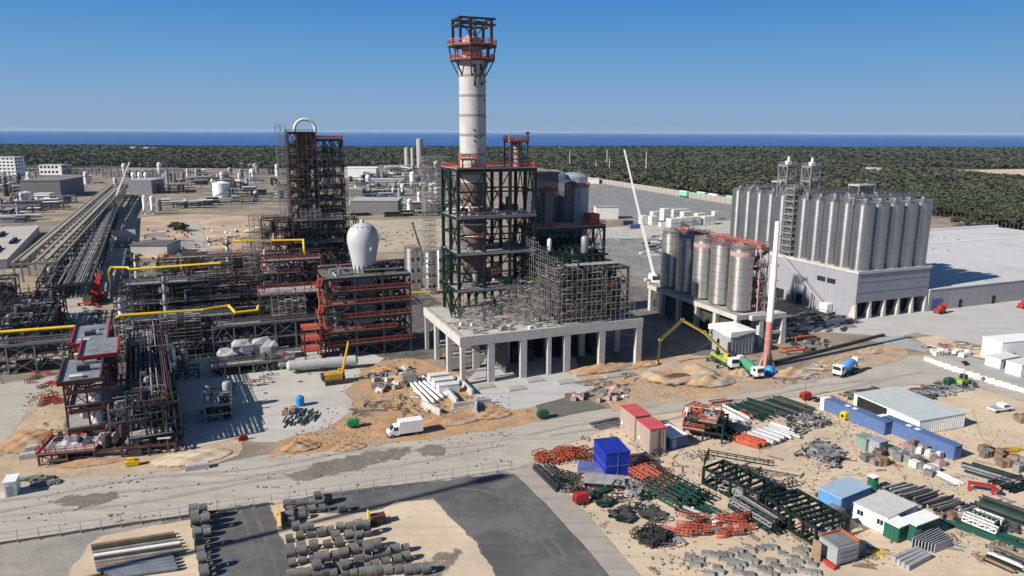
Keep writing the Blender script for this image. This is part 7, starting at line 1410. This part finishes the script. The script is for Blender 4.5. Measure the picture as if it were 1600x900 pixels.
# ------------------------------------------------------------------ the front yard: from the concrete path to the white cabins
scatter(26, [(838, 715), (900, 704), (925, 716), (850, 728)], bracket, 'orange primed bracket frame in the pile by the corner of the path', 'bracket', 'orange brackets by the path corner', 'orange_bracket', [ORR, SAFETY], TH, 1.2, .1, 60, lambda r: r.uniform(0, .6))
bundle('dark green beam in the row along the concrete path', 'green beams along the concrete path', 'steel beam', 'steel_beam', (842, 726), (880, 762), 9, 4, 1, [GREEN, DKR, GALR], seed=61)
scatter(14, [(845, 735), (895, 735), (905, 770), (880, 770)], bracket, 'dark steel bracket between the path and the royal blue cube', 'bracket', 'dark brackets by the path', 'steel_bracket', [DKR, GREEN, RUST], TH, 1.2, .1, 62)
for k, (x, y, m_, lb_) in enumerate([(902, 742, BLUE, 'flat blue and grey deck module leaning before the royal blue cube'), (912, 762, GRAT, 'flat grated deck module on green beams below the blue and grey one')]):
    t = thing('deck_module', lb_, 'module', at(x, y), rad(-8)); MB().box(0, 0, .9, 7, 3.6, 1.05).build('deck', GRAT if k else M('module_blue', (0.1, 0.12, 0.3), .6, var=.3), t); MB().box(0, 0, .4, 7, .3, .88).box(0, 3.3, .4, 7, 3.6, .88).box(0, .3, .45, .3, 3.3, .85).box(6.7, .3, .45, 7, 3.3, .85).build('frame', GREEN if k else GALV, t); [MB().box(x_, y_, 0, x_ + .3, y_ + .3, .4).build('leg', DKST, t) for x_ in (.2, 6.5) for y_ in (.1, 3.2)]
scatter(24, [(985, 742), (1010, 722), (1050, 752), (1020, 768)], bracket, 'orange and rust bracket in the drift beside the royal blue cube', 'bracket', 'orange brackets beside the blue cube', 'orange_bracket', [ORR, RUST, SAFETY, PINKV], TH, 1.2, .1, 63, lambda r: r.uniform(0, .8))
bundle('orange girder in the drift running from the blue cube', 'orange girders from the blue cube', 'girder', 'orange_girder', (988, 738), (1040, 770), 6, 4, 2, [ORR, RUST], 'truss', .8, .8, seed=64)
bundle('green lattice girder in the long drift below the blue cube', 'green lattice girders in the drift', 'girder', 'green_girder', (1018, 758), (1082, 792), 10, 6, 2, [GREEN, GR2, DKR], 'truss', 1.0, .9, seed=65)
bundle('long dark green beam lying in front of the lattice girders', 'dark green beams by the lattice girders', 'steel beam', 'steel_beam', (1062, 790), (1132, 818), 10, 5, 2, [GREEN, GR2, GALR], seed=66)
bundle('white and grey duct piece beside the curved orange pile', 'white ducts by the orange pile', 'duct', 'white_duct', (1052, 782), (1084, 792), 5, 3.5, 1, [WHITE, GALR], 'pipe', h=.6, seed=67)
scatter(20, [(966, 752), (1000, 760), (1005, 785), (985, 780)], spool, 'grey pipe spool in the heap below the royal blue cube', 'pipe spool', 'grey spools below the blue cube', 'pipe_spool', [GREYH, GALR], TH, 1.5, .1, 68)
scatter(18, [(918, 770), (945, 765), (955, 790), (935, 795)], plate, 'dark green offcut in the heap beside the red and blue compressor', 'offcut', 'green offcuts by the compressor', 'steel_offcut', [GREEN, DKR, GR2], TH, 1.5, .1, 69, lambda r: r.uniform(0, .4))
scatter(20, [(952, 800), (980, 795), (990, 815), (965, 818)], plate, 'black offcut in the flat heap on the open sand', 'offcut', 'black offcuts on the open sand', 'steel_offcut', [DKR, GREEN], TH, 1.5, .1, 70, lambda r: r.uniform(0, .3))
scatter(18, [(985, 792), (1010, 790), (1040, 812), (1020, 820)], plate, 'grey-green offcut between black heap and orange pile', 'offcut', 'grey-green offcuts by the orange pile', 'steel_offcut', [GREYH, DKR, GREEN], TH, 1.5, .1, 71, lambda r: r.uniform(0, .3))
scatter(26, [(992, 838), (1020, 825), (1054, 850), (1015, 855)], bracket, 'black-green bracket in the dense heap at the foot of the orange pile', 'bracket', 'black brackets by the orange pile', 'steel_bracket', [DKR, GREEN, DKST], TH, 1.2, .1, 72, lambda r: r.uniform(0, .4))
# curved orange stair rails
for k in range(16):
    rr = random.Random(100 + k); p = at(1045 + rr.uniform(0, 85), 812 + rr.uniform(0, 30)); R0 = rr.uniform(3, 6); m = MB(); a0 = rr.uniform(-.3, .5); sp = rr.uniform(.6, 1.1)
    pts = [Vector((R0 * math.sin(a0 + sp * i / 7), R0 - R0 * math.cos(a0 + sp * i / 7), 0)) for i in range(8)]
    for z in (.2, .65, 1.1): m.path([q + Vector((0, 0, z)) for q in pts], .1, 6)
    for q in pts: m.bar(q + Vector((0, 0, .1)), q + Vector((0, 0, 1.15)), .12)
    tag(m.build('curved_railing', ORR if k % 3 else SAFETY, None, p + Vector((0, 0, .1 + (k % 3) * .35)), rad(-25) + rr.uniform(-.2, .2)), 'curved orange railing section in the fan-shaped pile on the sand', 'railing', 'curved orange railings in the pile')
scatter(8, [(1100, 815), (1150, 812), (1158, 832), (1120, 838)], pallet, 'pale pallet load on the far end of the curved orange pile', 'pallet', 'pallets by the curved orange pile', 'pallet_load', [PINKV, GREYH, DIRTYW], TH, .5, .1, 73)
bundle('slim grey rail lying beside the curved orange pile', 'grey rails by the orange pile', 'rail', 'grey_rail', (1028, 822), (1060, 850), 6, 2, 1, [GALR], 'beam', .2, .25, seed=74)
# large green pre-assembled frames
def module(label, corner, dirp, la, lb, h, n, seed):
    P, Q = at(*corner), at(*dirp); d = Q - P; rr = random.Random(seed); t = thing('steel_module', label, 'steel module', P, math.atan2(d.y, d.x)); G = GREEN
    for x in np.linspace(0, la, n + 1):
        for y in (0, lb): MB().box(x - .2, y - .2, 0, x + .2, y + .2, h).build('column', G, t)
    for z in (.5, h):
        m = MB()
        for y in (0, lb): m.box(0.2, y - .2, z - .4, la - .2, y + .2, z)
        for x in np.linspace(0, la, n * 2 + 1): m.box(x - .15, .2, z - .38, x + .15, lb - .2, z - .02)
        m.build('floor_frame', G, t)
    m = MB()
    for k in range(n):
        if rr.random() < .6: x0_, x1_ = la * k / n, la * (k + 1) / n; m.bar((x0_, 0, .5), (x1_, 0, h - .4), .18); m.bar((x0_, lb, h - .4), (x1_, lb, .5), .18)
    m.bar((0, 0, .5), (0, lb, h - .3), .18).build('bracing', G, t)
    for k in range(4): x = rr.uniform(.1, .8) * la; y = rr.uniform(.1, .4) * lb; MB().box(x, y, .55, x + rr.uniform(1, 2.4), y + rr.uniform(1, 2), .7 + rr.uniform(.3, 1.2)).box(x + .2, y + .2, .5, x + .6, y + .6, 1.9).build('stored_part', rr.choice([GREYH, DIRTYW, PINKV, RUST]), t)
    for k in range(5): y = rr.uniform(.1, .9) * lb; MB().tube((la * .05, y, h * .55 + rr.uniform(-.5, .5)), (la * rr.uniform(.5, .95), y, h * .55), rr.uniform(.1, .2), 7).build('pipe', rr.choice([GALV, DKST]), t)
    return t
module('large dark green open steel module with a railed head, further up the sand yard', (1098, 757), (1150, 783), 11.5, 5.2, 3.3, 4, 1)
t = module('large dark green open steel module beside the light blue container', (1196, 806), (1246, 838), 10, 6.5, 3.3, 4, 2)
t = thing('guard_rail', 'dark green upright railing frame on top of the upper steel module', 'frame', at(1098, 757) + Vector((0, 0, 3.32)), rad(-24)); m = MB().rail([(0, 0, 0), (0, 5, 0)], 1.4, .16, 1).rail([(11, 5.1, 0), (0, 5.1, 0)], 1.0, .14, 1.4); m.build('railing', GREEN, t)
bundle('long thin dark beam leaning between the two big green modules', 'dark beams between the modules', 'steel beam', 'steel_beam', (1146, 785), (1222, 832), 9, 4.5, 2, [DKR, GREEN, GALR], 'truss', .7, .8, seed=75)
bundle('dark pipe on the sand above the light blue container', 'dark pipes above the blue container', 'pipe', 'dark_pipe', (1280, 782), (1316, 768), 6, 3, 2, [DKR, GREYH, BROWN], 'pipe', h=.4, seed=76)
scatter(14, [(1186, 768), (1205, 760), (1225, 778), (1205, 788)], bracket, 'black bracket in the tangle at the end of the upper steel module', 'bracket', 'black brackets by the upper module', 'steel_bracket', [DKR, GREEN], TH, 1.2, .1, 77)
scatter(14, [(1288, 806), (1310, 800), (1316, 830), (1298, 836)], cratem, 'small dark crate between the lower module and the grey hut', 'crate', 'dark crates by the grey hut', 'dark_crate', [DKR, GREYH, BROWN], TH, .5, .1, 78)
# the field of grey concrete blocks
rb_ = random.Random(44); bp_ = None; spots = []
for px, py in [(1075, 873), (1092, 876), (1086, 884), (1118, 872), (1130, 868), (1146, 864), (1156, 864), (1174, 860), (1188, 858), (1198, 857), (1222, 866), (1232, 872), (1246, 862), (1254, 866), (1142, 886), (1148, 884), (1120, 888), (1126, 895), (1152, 895), (1168, 878), (1180, 887), (1190, 890), (1204, 878), (1212, 886), (1226, 893), (1236, 880), (1244, 889), (1262, 876), (1270, 883), (1284, 879), (1258, 895), (1276, 896), (1200, 899), (1108, 898), (1170, 900), (1136, 878), (1160, 870), (1104, 867)]:
    for dx, dy in ((0, 0), (rb_.uniform(7, 11), rb_.uniform(-2, 1.5)))[:1 if rb_.random() < .45 else 2]:
        spots.append((px + dx, py + dy))
bl = [slabb(rb_) for _ in range(5)]
for m_ in bl: m_.v = [(x * .72, y * .72, z * .75) for x, y, z in m_.v]; bo = [None] * 5
for k, (x, y) in enumerate(spots):
    v = k % 5
    if bo[v] is None: o = bo[v] = bl[v].build('concrete_block', M('block_concrete', (0.2, 0.195, 0.185), .9, var=.2, scale=1, rnd=.25), None)
    else: o = bo[v].copy(); C.objects.link(o)
    o.location = at(x, y) + Vector((0, 0, .06)); o.rotation_euler = (0, 0, rad(-20) + rb_.uniform(-.3, .3)); tag(o, 'flat grey concrete block in the loose field at the bottom of the sand yard', 'concrete block', 'grey concrete blocks on the sand')
scatter(12, [(1330, 868), (1370, 855), (1390, 878), (1350, 890)], board, 'thin timber batten scattered beside the grey boxy machine', 'batten', 'battens by the grey boxy machine', 'timber_batten', [PLANK, BROWN, YELL], TH - .5, .3, .08, 79)
# left verge odds and ends
scatter(16, [(40, 750), (80, 745), (90, 755), (50, 762)], plate, 'dark steel offcut beside the white cube cabin', 'offcut', 'offcuts beside the white cube cabin', 'steel_offcut', [DKR, GREYH], TH, 1.2, .1, 80)
for k, (x, y, l) in enumerate([(290, 738, 4), (30, 720, 3.5), (40, 708, 3)]):
    tag(MB().box(0, 0, 0, l, 1.4, 1.0).box(.2, .2, 1.0, l - .2, 1.2, 1.1).build('concrete_block', CONC, None, at(x, y), TH), ['pale concrete block on the sand by the gravel road', 'pale concrete slab on the verge beside the plant road', 'small concrete slab up the verge beside the plant road'][k], 'concrete block')
t = thing('yellow_skid', 'small yellow skid at the slab corner below the shaded rack', 'skid', at(196, 731), TH); MB().box(0, 0, .2, 2.2, 1.2, 1.0).box(.3, .2, 1, 1.6, 1, 1.5).build('body', YELL, t)
t = thing('fallen_barrier', 'red plastic barrier tipped over beside the curved dirt bank', 'barrier', at(380, 688), .6); MB().box(-.9, -.3, 0, .9, .3, .7).box(-.7, -.2, .7, .7, .2, 1.1).build('body', RED, t)
scatter(12, [(20, 560), (95, 590), (92, 630), (70, 640)], bracket, 'red primed bracket in the drift along the plant road', 'bracket', 'red brackets along the plant road', 'red_bracket', [RED, RUST], TH, 1, .1, 81)
scatter(30, [(60, 500), (165, 470), (150, 520), (70, 540)], plate, 'dark steel plate lying on the plant road by the red crane', 'plate', 'steel plates by the red crane', 'steel_plate', [DKR, GREYH, ORR], TH + 1, .8, .08, 82)
scatter(40, [(320, 600), (560, 590), (560, 600), (330, 620)], plate, 'small plate or box on the pale slab before the drum', 'plate', 'small plates on the pale slab', 'small_plate', [GREYH, DKR, DIRTYW], TH, 1.5, .08, 83) if 0 else None
scatter(16, [(345, 600), (420, 585), (425, 600), (350, 612)], spool, 'pipe spool in the row under the wrapped machines', 'pipe spool', 'spools under the wrapped machines', 'pipe_spool', [GALR, DIRTYW, PINKV], TH, .3, .08, 84)
scatter(60, [(140, 440), (200, 360), (440, 350), (300, 395)], pallet, 'pallet or box scattered over the sand clearing behind the racks', 'pallet', 'pallets on the sand clearing', 'pallet_load', [GREYH, BROWN, DKR, ORR, WHITE], TH, 1.5, .05, 85)
scatter(40, [(545, 350), (690, 346), (690, 388), (560, 392)], plate, 'steel piece scattered over the pale field between the towers', 'plate', 'steel pieces on the pale field', 'steel_piece', [GREYH, BROWN, DKR, BLUE], TH, 1.5, .05, 86)
scatter(60, [(850, 730), (1010, 660), (1330, 720), (1100, 850)], board, 'loose timber bearer lying about the sand yard between the steel stacks', 'timber', 'timber bearers on the sand yard', 'timber_bearer', [PLANK, BROWN], TH, 1.5, .08, 90)
scatter(40, [(1330, 730), (1560, 700), (1600, 840), (1380, 880)], board, 'loose timber bearer lying about the cabins and pipe stacks', 'timber', 'timber bearers by the cabins', 'timber_bearer', [PLANK, BROWN, GREYH], TH, 1.5, .08, 91)
scatter(26, [(850, 735), (1010, 690), (1250, 760), (1080, 840)], bracket, 'small dark green bracket dropped between the stacks of the sand yard', 'bracket', 'small green brackets on the sand yard', 'steel_bracket', [GREEN, DKR, GALR], TH, 1.5, .1, 92)
# fine rubble that nobody would count
def rubble(region, n, seed, mat, smin=.12, smax=.5):
    rr = random.Random(seed); A_, B_, C_, D_ = [at(*p) for p in region]; m = MB(); cl = [(rr.random(), rr.random(), rr.uniform(.01, .07)) for _ in range(26)]
    for k in range(n):
        if rr.random() < .8: cu, cv, cs = rr.choice(cl); u, v = rr.gauss(cu, cs), rr.gauss(cv, cs)
        else: u, v = rr.random(), rr.random()
        if not (0 <= u <= 1 and 0 <= v <= 1): continue
        p = A_.lerp(B_, u).lerp(D_.lerp(C_, u), v); s_ = rr.uniform(smin, smax); m.cbox(p.x, p.y, s_ * .2 + .1, s_ * rr.uniform(1, 3), s_, s_ * .6, rr.uniform(0, 3))
    o = m.build('rubble', mat, None); o['kind'] = 'stuff'
CLOD = M('earth_clod', (0.24, 0.2, 0.15), .95, var=.3, scale=1.0)
for i, (reg, n, mt) in enumerate([([(560, 575), (720, 590), (850, 645), (430, 710)], 1100, GREYH), ([(560, 575), (720, 590), (850, 645), (430, 710)], 500, PLANK), ([(890, 590), (1100, 560), (1210, 600), (960, 635)], 800, PLANK), ([(1200, 570), (1400, 540), (1330, 585), (1210, 605)], 500, GREYH), ([(30, 620), (100, 590), (360, 700), (60, 750)], 500, GREYH),
     ([(830, 715), (960, 660), (1320, 880), (1010, 900)], 1300, CLOD), ([(1010, 655), (1440, 605), (1620, 880), (1200, 890)], 1500, CLOD), ([(1230, 630), (1600, 640), (1600, 880), (1300, 880)], 1200, PLANK), ([(0, 770), (800, 665), (800, 730), (0, 845)], 350, CLOD), ([(110, 440), (440, 345), (690, 350), (180, 500)], 1600, DKR), ([(190, 560), (700, 500), (690, 560), (250, 680)], 300, GREYH), ([(930, 360), (1150, 345), (1050, 430), (960, 410)], 500, GREYH)]): rubble(reg, int(n * .8), i, mt, .06, .24 if i < 9 else .5)
# tall off-frame vent mast whose shadow crosses the ring yard
b_ = at(786, 743) - Vector((math.cos(SUN_AZ), math.sin(SUN_AZ), 0)) * 140; hm = 140 * math.tan(SUN_EL)
t = thing('vent_mast', 'tall slim vent mast whose long shadow crosses the ring yard', 'mast', b_); MB().tube((0, 0, 0), (0, 0, hm), .7, 12, .55).build('pole', GALV, t); MB().lathe([(1.3, hm - 3), (1.3, hm)], 14).build('tip_cage', DKST, t)
print('OBJ', len(bpy.data.objects))

# thin sea haze over the whole coast
hz = MB().box(-91000, -1500, -8, 91000, 101000, 97).build('haze', bpy.data.materials.new('haze_air')); hz['kind'] = 'stuff'
hm_ = hz.data.materials[0]; hm_.use_nodes = True; hn = hm_.node_tree; hn.nodes.remove(hn.nodes['Principled BSDF'])
pv = hn.nodes.new('ShaderNodeVolumePrincipled'); pv.inputs['Color'].default_value = (0.55, 0.74, 1.0, 1); pv.inputs['Density'].default_value = 2.4e-5; pv.inputs['Anisotropy'].default_value = 0.0
hn.links.new(pv.outputs[0], [n for n in hn.nodes if n.type == 'OUTPUT_MATERIAL'][0].inputs['Volume'])
